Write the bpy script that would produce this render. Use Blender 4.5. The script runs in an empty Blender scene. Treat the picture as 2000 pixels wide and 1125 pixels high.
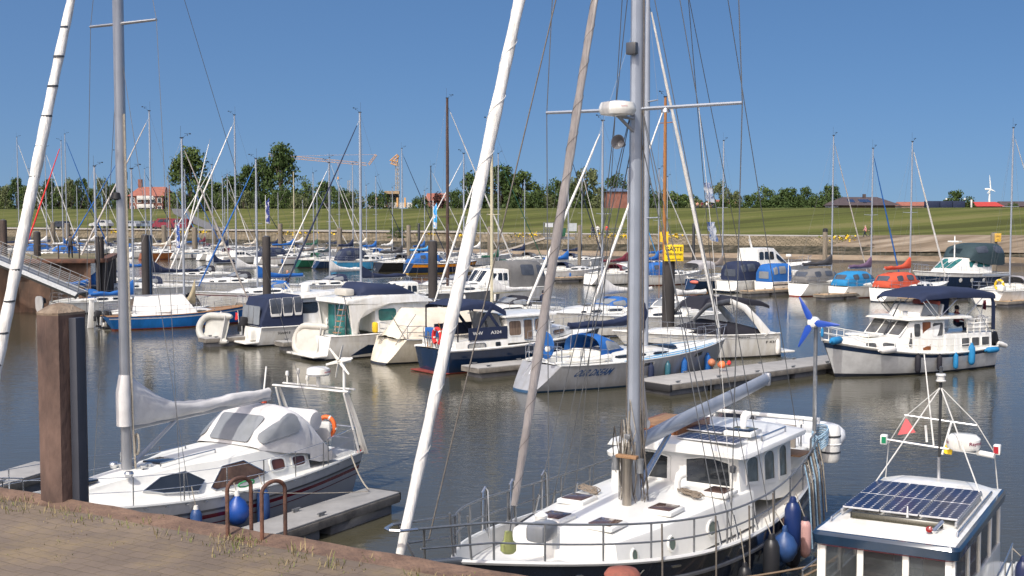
import bpy, bmesh, math, random
from mathutils import Vector as V, Matrix, noise
random.seed(11)
R = math.radians
S = bpy.context.scene
COL = S.collection
# ------------------------------------------------------------------ camera
HC, F, HOR = 7.0, 2400.0, 415.0
PITCH = math.atan((562.5 - HOR) / F)
cd = bpy.data.cameras.new('camera'); cam = bpy.data.objects.new('camera', cd); COL.objects.link(cam)
cd.sensor_width = 36; cd.lens = F / 2000 * 36; cd.clip_start = 0.1; cd.clip_end = 6000
cam.location = (0, 0, HC); cam.rotation_euler = (R(90) - PITCH, 0, 0)
S.camera = cam
# ------------------------------------------------------------------ sky, sun, exposure
TOSUN = V((-0.47, -0.88, 0)).normalized() * math.cos(R(53)) + V((0, 0, math.sin(R(53))))
w = bpy.data.worlds.new('World'); S.world = w; w.use_nodes = True
nt = w.node_tree; bg = nt.nodes['Background']
sky = nt.nodes.new('ShaderNodeTexSky'); sky.sky_type = 'NISHITA'; sky.sun_disc = False
sky.sun_elevation = R(53); sky.sun_rotation = math.atan2(TOSUN.x, TOSUN.y)
sky.air_density = 1.0; sky.dust_density = 5.0; sky.ozone_density = 2.2; sky.altitude = 0
wtc = nt.nodes.new('ShaderNodeTexCoord'); wmp = nt.nodes.new('ShaderNodeMapping'); wmp.inputs['Scale'].default_value = (1, 1, 1.65); wmp.inputs['Location'].default_value = (0, 0, 0.16)
wnm = nt.nodes.new('ShaderNodeVectorMath'); wnm.operation = 'NORMALIZE'; whs = nt.nodes.new('ShaderNodeHueSaturation'); whs.inputs['Saturation'].default_value = 1.30
nt.links.new(wtc.outputs['Generated'], wmp.inputs[0]); nt.links.new(wmp.outputs[0], wnm.inputs[0]); nt.links.new(wnm.outputs[0], sky.inputs[0]); nt.links.new(sky.outputs[0], whs.inputs['Color'])
nt.links.new(whs.outputs[0], bg.inputs[0]); bg.inputs[1].default_value = 0.15
sl = bpy.data.lights.new('sun', 'SUN'); sl.energy = 3.35; sl.angle = R(0.5); sl.color = (1, 0.95, 0.87)
sun = bpy.data.objects.new('sun', sl); COL.objects.link(sun)
sun.rotation_euler = (-TOSUN).to_track_quat('-Z', 'Y').to_euler(); sun.location = (-30, -60, 80)
S.view_settings.view_transform = 'Standard'; S.view_settings.look = 'None'
S.view_settings.exposure = 0.15; S.view_settings.gamma = 1.0

def ray(px, py):
    a = (px - 1000) / F; b = (562.5 - py) / F
    c, s = math.cos(PITCH), math.sin(PITCH)
    return V((a, c + b * s, -s + b * c))
def at(px, py, z=0.0):
    d = ray(px, py); t = (z - HC) / d.z
    return V((d.x * t, d.y * t, z))
def atY(px, py, Y):
    d = ray(px, py); t = Y / d.y
    return V((d.x * t, Y, HC + d.z * t))
def proj(P):
    c, s = math.cos(PITCH), math.sin(PITCH)
    z = P.z - HC; f = P.y * c - z * s; u = P.y * s + z * c
    return 1000 + F * P.x / f, 562.5 - F * u / f
# ------------------------------------------------------------------ materials
MT = {}
def mat(name, c, r=0.5, metal=0.0, var=0.12, sc=3.0, bump=0.0, bsc=40.0, coat=0.0, alpha=1.0, trans=0.0, c2=None, lo=0.35, hi=0.65, det=5, stretch=None):
    if name in MT: return MT[name]
    m = bpy.data.materials.new(name); m.use_nodes = True; n = m.node_tree.nodes; l = m.node_tree.links
    b = n['Principled BSDF']; b.inputs['Roughness'].default_value = r; b.inputs['Metallic'].default_value = metal
    b.inputs['Coat Weight'].default_value = coat; b.inputs['Alpha'].default_value = alpha
    b.inputs['Transmission Weight'].default_value = trans
    tc = n.new('ShaderNodeTexCoord'); src = tc.outputs['Object']
    if stretch:
        mp = n.new('ShaderNodeMapping'); mp.inputs['Scale'].default_value = stretch; l.new(src, mp.inputs[0]); src = mp.outputs[0]
    nz = n.new('ShaderNodeTexNoise'); nz.inputs['Scale'].default_value = sc; nz.inputs['Detail'].default_value = det
    nz.inputs['Roughness'].default_value = 0.65
    l.new(src, nz.inputs['Vector'])
    rp = n.new('ShaderNodeValToRGB'); l.new(nz.outputs[0], rp.inputs[0])
    rp.color_ramp.elements[0].position = lo; rp.color_ramp.elements[1].position = hi
    d = c2 if c2 else tuple(x * (1 - var) for x in c)
    e = c if c2 else tuple(min(1, x * (1 + var * 0.6)) for x in c)
    rp.color_ramp.elements[0].color = (*d, 1); rp.color_ramp.elements[1].color = (*e, 1)
    l.new(rp.outputs[0], b.inputs['Base Color'])
    if bump:
        n2 = n.new('ShaderNodeTexNoise'); n2.inputs['Scale'].default_value = bsc; n2.inputs['Detail'].default_value = 4
        l.new(src, n2.inputs['Vector'])
        bp = n.new('ShaderNodeBump'); bp.inputs['Strength'].default_value = bump; bp.inputs['Distance'].default_value = 0.03
        l.new(n2.outputs[0], bp.inputs['Height']); l.new(bp.outputs[0], b.inputs['Normal'])
    MT[name] = m
    return m
def fab(name, c, r=0.8): return mat('cloth_' + name, c, r, var=0.16, sc=1.6, bump=0.35, bsc=4)
def gel(name, c, r=0.22): return mat('gelcoat_' + name, c, r, sc=2.2, coat=0.3, c2=(c[0] * .86, c[1] * .84, c[2] * .79), lo=.40, hi=.60, stretch=(1.5, 1.5, .35), det=8)
WHITE = gel('white', (0.80, 0.80, 0.77)); CREAM = gel('cream', (0.70, 0.66, 0.56)); DECKW = mat('deck_white', (0.72, 0.72, 0.68), 0.55, var=0.1, sc=2)
DGREY = mat('deck_grey', (0.50, 0.51, 0.50), 0.6, var=0.1); NAVY = gel('navy', (0.009, 0.026, 0.068), 0.15); BLUEH = gel('blue', (0.012, 0.17, 0.52), 0.2)
SKYBLUE = gel('sky_blue', (0.06, 0.34, 0.62)); BLACK = gel('black', (0.015, 0.016, 0.018)); SILVER = gel('silver', (0.30, 0.31, 0.33), 0.3)
GREENH = gel('green', (0.01, 0.08, 0.05)); MAROON = gel('maroon', (0.14, 0.012, 0.025)); ORANGE = gel('orange', (0.85, 0.30, 0.02)); REDB = mat('antifoul_red', (0.20, 0.035, 0.025), 0.7, var=.3)
DARKB = mat('antifoul_dark', (0.02, 0.025, 0.04), 0.6, var=.3); GREYH = gel('grey', (0.20, 0.215, 0.24), 0.35); DKGREY = gel('dark_grey', (0.06, 0.065, 0.075), 0.35)
ALU = mat('aluminium', (0.43, 0.44, 0.46), 0.38, 0.55, var=0.1, sc=2); ALUM = mat('mast_grey', (0.34, 0.37, 0.42), 0.35, 0.25, var=0.08, sc=1.5); STEEL = mat('stainless', (0.55, 0.56, 0.58), 0.22, 0.9, var=0.1)
DSTEEL = mat('galvanised', (0.26, 0.27, 0.28), 0.45, 0.6, var=0.2, sc=8); WIRE = mat('wire', (0.16, 0.165, 0.17), 0.4, 0.5); PALEW = mat('pale_wire', (0.55, 0.55, 0.53), 0.5)
WOODM = mat('spruce_mast', (0.34, 0.15, 0.045), 0.35, var=.25, sc=4, stretch=(6, 6, .6)); BROWNM = mat('brown_mast', (0.075, 0.045, 0.035), 0.4, var=.25); CREAMM = mat('cream_mast', (0.50, 0.46, 0.33), 0.4)
WHITEM = mat('white_mast', (0.75, 0.75, 0.73), 0.4); DARKM = mat('dark_mast', (0.03, 0.032, 0.035), 0.4)
GLASS = mat('dark_glass', (0.018, 0.022, 0.028), 0.06, var=.3, sc=1.2, coat=0.5); GGLASS = mat('green_glass', (0.03, 0.15, 0.14), 0.06, var=.4, sc=1.5)
PLAST = mat('clear_plastic', (0.22, 0.235, 0.25), 0.10, var=.18, sc=1.2, bump=.12, bsc=3); PLASTD = mat('smoked_plastic', (0.07, 0.08, 0.10), 0.10, var=.3, sc=1.2, bump=.12, bsc=3)
RUBB = mat('rubber', (0.02, 0.02, 0.022), 0.6); TEAK = mat('teak', (0.30, 0.17, 0.085), 0.6, var=.3, sc=5, stretch=(1, 8, 8)); BRIGHT = mat('varnished_wood', (0.24, 0.085, 0.025), 0.3, var=.3, sc=4)
HYPA = mat('inflatable_grey', (0.43, 0.43, 0.40), 0.55, var=.1, sc=3); HYPW = mat('inflatable_cream', (0.50, 0.48, 0.43), 0.55, var=.1, sc=3)
ROPE = mat('rope', (0.34, 0.31, 0.26), 0.9, var=.3, sc=20); ROPED = mat('dark_rope', (0.13, 0.115, 0.10), 0.9, var=.3, sc=20); ROPEB = mat('blue_rope', (0.25, 0.38, 0.5), 0.9, var=.3, sc=20)
F_NAVY = fab('navy', (0.010, 0.019, 0.055)); F_BLUE = fab('blue', (0.010, 0.105, 0.36)); F_TEAL = fab('teal_blue', (0.012, 0.19, 0.42)); F_GREY = fab('grey', (0.34, 0.33, 0.34)); F_DGREY = fab('dark_grey', (0.05, 0.05, 0.055))
F_MGREY = fab('mid_grey', (0.15, 0.148, 0.145)); F_RED = fab('red', (0.50, 0.075, 0.035)); F_WHITE = fab('white', (0.70, 0.69, 0.66)); F_CREAM = fab('cream', (0.62, 0.56, 0.46)); F_BEIGE = fab('beige', (0.33, 0.28, 0.18))
F_GREEN = fab('green', (0.015, 0.10, 0.06)); F_DGREEN = fab('slate_green', (0.022, 0.045, 0.055)); F_MAR = fab('maroon', (0.13, 0.015, 0.03)); F_PURP = fab('purple', (0.13, 0.08, 0.14)); F_BROWN = fab('taupe', (0.19, 0.165, 0.15)); F_BLACK = fab('black', (0.012, 0.012, 0.02))
F_CORAL = fab('coral', (0.62, 0.16, 0.12)); F_LILAC = fab('lilac', (0.33, 0.34, 0.5)); F_LBLUE = fab('light_blue', (0.06, 0.30, 0.60)); F_YEL = fab('yellow', (0.75, 0.50, 0.02)); F_HRED = fab('bright_red', (0.65, 0.03, 0.03)); F_SAIL = mat('cloth_sail_white', (0.74, 0.73, 0.70), .8, c2=(.56, .55, .52), sc=1.1, lo=.38, hi=.60, stretch=(5, 5, 1.2), bump=.6, bsc=5, det=7); F_SAILG = mat('cloth_sail_grey', (0.50, 0.465, 0.43), .85, c2=(.36, .33, .305), sc=1.1, lo=.36, hi=.62, stretch=(5, 5, 1.2), bump=.6, bsc=5, det=7)
# ------------------------------------------------------------------ mesh builder
class MB:
    def __init__(s): s.v = []; s.f = []; s.m = []
    def add(s, vs, fs, mi=0):
        o = len(s.v); s.v += [V(v) for v in vs]
        for f in fs: s.f.append([i + o for i in f]); s.m.append(mi)
        return s
    def grid(s, P, cu=False, cv=False, mi=0, cap=(False, False)):
        n, k = len(P), len(P[0]); vs = [p for r in P for p in r]; fs = []
        for i in range(n if cu else n - 1):
            for j in range(k if cv else k - 1):
                a, b = i, (i + 1) % n; c, d = j, (j + 1) % k
                fs.append([a * k + c, a * k + d, b * k + d, b * k + c])
        if cap[0]: fs.append(list(range(k)))
        if cap[1]: fs.append([(n - 1) * k + j for j in range(k)][::-1])
        return s.add(vs, fs, mi)
    def hexa(s, b, t, bev=0.0, seg=2, mi=0):
        bm = bmesh.new(); q = [bm.verts.new(V(p)) for p in list(b) + list(t)]
        for f in ((3, 2, 1, 0), (4, 5, 6, 7), (0, 1, 5, 4), (1, 2, 6, 5), (2, 3, 7, 6), (3, 0, 4, 7)): bm.faces.new([q[i] for i in f])
        if bev: bmesh.ops.bevel(bm, geom=list(bm.edges), offset=bev, segments=seg, affect='EDGES', profile=0.5)
        bm.verts.index_update(); s.add([v.co.copy() for v in bm.verts], [[v.index for v in f.verts] for f in bm.faces], mi); bm.free()
        return s
    def box(s, c, sz, M=None, bev=0.0, mi=0):
        x, y, z = sz[0] / 2, sz[1] / 2, sz[2] / 2; c = V(c)
        P = [V(p) for p in ((-x, -y, -z), (x, -y, -z), (x, y, -z), (-x, y, -z), (-x, -y, z), (x, -y, z), (x, y, z), (-x, y, z))]
        if M is not None: P = [M @ p for p in P]
        P = [p + c for p in P]
        return s.hexa(P[:4], P[4:], bev, 2, mi)
    def tube(s, path, r, n=6, mi=0, cap=True, flat=None):
        path = [V(p) for p in path]; m = len(path); rs = r if isinstance(r, (list, tuple)) else [r] * m
        rows = []; up = None
        for i, p in enumerate(path):
            a = path[max(i - 1, 0)]; b = path[min(i + 1, m - 1)]
            t = (b - a); t = t.normalized() if t.length > 1e-9 else V((0, 0, 1))
            if up is None: up = V((0, 0, 1)) if abs(t.z) < 0.9 else V((1, 0, 0))
            x = t.cross(up); x = x.normalized() if x.length > 1e-6 else t.orthogonal().normalized()
            y = x.cross(t).normalized(); up = y
            fx, fy = flat if flat else (1, 1)
            rows.append([p + (x * math.cos(6.28319 * k / n) * fx + y * math.sin(6.28319 * k / n) * fy) * rs[i] for k in range(n)])
        return s.grid(rows, cv=True, mi=mi, cap=(cap, cap))
    def lathe(s, prof, c=(0, 0, 0), n=12, M=None, mi=0):
        c = V(c); rows = []
        for r_, z in prof:
            row = [V((r_ * math.cos(6.28319 * k / n), r_ * math.sin(6.28319 * k / n), z)) for k in range(n)]
            if M is not None: row = [M @ p for p in row]
            rows.append([p + c for p in row])
        return s.grid(rows, cv=True, mi=mi, cap=(prof[0][0] > 1e-4, prof[-1][0] > 1e-4))
    def panel(s, f, out, off=0.008, th=0.025, rings=2, mi=0):
        cu = sum(p[0] for p in out) / len(out); cv = sum(p[1] for p in out) / len(out); n = len(out)
        vs = []; fs = []
        P, N = f(cu, cv); vs.append(P + N * off)
        for k in range(1, rings + 1):
            q = k / rings
            for u, v in out:
                P, N = f(cu + (u - cu) * q, cv + (v - cv) * q); vs.append(P + N * off)
        for u, v in out:
            P, N = f(u, v); vs.append(P + N * (off - th))
        for j in range(n): fs.append([0, 1 + j, 1 + (j + 1) % n])
        for k in range(rings):
            for j in range(n):
                a = 1 + k * n + j; b = 1 + k * n + (j + 1) % n
                fs.append([a, a + n, b + n, b])
        return s.add(vs, fs, mi)
    def build(s, name, mats, parent=None, ang=40, flip=False):
        me = bpy.data.meshes.new(name); me.from_pydata([tuple(v) for v in s.v], [], s.f)
        for m in (mats if isinstance(mats, (list, tuple)) else [mats]): me.materials.append(m)
        me.polygons.foreach_set('material_index', s.m)
        bm = bmesh.new(); bm.from_mesh(me); bmesh.ops.remove_doubles(bm, verts=bm.verts, dist=1e-5); bmesh.ops.recalc_face_normals(bm, faces=bm.faces)
        bm.to_mesh(me); bm.free()
        me.polygons.foreach_set('use_smooth', [True] * len(me.polygons)); me.set_sharp_from_angle(angle=R(ang))
        o = bpy.data.objects.new(name, me); COL.objects.link(o)
        if parent is not None: o.parent = parent
        return o
def tag(o, label=None, cat=None, group=None, kind=None):
    if label: o['label'] = label
    if cat: o['category'] = cat
    if group: o['group'] = group
    if kind: o['kind'] = kind
    return o
def thing(name, label, cat, loc=(0, 0, 0), rz=0.0, group=None):
    o = bpy.data.objects.new(name, None); COL.objects.link(o); o.location = loc; o.rotation_euler = (0, 0, rz); o.empty_display_size = 0.3
    return tag(o, label, cat, group)
def W(root, p):
    return V(root.location) + Matrix.Rotation(root.rotation_euler.z, 3, 'Z') @ V(p)
def rrect(u0, u1, v0, v1, ru=0.0, rv=0.0, n=3):
    ru = ru or 1e-3 * (u1 - u0); rv = rv or 1e-3 * (v1 - v0); o = []
    for cx, cy, a in ((u1 - ru, v1 - rv, 0), (u0 + ru, v1 - rv, 90), (u0 + ru, v0 + rv, 180), (u1 - ru, v0 + rv, 270)):
        for k in range(n + 1):
            t = R(a + 90 * k / n); o.append((cx + ru * math.cos(t), cy + rv * math.sin(t)))
    return o
def gridf(P, ref):
    n, k = len(P) - 1, len(P[0]) - 1; ref = V(ref); PP = [[V(p) for p in r] for r in P]
    def ev(u, v):
        x = min(max(u, 0), 1) * n; y = min(max(v, 0), 1) * k; i = min(int(x), n - 1); j = min(int(y), k - 1); a, b = x - i, y - j
        return (PP[i][j] * (1 - a) + PP[i + 1][j] * a) * (1 - b) + (PP[i][j + 1] * (1 - a) + PP[i + 1][j + 1] * a) * b
    def f(u, v):
        p = ev(u, v); e = 0.02
        du = ev(u + e, v) - ev(u - e, v); dv = ev(u, v + e) - ev(u, v - e); N = du.cross(dv)
        N = N.normalized() if N.length > 1e-9 else V((0, 0, 1))
        if N.dot(p - ref) < 0: N = -N
        return p, N
    return f
def quadf(a, b, c, d, ref): return gridf([[a, d], [b, c]], ref)
def window(root, f, o, m=None, frame=None, fw=0.12, off=0.01, name='window'):
    if name in ('hood_window', 'tent_window', 'canopy_window'): off += .018
    wd = MB().panel(f, o, off, 0.03, 5).build(name, m or GLASS, root)
    if frame is not None:
        cu = sum(p[0] for p in o) / len(o); cv = sum(p[1] for p in o) / len(o)
        du = max(p[0] for p in o) - cu; dv = max(p[1] for p in o) - cv
        o2 = [(cu + (u - cu) * (1 + fw * min(1, dv / du if du else 1)), cv + (v - cv) * (1 + fw)) for u, v in o]
        mb = MB(); n = len(o); A = [f(u, v) for u, v in o]; B = [f(u, v) for u, v in o2]
        rows = [[p + q * (off + 0.012) for p, q in A], [p + q * (off + 0.012) for p, q in B], [p - q * 0.01 for p, q in B]]
        mb.grid(rows, cv=True).build('frame', frame, wd)
    return wd
def text_verts(s, bold=.018):
    c = bpy.data.curves.new('t', 'FONT'); c.body = s; c.resolution_u = 2; c.offset = bold
    o = bpy.data.objects.new('t', c); COL.objects.link(o)
    bpy.context.view_layer.update()
    dg = bpy.context.evaluated_depsgraph_get(); me = bpy.data.meshes.new_from_object(o.evaluated_get(dg))
    vs = [v.co.copy() for v in me.vertices]; fs = [list(p.vertices) for p in me.polygons]
    bpy.data.objects.remove(o); bpy.data.curves.remove(c); bpy.data.meshes.remove(me)
    x0 = min(v.x for v in vs); x1 = max(v.x for v in vs); y0 = min(v.y for v in vs); y1 = max(v.y for v in vs)
    return [((v.x - x0) / (x1 - x0), (v.y - y0) / (y1 - y0)) for v in vs], fs
def lettering(root, s, f, u0, u1, v0, v1, m, off=0.012, slant=0.0):
    vs, fs = text_verts(s); P = []
    for x, y in vs:
        p, N = f(u0 + (u1 - u0) * (x + slant * y), v0 + (v1 - v0) * y); P.append(p + N * off)
    return MB().add(P, fs).build('lettering', m, root)
# ------------------------------------------------------------------ boat parts
class Hull:
    pass
def hull(root, L, B, fs, fb, mats, tw=.75, tm=.42, pw=2.2, tr=.35, rake=.8, dip=.08, stripe=(.82, .90), boot=.09, bul=0.0, wl=.86, bowa=.34, ck=None, deckm=None, N=18, camber=.05, rail=None, rr=.03, sp=1.7, champ=0.0):
    H = Hull(); H.L = L; H.B = B
    def wd(t): return B / 2 * (tw + (1 - tw) * math.sin(math.pi / 2 * min(1, t / tm)) if t < tm else 1 - ((t - tm) / (1 - tm)) ** pw * .985)
    def sh(t): return fs + (fb - fs) * t ** sp - dip * math.sin(math.pi * t)
    def pt(t, h, sd):
        s = sh(t); hh = max(h, 0); a = (wl + (bowa - wl) * t ** 3.2) * (1 - champ * max(0, 1 - t / .4) ** 1.6)
        y = wd(t) * (a + (1 - a) * hh ** .75)
        if h < 0: y *= (1 + h)
        z = h * s if h >= 0 else h * .55
        return V((t * L + tr * hh * (1 - t) ** 6 - rake * (1 - max(h, -.7)) * t ** 5, sd * y, z))
    H.w, H.sheer, H.pt = wd, sh, pt
    ts = [i / N for i in range(N + 1)]; ts = [t + .06 * math.sin(2 * math.pi * t) / 6.28 * 0 for t in ts]
    mid = sh(.5); hb = boot / mid
    hs = sorted([h for h in (-1, -.45, 0, hb, .3, .48, .66, .96, 1) if h <= hb or h == 1 or h < stripe[0] - .01 or h > stripe[1] + .01] + [stripe[0], stripe[1]])
    mb = MB(); rows = {}
    for sd in (1, -1): rows[sd] = [[pt(t, h, sd) for h in hs] for t in ts]
    for sd in (1, -1):
        for j in range(len(hs) - 1):
            mi = 1 if hs[j + 1] <= hb + 1e-6 else (2 if abs(hs[j] - stripe[0]) < 1e-9 else 0)
            mb.grid([[r[j], r[j + 1]] for r in rows[sd]], mi=mi)
    bul_ = .05 * B * tw
    tg = [[rows[1][0][j].lerp(rows[-1][0][j], q) - V((bul_ * (1 - (2 * q - 1) ** 2), 0, 0)) for q in (0, .12, .3, .5, .7, .88, 1)] for j in range(1, len(hs))]
    for j in range(len(hs) - 2): mb.grid(tg[j:j + 2], mi=1 if hs[j + 2] <= hb + 1e-6 else 0)
    H.obj = mb.build('hull', list(mats), root, 50)
    H.side = {sd: gridf([[pt(t, .05 + .95 * k / 8, sd) for k in range(9)] for t in ts], (L * .5, 0, 0)) for sd in (1, -1)}
    H.transom = quadf(pt(0, .15, 1), pt(0, .15, -1), pt(0, 1, -1), pt(0, 1, 1), (L / 2, 0, .3))
    # deck
    st = list(ts)
    if ck:
        st = sorted(set([t for t in ts if abs(t - ck[0]) > .01 and abs(t - ck[1]) > .01] + [ck[0], ck[0] + .004, ck[1], ck[1] - .004]))
    P = []
    for t in st:
        hh = (sh(t) - bul) / sh(t) if bul else 1; e = pt(t, hh, 1); zz = e.z - .01; y = max(e.y - .012, .004); row = []
        for fr in (-1, -.72, -.70, -.35, 0, .35, .70, .72, 1):
            if ck:
                k = ck[2]; fr = {-.72: -k - .02, -.70: -k, -.35: -k * .5, .35: k * .5, .70: k, .72: k + .02}.get(fr, fr)
            z = zz + camber * (1 - fr * fr)
            if ck and ck[0] + .002 < t < ck[1] - .002 and abs(fr) <= ck[2] + .001: z = zz - ck[3]
            row.append((e.x, y * fr, z))
        P.append(row)
    H.deckz = lambda t: sh(t) - bul
    MB().grid(P).build('deck', deckm or DECKW, root, 50)
    if rail is not None:
        pa = [pt(t, 1, 1) + V((0, .005, .012)) for t in ts] + [pt(t, 1, -1) + V((0, -.005, .012)) for t in reversed(ts)]
        MB().tube(pa, rr, 6).build('toe_rail', rail, root)
    return H
def cabin(root, st, m, name='cabin', caps=True, r=.07, cam=.05):
    P = []
    for x, wb, wt, zb, zt in st:
        q = min(r, (zt - zb) * .5, wt * .5); row = [(x, -wb, zb)]
        half = [(-wt, zt - q), (-wt + q * .3, zt - q * .3), (-wt + q, zt), (-wt * .5, zt + cam * .7), (0, zt + cam)]
        row += [(x, y, z) for y, z in half] + [(x, -y, z) for y, z in reversed(half[:-1])] + [(x, wb, zb)]
        P.append(row)
    o = MB().grid(P, cap=(caps, caps)).build(name, m, root, 38)
    n = len(st); cx = sum(s[0] for s in st) / n; cz = sum(s[3] for s in st) / n
    o_side = {}
    for sd in (1, -1):
        o_side[sd] = gridf([[(x, sd * wb, zb), (x, sd * wt, zt - min(r, (zt - zb) * .5))] for x, wb, wt, zb, zt in st], (cx, 0, cz))
    a, b = st[0], st[-1]
    back = quadf((a[0], a[1], a[3]), (a[0], -a[1], a[3]), (a[0], -a[2], a[4]), (a[0], a[2], a[4]), (cx, 0, cz))
    front = quadf((b[0], -b[1], b[3]), (b[0], b[1], b[3]), (b[0], b[2], b[4]), (b[0], -b[2], b[4]), (cx, 0, cz))
    return o, o_side, front, back
def canopy(root, name, st, m, k=3.2, caps=(False, False), n=16, wr=.012):
    P = []; e = 2.0 / k
    for i, (x, wd, zb, zt) in enumerate(st):
        row = []
        for j in range(n + 1):
            a = math.pi * j / n; c, s = math.cos(a), math.sin(a)
            y = wd * math.copysign(abs(c) ** e, c); z = zb + (zt - zb) * abs(s) ** e
            y += random.uniform(-wr, wr); z += random.uniform(-wr, wr)
            row.append((x, y, z))
        P.append(row)
    o = MB().grid(P, cap=caps).build(name, m, root, 55)
    xs = [s[0] for s in st]
    return o, gridf(P, (sum(xs) / len(xs), 0, min(s[2] for s in st)))
def sail_cover(root, xm, xe, zb, m, h0=.55, name='sail_cover', r1=.13, zup=0.0, mast_rise=None):
    P = []; n = 26; kk = 18; sd0 = xm * 3.1 + len(name)
    for i in range(n + 1):
        q = i / n; x = xm + (xe - xm) * q
        hz = r1 + (h0 - r1) * max(0, 1 - q / .5) ** 2.0 + .012 * math.sin(q * 19); ry = (.11 + .04 * math.sin(q * math.pi)) * (1 if q < .94 else .8)
        zc = zb + zup * q + hz * .92; row = []
        for j in range(kk):
            a = 6.28319 * j / kk; s_ = math.sin(a)
            f = noise.noise(V((x * 1.3 - s_ * 1.6 * (1 - q), sd0, a * .6))) + .6 * noise.noise(V((x * 5, sd0 + 7, s_ * 3)))
            row.append((x, ry * math.cos(a) * (1 + .30 * f), zc + hz * s_ + .045 * f))
        P.append(row)
    return MB().grid(P, cv=True, cap=(True, True)).build(name, m, root, 60)
def furled(root, a, b, r, m, name='furled_jib', turns=14, sag=.0, ts=(0.03, .96), wrap=None):
    a, b = V(a), V(b); n = 60; pa = []; rs = []
    for i in range(n + 1):
        q = ts[0] + (ts[1] - ts[0]) * i / n; p = a.lerp(b, q)
        p += V((math.cos(q * turns), math.sin(q * turns * 1.3), 0)) * r * .10
        pa.append(p); rs.append(r * (.48 + .60 * math.sin(math.pi * (.02 + .96 * i / n) ** .55)) * (1 + .06 * math.sin(i * 1.9) + .04 * math.sin(i * .7)))
    o = MB().tube(pa, rs, 14).build(name, m, root, 80)
    MB().tube([a, b], min(.012, r * .4), 4).build('forestay', WIRE, root)
    if wrap is not None:
        mb = MB(); pp = []
        for i in range(240):
            q = .04 + .9 * i / 239; ax = a.lerp(b, q); t = i * .52
            k = min(int((q - ts[0]) / (ts[1] - ts[0]) * n), n); rr_ = rs[k] * 1.06
            d = (b - a).normalized(); x = d.cross(V((0, 1, 0))).normalized(); y = d.cross(x)
            pp.append(ax + (x * math.cos(t) + y * math.sin(t)) * rr_ + V((math.cos(q * turns), math.sin(q * turns * 1.3), 0)) * r * .10)
        mb.tube(pp, r * .055, 4).build('furling_line', wrap, root)
    return o
def masthead(root, x, z, k=1.0):
    mb = MB(); mb.box((x, 0, z + .03), (.22 * k, .1, .06)); mb.tube([(x - .06, 0, z), (x - .06, 0, z + .75 * k)], .008, 4)
    mb.tube([(x + .05, 0, z + .05), (x + .42 * k, .1, z + .26 * k)], .008, 4); mb.tube([(x + .42 * k, .1, z + .26 * k), (x + .42 * k, .1, z + .16 * k)], .02, 5); mb.tube([(x + .2 * k, .05, z + .3 * k), (x + .6 * k, .15, z + .3 * k)], .01, 4)
    mb.box((x + .6 * k, .15, z + .3 * k), (.12, .01, .07))
    mb.build('masthead_gear', DARKM, root)
def rig(root, H, xm, zd, zt, r=.06, mm=None, boom=None, bz=None, cover=None, jib=None, jr=.05, bow=None, spr=(.5,), sw=.75, backstay=True, wr=.006, inner=True, boomm=None, rake=.0, h0=.5, sm=None):
    mm = mm or ALUM; L = H.L; n = 7
    top = V((xm - rake, 0, zt)); base = V((xm, 0, zd))
    MB().tube([base.lerp(top, i / n) for i in range(n + 1)], [r * (1 if i < n - 2 else 1 - .13 * (i - n + 2)) for i in range(n + 1)], 10, flat=(1, 1.25)).build('mast', mm, root)
    masthead(root, top.x, zt)
    t = min(1, max(0, xm / L)); yb = H.w(t) * .93; zs = H.deckz(t)
    tips = []
    for q in spr:
        p = base.lerp(top, q)
        for sd in (1, -1):
            tip = p + V((-.12, sd * sw * (1.15 - q * .5), .03)); tips.append((q, sd, tip))
            MB().tube([p, tip], [max(.03, r * .42), max(.018, r * .36)], 6, flat=(1, .75)).build('spreader', sm or mm, root)
    for sd in (1, -1):
        pa = [V((xm - .1, sd * yb, zs))] + [tp for q, s_, tp in tips if s_ == sd] + [base.lerp(top, .97)]
        MB().tube(pa, wr, 4, cap=False).build('shroud', WIRE, root)
        if inner: MB().tube([V((xm - .35, sd * yb, zs)), base.lerp(top, spr[0] * .97)], wr, 4, cap=False).build('shroud', WIRE, root)
    bw = bow or V((L - .25, 0, H.sheer(.98) + .1))
    hd = base.lerp(top, .965)
    if jib is not None: furled(root, bw, hd, jr, jib)
    else: MB().tube([bw, hd], wr, 4).build('forestay', WIRE, root)
    if backstay: MB().tube([top + V((0, 0, -.05)), (.15, 0, H.sheer(0) + .3)], wr, 4).build('backstay', WIRE, root)
    if boom:
        bz = bz or zd + .9; xe = xm - boom
        MB().tube([(xm - .05, 0, bz), (xe, 0, bz + .06)], [.065, .055], 8, flat=(.8, 1.2)).build('boom', boomm or mm, root)
        if cover is not None: sail_cover(root, xm - .02, xe + .15, bz + .03, cover, h0)
        MB().tube([(xe + .3, 0, bz), (max(xe + .2, .3), 0, H.sheer(.1) + .1)], wr * 1.6, 4).build('mainsheet', ROPE, root)
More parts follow.
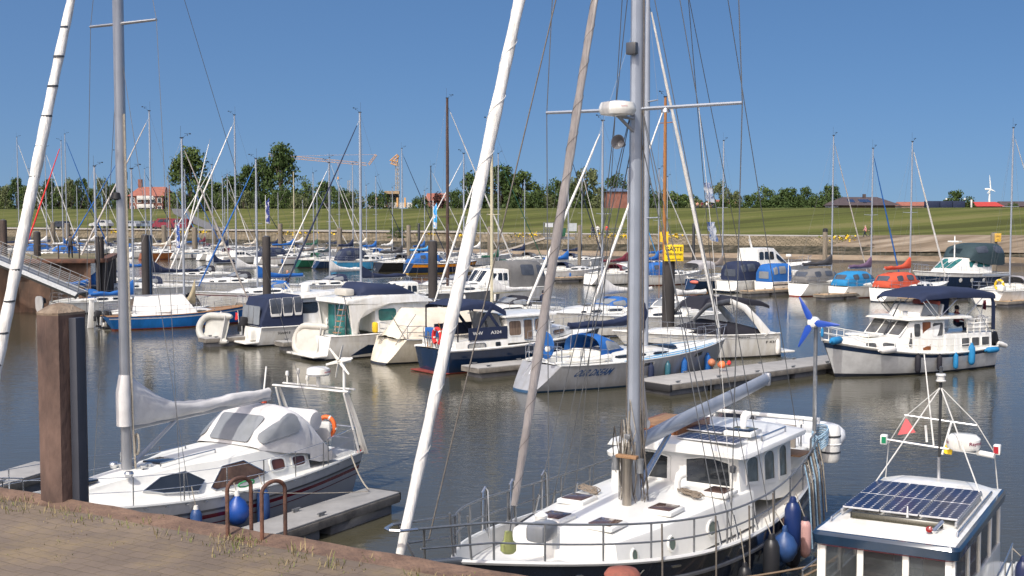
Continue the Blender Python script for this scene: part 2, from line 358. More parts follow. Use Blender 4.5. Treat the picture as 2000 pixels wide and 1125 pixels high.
def rails(root, H, t0=.12, t1=.93, h=.58, n=6, pulpit=True, pushpit=True, m=None, r=.012, bars=2):
    m = m or STEEL; mb = MB()
    for sd in (1, -1):
        ps = []
        for i in range(n + 1):
            t = t0 + (t1 - t0) * i / n; p = H.pt(t, 1, sd); p.y -= sd * .05; ps.append(p)
            mb.tube([p, p + V((0, 0, h))], r, 5)
        for b in range(bars):
            z = h * (1 - b * .48); mb.tube([p + V((0, 0, z)) for p in ps], r * .5, 4)
    mb.build('guard_rail', m, root)
    if pulpit:
        mb = MB(); a = H.pt(.9, 1, 1); b = H.pt(.9, 1, -1); c = H.pt(1, 1, 1); z = h * 1.08
        mb.tube([a, a + V((0.02, -.03, z)), (c.x - .15, .22, c.z + z), (c.x + .12, 0, c.z + z * 1.03), (c.x - .15, -.22, c.z + z), b + V((.02, .03, z)), b], r * 1.15, 6)
        mb.tube([(c.x - .3, .15, c.z), (c.x - .18, .2, c.z + z)], r, 5); mb.tube([(c.x - .3, -.15, c.z), (c.x - .18, -.2, c.z + z)], r, 5)
        mb.build('pulpit', m, root)
    if pushpit:
        mb = MB(); z = h * 1.08
        a = H.pt(.14, 1, 1) - V((0, .05, 0)); b = H.pt(.01, 1, 1) - V((-.04, .1, 0))
        f = lambda p: V((p.x, -p.y, p.z))
        for k in (1, .55): mb.tube([a + V((0, 0, z * k)), b + V((0, 0, z * k)), f(b) + V((0, 0, z * k)), f(a) + V((0, 0, z * k))], r * 1.1, 6)
        for p in (a, b, f(a), f(b)): mb.tube([p, p + V((0, 0, z))], r, 5)
        mb.build('pushpit', m, root)
def outboard(root, p, rz=0.0, m=None, k=1.0):
    M = Matrix.Rotation(rz, 3, 'Z'); mb = MB(); p = V(p)
    T = lambda q: p + M @ (V(q) * k)
    mb.hexa([T(q) for q in ((-.28, -.15, 0), (.18, -.15, 0), (.18, .15, 0), (-.28, .15, 0))], [T(q) for q in ((-.24, -.12, .36), (.08, -.12, .42), (.08, .12, .42), (-.24, .12, .36))], .05 * k)
    mb.tube([T((-.06, 0, 0)), T((-.08, 0, -.55))], [.09 * k, .055 * k], 8, flat=(.6, 1)); mb.tube([T((-.22, 0, -.55)), T((.1, 0, -.55))], [.04 * k, .06 * k], 8)
    mb.box(T((.16, 0, -.1)), (.1 * k, .2 * k, .3 * k)); mb.build('outboard_motor', m or RUBB, root)
def fender(pos, m, label, k=1.0, top=None, rz=0, group=None, ball=False, tip=None, lay=None):
    t = thing('fender', label, 'fender', pos, rz, group)
    if ball: pr = [(.04, -.30), (.16, -.24), (.25, -.08), (.25, .06), (.17, .22), (.06, .31), (.05, .36)]
    else: pr = [(.03, -.38), (.09, -.34), (.12, -.25), (.125, 0), (.12, .25), (.09, .33), (.04, .38), (.035, .43)]
    M = None
    if lay is not None: M = Matrix.Rotation(lay, 3, 'Z') @ Matrix.Rotation(R(90), 3, 'Y')
    MB().lathe([(r * k, z * k) for r, z in pr], n=14, M=M).build('body', m, t)
    e = V((0, 0, .40 * k)) if M is None else M @ V((0, 0, .4 * k))
    MB().lathe([(.055 * k, .30 * k), (.06 * k, .36 * k), (.04 * k, .44 * k)], n=10, M=M).build('cap', tip or m, t)
    if top is not None: MB().tube([e, V(top) - V(pos)], .010, 4).build('lanyard', ROPE, t)
    return t
def lifebuoy(pos, rz, m, label, k=1.0, full=False, name='lifebuoy'):
    t = thing(name, label, 'lifebuoy', pos, rz)
    a0, a1 = (0, 360) if full else (-60, 240); n = 20
    pa = [(0, .26 * k * math.cos(R(a0 + (a1 - a0) * i / n)), .30 * k * math.sin(R(a0 + (a1 - a0) * i / n))) for i in range(n + 1)]
    MB().tube(pa, .085 * k, 8, flat=(1, .8)).build('ring', m, t)
    mb = MB()
    for i in (3, 8, 13, 17): mb.tube([V(pa[i]) + (V(pa[i + 1]) - V(pa[i])) * q for q in (0, .7)], .09 * k, 8, flat=(1, .85))
    mb.build('band', F_WHITE, t)
    return t
def flag(root, a, b, m, wob=.06, name='flag', drop=.35):
    # cloth hanging between two points of a line/staff
    a, b = V(a), V(b); d = b - a; s = V((d.y, -d.x, 0)); s = s.normalized() if s.length > .01 else V((1, 0, 0)); rows = []
    for i in range(7):
        q = i / 6; rows.append([a + d * q * (.8 + .2 * j / 4) + s * (drop * j / 4) + V((0, 0, -drop * .25 * j / 4)) + V((0, 1, 0)) * wob * math.sin(j * 1.9 + q * 4) for j in range(5)])
    return MB().grid(rows).build(name, m, root)
def solve_mast(O, fw, px, L, lo=.3, hi=.85):
    best = None
    for i in range(201):
        s = L * (lo + (hi - lo) * i / 200); e = abs(proj(V((O.x + fw.x * s, O.y + fw.y * s, 2)))[0] - px)
        if best is None or e < best[0]: best = (e, s)
    return best[1]
def ztop_at(P, py):
    lo, hi = 0.0, 60.0
    for _ in range(40):
        m = (lo + hi) / 2
        if proj(V((P.x, P.y, m)))[1] > py: lo = m
        else: hi = m
    return lo
FWA = V((.8, .6, 0)); FWB = -FWA
def yacht(label, stern, L, fw=FWA, B=None, hm=None, boot=None, st=None, stripe=(.82, .9), mast=None, mm=None, cover=None, boom=None, jib=None, jr=.05, hood=None, tent=None, fs=.95, fb=1.25, tr=.45, tw=.7, deckm=None, cab=(.36, .74, .42), wins=3, railm=None, group=None, name='sailing_yacht', extra=None, r=.06, twin=PLASTD, hoodh=.75, spr=(.5,), glassm=None, cabm=None, bz=.95, sm=None, dome=None, sw=.75):
    O = at(*stern); B = B or (L * .315); fw = fw.normalized()
    root = thing(name, label, 'sailboat', O, math.atan2(fw.y, fw.x), group)
    hm = hm or WHITE; cabm = cabm or WHITE
    H = hull(root, L, B, fs, fb, (hm, boot or DARKB, st or hm), tr=tr, tw=tw, stripe=stripe, rail=railm or DGREY, deckm=deckm, ck=(.07, cab[0] - .02, .55, .40), champ=.42)
    x0, x1 = cab[0] * L, cab[1] * L; zc = H.deckz(.5) - .03
    W0 = H.w(cab[0]) * .72; W1 = H.w(cab[1]) * .55; h = cab[2]
    o, side, fr, bk = cabin(root, [(x0, W0, W0 * .9, zc, zc + h), ((x0 * .55 + x1 * .45), (W0 * .98), W0 * .86, zc, zc + h * .97), (x1 - .25 * (x1 - x0), W0 * .5 + W1 * .5, (W0 + W1) * .42, zc, zc + h * .86), (x1, W1 * .75, W1 * .5, zc + .04, zc + h * .35), (x1 + .35, W1 * .55, W1 * .4, zc + .04, zc + .1)], cabm)
    for sd in (1, -1):
        for i in range(wins):
            u0 = .05 + i * (.62 / wins); u1 = u0 + .62 / wins * .72
            window(root, side[sd], rrect(u0, u1, .32, .78, (u1 - u0) * .25, .2), glassm)
        # coaming
        MB().tube([(x0 + .1, sd * W0 * .98, zc + .2), (L * .2, sd * H.w(.2) * .68, zc + .14), (L * .08, sd * H.w(.08) * .66, zc + .08)], [.14, .10, .05], 6).build('coaming', cabm, root)
    MB().box(((x0 + x1) / 2 + .1, 0, zc + h + .06), (.5, .5, .05), bev=.015).build('hatch', GLASS, root)
    rails(root, H, r=.014, n=6)
    hb = zc + .12
    if hood is not None:
        o, f = canopy(root, 'sprayhood', [(x0 - .35, W0 * .95, hb, zc + h + hoodh * .62), (x0 + .15, W0 * .93, hb, zc + h + hoodh * .66), (x0 + .75, W0 * .8, hb + .2, zc + h + hoodh * .42), (x0 + 1.15, W0 * .7, hb + .28, zc + h + .05)], hood)
        window(root, f, rrect(.5, .93, .30, .70, .04, .04), PLAST, name='hood_window')
        for v in ((.06, .22), (.78, .94)): window(root, f, rrect(.25, .75, v[0], v[1], .08, .04), PLAST, name='hood_window')
    if tent is not None:
        zt = zc + h + hoodh * 1.1
        o, f = canopy(root, 'cockpit_tent', [(L * .05, H.w(.05) * .7, hb, hb + .4), (L * .11, H.w(.1) * .8, hb - .05, zt - .1), (L * .22, H.w(.22) * .8, hb - .05, zt + .03), (x0 + .1, W0 * .98, hb, zt), (x0 + .7, W0 * .85, hb + .2, zc + h + .55), (x0 + 1.1, W0 * .75, hb + .25, zc + h + .05)], tent, caps=(True, False))
        for v in ((.10, .26), (.74, .90)):
            for u in ((.26, .38), (.46, .58), (.68, .80)): window(root, f, rrect(u[0], u[1], v[0], v[1], .03, .04), twin, name='tent_window')
        window(root, f, rrect(.04, .16, .35, .65, .02, .05), twin, name='tent_window')
    if mast:
        xm = solve_mast(O, fw, mast[0], L); P = O + fw * xm; zt = ztop_at(P, mast[1])
        rig(root, H, xm, zc + h * .8, zt, r=r, mm=mm, boom=boom or min(xm - .5, L * .36), bz=zc + h + bz - .25 + (.35 if tent is not None else 0), cover=cover, jib=jib, jr=jr, spr=spr, sm=sm, sw=sw)
    # stern gear
    mb = MB(); a = H.pt(.0, .25, -1)
    for yy in (-.14, .14): mb.tube([(-.02 + tr * .1, yy + .35, .1), (tr + .02, yy + .35, H.sheer(0) + .25)], .014, 5)
    for k in range(4): mb.tube([(tr * (.2 + k * .25), .21, .2 + k * .25), (tr * (.2 + k * .25), .49, .2 + k * .25)], .014, 5)
    mb.build('boarding_ladder', STEEL, root)
    for q in (.34, .62):
        if label.startswith(('white', 'navy', 'black', 'grey')) and random.random() < .6:
            p = H.pt(q, .5, -1); fender(W(root, (q * L, p.y - .12, .48)), random.choice((F_WHITE, F_NAVY, F_BLUE)), 'small fender hanging on the side of a moored yacht in the rows', .8, top=W(root, (q * L, p.y, H.sheer(q))), group='fenders on the moored yachts')
    if extra: extra(root, H, L, zc)
    return root, H
def motor(label, stern, L, fw=FWA, B=None, hm=None, boot=None, st=None, stripe=(.8, .9), house=None, hw=.8, can=None, canm=None, fs=.9, fb=1.3, tw=.9, tr=.1, name='motor_cruiser', railm=None, group=None, housem=None, extra=None, glassm=None, nwin=3, plat=True, canwin=PLASTD, rr=.04, rake=1.1, dip=.05, bow_rail=True, tm=.4):
    O = at(*stern); B = B or L * .34; fw = fw.normalized()
    root = thing(name, label, 'motorboat', O, math.atan2(fw.y, fw.x), group)
    hm = hm or WHITE
    H = hull(root, L, B, fs, fb, (hm, boot or DARKB, st or hm), tr=tr, tw=tw, stripe=stripe, rail=railm or WHITE, rr=rr, rake=rake, dip=dip, tm=tm, wl=.8, ck=(.06, .36, .72, .45))
    if house:
        x0, x1, z1, sl = house; w0 = H.w(x0 / L) * hw; w1 = H.w(min(.97, x1 / L)) * hw; zc = H.deckz(.5) - .02
        o, side, fr, bk = cabin(root, [(x0, w0, w0 * .92, zc, z1), (x0 * .5 + (x1 - sl) * .5, w0, w0 * .9, zc, z1 + .03), (x1 - sl, w0 * .55 + w1 * .45, w0 * .8, zc, z1), (x1, w1, w1 * .72, zc, zc + .3), (x1 + .3, w1 * .8, w1 * .6, zc, zc + .18)], housem or WHITE, r=.1)
        for sd in (1, -1):
            for i in range(nwin):
                u0 = .04 + i * (.46 / nwin); u1 = u0 + .46 / nwin * .84
                window(root, side[sd], rrect(u0, u1, .42, .86, (u1 - u0) * .15, .1), glassm)
            window(root, side[sd], rrect(.53, .70, .5, .86, .03, .08), glassm)
        q = quadf((x1 - .05, -w1 * .66, zc + .36), (x1 - .05, w1 * .66, zc + .36), (x1 - sl, w0 * .62, z1), (x1 - sl, -w0 * .62, z1), (x0, 0, zc))
        for u in ((.03, .33), (.36, .64), (.67, .97)): window(root, q, rrect(u[0], u[1], .12, .9, .03, .06), glassm, off=.03, name='windscreen')
    if can:
        x0, x1, z0, z1 = can; ww = H.w(.2) * .86
        o, f = canopy(root, 'canopy', [(x0, ww * .92, z0, z0 + (z1 - z0) * .75), (x0 + .35, ww, z0, z1 - .03), ((x0 + x1) / 2, ww, z0, z1 + .04), (x1, ww * .95, z0 + .1, z1)], canm or F_NAVY, caps=(True, True), k=4)
        for v in ((.07, .26), (.74, .93)):
            for u in ((.22, .46), (.54, .8)): window(root, f, rrect(u[0], u[1], v[0], v[1], .03, .04), canwin, name='canopy_window')
        b = quadf((x0, ww * .8, z0), (x0, -ww * .8, z0), (x0, -ww * .75, z0 + (z1 - z0) * .7), (x0, ww * .75, z0 + (z1 - z0) * .7), (x1, 0, z0))
        window(root, b, rrect(.15, .85, .3, .85, .05, .08), canwin, name='canopy_window')
    if bow_rail: rails(root, H, t0=.42, t1=.93, n=5, pushpit=False, r=.015)
    if plat: MB().box((-.35, 0, .22), (.75, B * .8, .1), bev=.03).build('swim_platform', hm, root)
    if extra: extra(root, H, L, H.deckz(.5))
    return root, H
# ================================================================== SETTING
def node_mat(name):
    m = bpy.data.materials.new(name); m.use_nodes = True
    return m, m.node_tree.nodes, m.node_tree.links, m.node_tree.nodes['Principled BSDF']
def water_mat():
    m, n, l, b = node_mat('harbour_water')
    b.inputs['Base Color'].default_value = (0.060, 0.056, 0.037, 1); b.inputs['Roughness'].default_value = 0.045; b.inputs['IOR'].default_value = 1.333
    tc = n.new('ShaderNodeTexCoord'); h = None
    for sx, sy, sc, wt, rot in ((1, 1.9, .5, .34, 20), (1, 2.4, 1.9, .36, -25), (1, 1.7, 6.0, .12, 10)):
        mp = n.new('ShaderNodeMapping'); mp.inputs['Scale'].default_value = (sx, sy, 1); mp.inputs['Rotation'].default_value = (0, 0, R(rot)); l.new(tc.outputs['Object'], mp.inputs[0])
        z = n.new('ShaderNodeTexNoise'); z.inputs['Scale'].default_value = sc; z.inputs['Detail'].default_value = 3; z.inputs['Distortion'].default_value = .4; l.new(mp.outputs[0], z.inputs['Vector'])
        k = n.new('ShaderNodeMath'); k.operation = 'MULTIPLY'; k.inputs[1].default_value = wt; l.new(z.outputs[0], k.inputs[0])
        if h is None: h = k.outputs[0]
        else:
            a = n.new('ShaderNodeMath'); a.operation = 'ADD'; l.new(h, a.inputs[0]); l.new(k.outputs[0], a.inputs[1]); h = a.outputs[0]
    # calm and ruffled patches of real ripples
    z = n.new('ShaderNodeTexNoise'); z.inputs['Scale'].default_value = .045; z.inputs['Detail'].default_value = 3; l.new(tc.outputs['Object'], z.inputs['Vector'])
    mr = n.new('ShaderNodeMapRange'); mr.inputs[1].default_value = .35; mr.inputs[2].default_value = .65; mr.inputs[3].default_value = .035; mr.inputs[4].default_value = .125; l.new(z.outputs[0], mr.inputs[0])
    bp = n.new('ShaderNodeBump'); bp.inputs['Distance'].default_value = .45; l.new(mr.outputs[0], bp.inputs['Strength']); l.new(h, bp.inputs['Height']); l.new(bp.outputs[0], b.inputs['Normal'])
    return m
MB().add([(-900, -60, 0), (900, -60, 0), (900, 420, 0), (-900, 420, 0)], [(0, 1, 2, 3)]).build('water', water_mat())
tag(bpy.data.objects['water'], kind='structure')
# ---- far bank: a profile swept along the shore line
PS = V((67, 160, 0)); PD = V((-157, 80, 0)).normalized(); PN = V((80, 157, 0)).normalized()
def shore(a, d, z): return PS + PD * a + PN * d + V((0, 0, z))
def strip(name, prof, m, seg=60, a0=-420, a1=620, j=0.0, amp=0.0):
    P = []
    for i in range(seg + 1):
        a = a0 + (a1 - a0) * i / seg; row = []
        for d, z in prof:
            k = noise.noise(V((a * .05, d * .1, 3))) ; row.append(shore(a, d + k * j, z + k * amp))
        P.append(row)
    return tag(MB().grid(P).build(name, m), kind='structure')
def ground_mat(name, cols, sc, stretch=(1, 1, 1), rot=0, r=.95, bump=.3, bsc=3, pos=(.35, .5, .65)):
    m, n, l, b = node_mat(name); b.inputs['Roughness'].default_value = r; b.inputs['Specular IOR Level'].default_value = .15
    tc = n.new('ShaderNodeTexCoord'); mp = n.new('ShaderNodeMapping'); mp.inputs['Rotation'].default_value = (0, 0, rot); mp.inputs['Scale'].default_value = stretch; l.new(tc.outputs['Object'], mp.inputs[0])
    z = n.new('ShaderNodeTexNoise'); z.inputs['Scale'].default_value = sc; z.inputs['Detail'].default_value = 7; z.inputs['Roughness'].default_value = .65; l.new(mp.outputs[0], z.inputs['Vector'])
    rp = n.new('ShaderNodeValToRGB'); l.new(z.outputs[0], rp.inputs[0]); e = rp.color_ramp.elements
    e[0].position = pos[0]; e[0].color = (*cols[0], 1); e[1].position = pos[2]; e[1].color = (*cols[2], 1); q = e.new(pos[1]); q.color = (*cols[1], 1)
    l.new(rp.outputs[0], b.inputs['Base Color'])
    if bump:
        z2 = n.new('ShaderNodeTexNoise'); z2.inputs['Scale'].default_value = bsc; z2.inputs['Detail'].default_value = 5; l.new(tc.outputs['Object'], z2.inputs['Vector'])
        bp = n.new('ShaderNodeBump'); bp.inputs['Strength'].default_value = bump; bp.inputs['Distance'].default_value = .3; l.new(z2.outputs[0], bp.inputs['Height']); l.new(bp.outputs[0], b.inputs['Normal'])
    return m, n, l, b
SROT = -math.atan2(PD.y, PD.x)
def stone_mat():
    m, n, l, b = node_mat('stone_facing'); b.inputs['Roughness'].default_value = .9; b.inputs['Specular IOR Level'].default_value = .2
    tc = n.new('ShaderNodeTexCoord'); mp = n.new('ShaderNodeMapping'); mp.inputs['Rotation'].default_value = (0, 0, SROT); l.new(tc.outputs['Object'], mp.inputs[0])
    br = n.new('ShaderNodeTexBrick'); br.inputs['Scale'].default_value = 1; br.inputs['Brick Width'].default_value = .8; br.inputs['Row Height'].default_value = .55; br.inputs['Mortar Size'].default_value = .07; br.inputs['Mortar Smooth'].default_value = .6
    br.inputs['Color1'].default_value = (.27, .225, .165, 1); br.inputs['Color2'].default_value = (.17, .145, .105, 1); br.inputs['Mortar'].default_value = (.095, .08, .05, 1)
    wz = n.new('ShaderNodeTexNoise'); wz.inputs['Scale'].default_value = .9; l.new(mp.outputs[0], wz.inputs['Vector']); ad = n.new('ShaderNodeMix'); ad.data_type = 'RGBA'; ad.blend_type = 'LINEAR_LIGHT'; ad.inputs[0].default_value = .22; l.new(mp.outputs[0], ad.inputs[6]); l.new(wz.outputs[1], ad.inputs[7]); l.new(ad.outputs[2], br.inputs['Vector'])
    z = n.new('ShaderNodeTexNoise'); z.inputs['Scale'].default_value = .35; z.inputs['Detail'].default_value = 6; l.new(tc.outputs['Object'], z.inputs['Vector'])
    mx = n.new('ShaderNodeMix'); mx.data_type = 'RGBA'; mx.blend_type = 'MULTIPLY'; mx.inputs[0].default_value = .7
    rp = n.new('ShaderNodeValToRGB'); rp.color_ramp.elements[0].position = .3; rp.color_ramp.elements[0].color = (.45, .45, .36, 1); rp.color_ramp.elements[1].position = .62; rp.color_ramp.elements[1].color = (1.2, 1.15, 1.05, 1); l.new(z.outputs[0], rp.inputs[0])
    l.new(br.outputs[0], mx.inputs[6]); l.new(rp.outputs[0], mx.inputs[7]); l.new(mx.outputs[2], b.inputs['Base Color'])
    bp = n.new('ShaderNodeBump'); bp.inputs['Strength'].default_value = .8; bp.inputs['Distance'].default_value = .25; bp.invert = True; l.new(br.outputs['Fac'], bp.inputs['Height']); l.new(bp.outputs[0], b.inputs['Normal'])
    return m
mud, *_ = ground_mat('mud', ((.05, .04, .03), (.085, .07, .05), (.12, .10, .075)), .2, r=.5)
sand, *_ = ground_mat('sand', ((.16, .12, .08), (.24, .185, .13), (.30, .24, .17)), .3, bump=.15)
conc, *_ = ground_mat('path_concrete', ((.26, .24, .21), (.36, .335, .30), (.42, .40, .36)), .25, bump=.1)
dark, *_ = ground_mat('weedy_stone', ((.025, .025, .018), (.055, .05, .035), (.11, .095, .07)), .9, bump=1.0, bsc=1.5)
grass, gn, gl, gb = ground_mat('dyke_grass', ((.056, .062, .018), (.086, .098, .025), (.132, .128, .048)), .16, stretch=(.035, 1.5, 1), rot=SROT, bump=.5, bsc=1.2, pos=(.38, .5, .62))
land, *_ = ground_mat('meadow', ((.05, .075, .02), (.08, .1, .03), (.11, .12, .05)), .02, bump=0)
strip('seabed', [(-40, -3.0), (0, -.02), (4, .32)], mud)
strip('beach', [(3.5, .27), (6.5, .95)], sand, j=.5)
strip('lower_revetment', [(6.2, .85), (7.6, 1.4), (9.3, 1.98)], dark, seg=400, amp=.28, j=.6)
strip('stone_revetment', [(7.9, 1.42), (10, 2.1), (14, 3.35)], stone_mat(), seg=120)
strip('shore_path', [(13.9, 3.38), (18.2, 3.5)], conc)
strip('dyke_grass', [(18.1, 3.46), (30, 4.95), (40, 6.75), (47, 7.75), (51, 7.85), (56, 7.3), (75, 2.6), (90, 2.4)], grass, seg=120, amp=.12)
MB().add([shore(-2600, 86, 2.42), shore(2600, 86, 2.42), shore(2600, 4200, 2.42), shore(-2600, 4200, 2.42)], [(0, 1, 2, 3)]).build('meadow', land)
tag(bpy.data.objects['meadow'], kind='structure')
# right part of the bank: bare sandy slope instead of stone
P = []
for i in range(40):
    a = 30 - i * 3.4; k = min(1, i / 5) * 2.2; P.append([shore(a, d + .4 * noise.noise(V((a * .2, d, 0))), z + .05 * k - .12 * (1 - k)) for d, z in ((7.2, 1.27), (8, 1.5), (10, 2.15), (12, 2.75), (14.2, 3.43), (16.8, 3.5))])
sb, sn, sl2, sbb = ground_mat('sandy_bank', ((.095, .075, .052), (.185, .145, .105), (.28, .235, .18)), .5, stretch=(.08, 1.1, 1), rot=SROT, bump=.4, bsc=1)
tag(MB().grid(P).build('sandy_bank', sb), kind='structure')
# yellow flowering weeds along the top of the stone facing
mb = MB()
for c in range(17):
    a0 = random.uniform(20, 175); ln = random.uniform(1, 5)
    for k in range(int(ln * 9)):
        a = a0 + random.gauss(0, ln * .4); d = random.gauss(12.9, .5); p = shore(a, d, 1.42 + (d - 7.9) * .316 + random.uniform(.05, .4)); s = random.uniform(.08, .2)
        q = V((random.uniform(-1, 1), random.uniform(-1, 1), random.uniform(-.3, 1))).normalized(); x = q.orthogonal().normalized() * s; y = q.cross(x)
        mb.add([p - x - y, p + x - y, p + x + y, p - x + y], [(0, 1, 2, 3)], 0 if random.random() < .65 else 1)
tag(mb.build('yellow_weeds', [mat('yellow_bloom', (.62, .42, .02), .8), mat('weed_leaf', (.12, .13, .03), .8)]), 'yellow flowering weeds in patches along the top of the stone bank', 'weeds', kind='stuff')
# road over the dyke at the far left
P = [[shore(a - 2.4, d, z), shore(a + 2.4, d, z)] for a, d, z in ((150, 18, 3.62), (158, 24, 4.35), (167, 31, 5.25), (178, 39, 6.7), (186, 47, 7.86), (191, 52, 7.9))]
tag(MB().grid(P).build('dyke_road', mat('asphalt', (.13, .13, .135), .9, var=.2)), kind='structure')
P = [[shore(a, 14.0, 3.5), shore(a, 25, 3.9)] for a in (92, 120, 150, 180, 260)]
tag(MB().grid(P).build('quay_road', mat('old_asphalt', (.17, .165, .155), .9, var=.2)), kind='structure')
# far quay wall on the left (sheet piles)
def sheet_wall(name, a, b, z0, z1, m, step=.6, dep=.28, capm=None, label=None, capw=.5):
    a, b = V(a), V(b); d = (b - a); L = d.length; d.normalize(); nrm = V((d.y, -d.x, 0)); n = int(L / step); pts = []
    for i in range(n + 1):
        q = i % 4; off = (0, 0, dep, dep)[q]; x = i * step + (.12 if q in (0, 2) else -.12); pts.append(a + d * min(max(x, 0), L) + nrm * off)
    w_ = thing(name, label, 'quay wall', a) if label else None
    P = [[p - a + V((0, 0, z0)), p - a + V((0, 0, z1))] for p in pts]
    MB().grid(P).build('sheet_piles', m, w_, 20)
    if capm: MB().hexa([V((0, 0, z1)) - nrm * .3, d * L - nrm * .3 + V((0, 0, z1)), d * L + nrm * (dep + capw * .3) + V((0, 0, z1)), nrm * (dep + capw * .3) + V((0, 0, z1))], [V((0, 0, z1 + .28)) - nrm * .3, d * L - nrm * .3 + V((0, 0, z1 + .28)), d * L + nrm * (dep + capw * .3) + V((0, 0, z1 + .28)), nrm * (dep + capw * .3) + V((0, 0, z1 + .28))], .03).build('capping_beam', capm, w_)
    return w_
RUST = mat('rusty_steel', (.17, .075, .045), .85, var=.3, sc=2.2, bump=.6, bsc=12, c2=(.055, .035, .03), lo=.35, hi=.62, det=9)
RUSTD = mat('wet_rusty_steel', (.085, .055, .042), .7, sc=1.2, bump=.5, bsc=8, c2=(.02, .018, .016), lo=.35, hi=.65, det=8, stretch=(1, 1, .35))
RUSTO = mat('orange_rust', (.185, .118, .082), .92, sc=2.4, bump=1.0, bsc=14, c2=(.10, .062, .045), lo=.38, hi=.66, det=10)
sheet_wall('far_quay_wall', shore(92, 13.8, 0), shore(260, 13.8, 0), -.5, 3.45, RUSTD, capm=mat('pale_cap', (.33, .31, .28), .9), label='long rusty sheet pile quay wall below the parked cars')
# projecting quay on the left (man stands on it)
qa = at(-260, 612); qb = at(193, 609); qc = qb + V((-3, 12, 0)); qd = qa + V((-3, 12, 0))
qz = 3.75
MB().add([(p.x, p.y, qz) for p in (qa, qb, qc, qd)], [(0, 1, 2, 3)]).build('jetty_top', mat('jetty_top', (.20, .15, .10), .95, sc=.6, c2=(.10, .10, .035)))
tag(bpy.data.objects['jetty_top'], kind='structure')
sheet_wall('jetty_wall', qa, qb, -.5, qz - .28, mat('jetty_steel', (.15, .085, .055), .85, sc=1.0, bump=.5, bsc=6, c2=(.05, .034, .026), det=8, stretch=(1, 1, .4)), step=.85, dep=.7, capm=RUST, label='rusty sheet pile jetty wall behind the aluminium gangway')
sheet_wall('jetty_end_wall', qb, qc, -.5, qz - .28, RUSTD, step=.75, dep=.5, capm=RUST, label='rusty end wall of the sheet pile jetty')
jr = thing('jetty_railing', 'thin rusty railing along the top of the jetty where the man stands', 'railing', qa)
mb = MB(); d = qb - qa
for i in range(12):
    p = d * (i / 11) + V((0, .5, qz)); mb.tube([p, p + V((0, 0, 1.0))], .05, 5)
    if i: 
        for h in (.5, .95): mb.tube([d * ((i - 1) / 11) + V((0, .5, qz + h)), p + V((0, 0, h - .02))], .018, 4)
mb.build('railing', RUSTD, jr)
# gangway down to the pontoon
ga, gb_ = atY(-60, 490, 82), atY(150, 578, 80); g = thing('gangway', 'aluminium gangway with mesh railings sloping down from the jetty', 'gangway', ga); dv = gb_ - ga
nn = V((.1, 1, 0)).normalized()
MB().tube([V((0, 0, 0)), dv], .22, 4).build('beam', DSTEEL, g); MB().tube([nn * 1.5, dv + nn * 1.5], .22, 4).build('beam', DSTEEL, g)
MB().hexa([V((0, 0, .12)), dv + V((0, 0, .12)), dv + nn * 1.5 + V((0, 0, .12)), nn * 1.5 + V((0, 0, .12))], [V((0, 0, .2)), dv + V((0, 0, .2)), dv + nn * 1.5 + V((0, 0, .2)), nn * 1.5 + V((0, 0, .2))]).build('deck', DSTEEL, g)
for s in (0, 1.5):
    mb = MB()
    for i in range(12): p = dv * (i / 11) + nn * s; mb.tube([p, p + V((.25, 0, 1.05))], .03, 4)
    for h in (.35, .6, .82, 1.05): mb.tube([nn * s + V((.22 * h, 0, h)), dv + nn * s + V((.22 * h, 0, h))], .014, 4)
    mb.build('railing', DSTEEL, g)
# ---- piles
def pile(label, px, ptop, Y, dia, m=None, zt=None, zb=-1.0, capm=None, sides=14, name='mooring_pile', group=None, wood=False):
    P = atY(px, ptop, Y); t = thing(name, label, 'pile', (P.x, P.y, zb), 0, group); h = P.z - zb
    MB().lathe([(dia / 2, 0), (dia / 2, h * .35), (dia / 2 * .99, h - .05), (dia / 2 * (.9 if wood else .96), h)], n=sides).build('shaft', m or RUSTD, t, 30)
    if capm: MB().lathe([(dia / 2 * 1.06, h - .25), (dia / 2 * 1.06, h + .03), (dia / 2 * .6, h + .12), (0, h + .14)], n=sides).build('cap', capm, t, 30)
    else: MB().lathe([(dia / 2 * .8, h - .02), (dia / 2 * .5, h + .05), (0, h + .06)], n=sides).build('cap', DKGREY, t, 30)
    return t
PBLK = mat('tarred_steel', (.055, .048, .045), .75, sc=1.0, bump=.4, bsc=6, c2=(.026, .022, .022), stretch=(1, 1, .3)); PWOOD = mat('grey_timber', (.20, .17, .13), .9, var=.35, sc=2, stretch=(4, 4, .3), bump=.5, bsc=6)
pile('dark steel pile standing behind the boat with the white radome', 520, 462, 76, .52, PBLK)
pile('dark steel pile with rust cap beside the thin brown mast', 845, 471, 74, .56, PBLK)
pile('dark steel pile behind the mast of the blue tented boats', 283, 459, 80, .5, PBLK)
pile('second dark pile standing close against the other pile', 292, 460, 83, .3, NAVY)
pile('rusty round pile left of the jetty railing post', 72, 453, 92, .52, PBLK)
pile('grey rusty pile with a white box near the jetty start', 6, 430, 88, .5, RUSTD)
pile('dark pile at the corner end of the jetty', 190, 462, 86, .3, PBLK); pile('thin dark pile at the jetty corner', 199, 463, 87, .28, PBLK)
pile('grey wooden pile with black cap before the stone bank', 1612, 448, 128, .50, PWOOD, capm=RUBB, wood=True)
pl = pile('grey wooden pile carrying a small yellow notice', 1942, 455, 118, .62, PWOOD, wood=True)
pile('grey wooden pile near the gate on the shore', 1132, 440, 140, .42, PWOOD, wood=True)
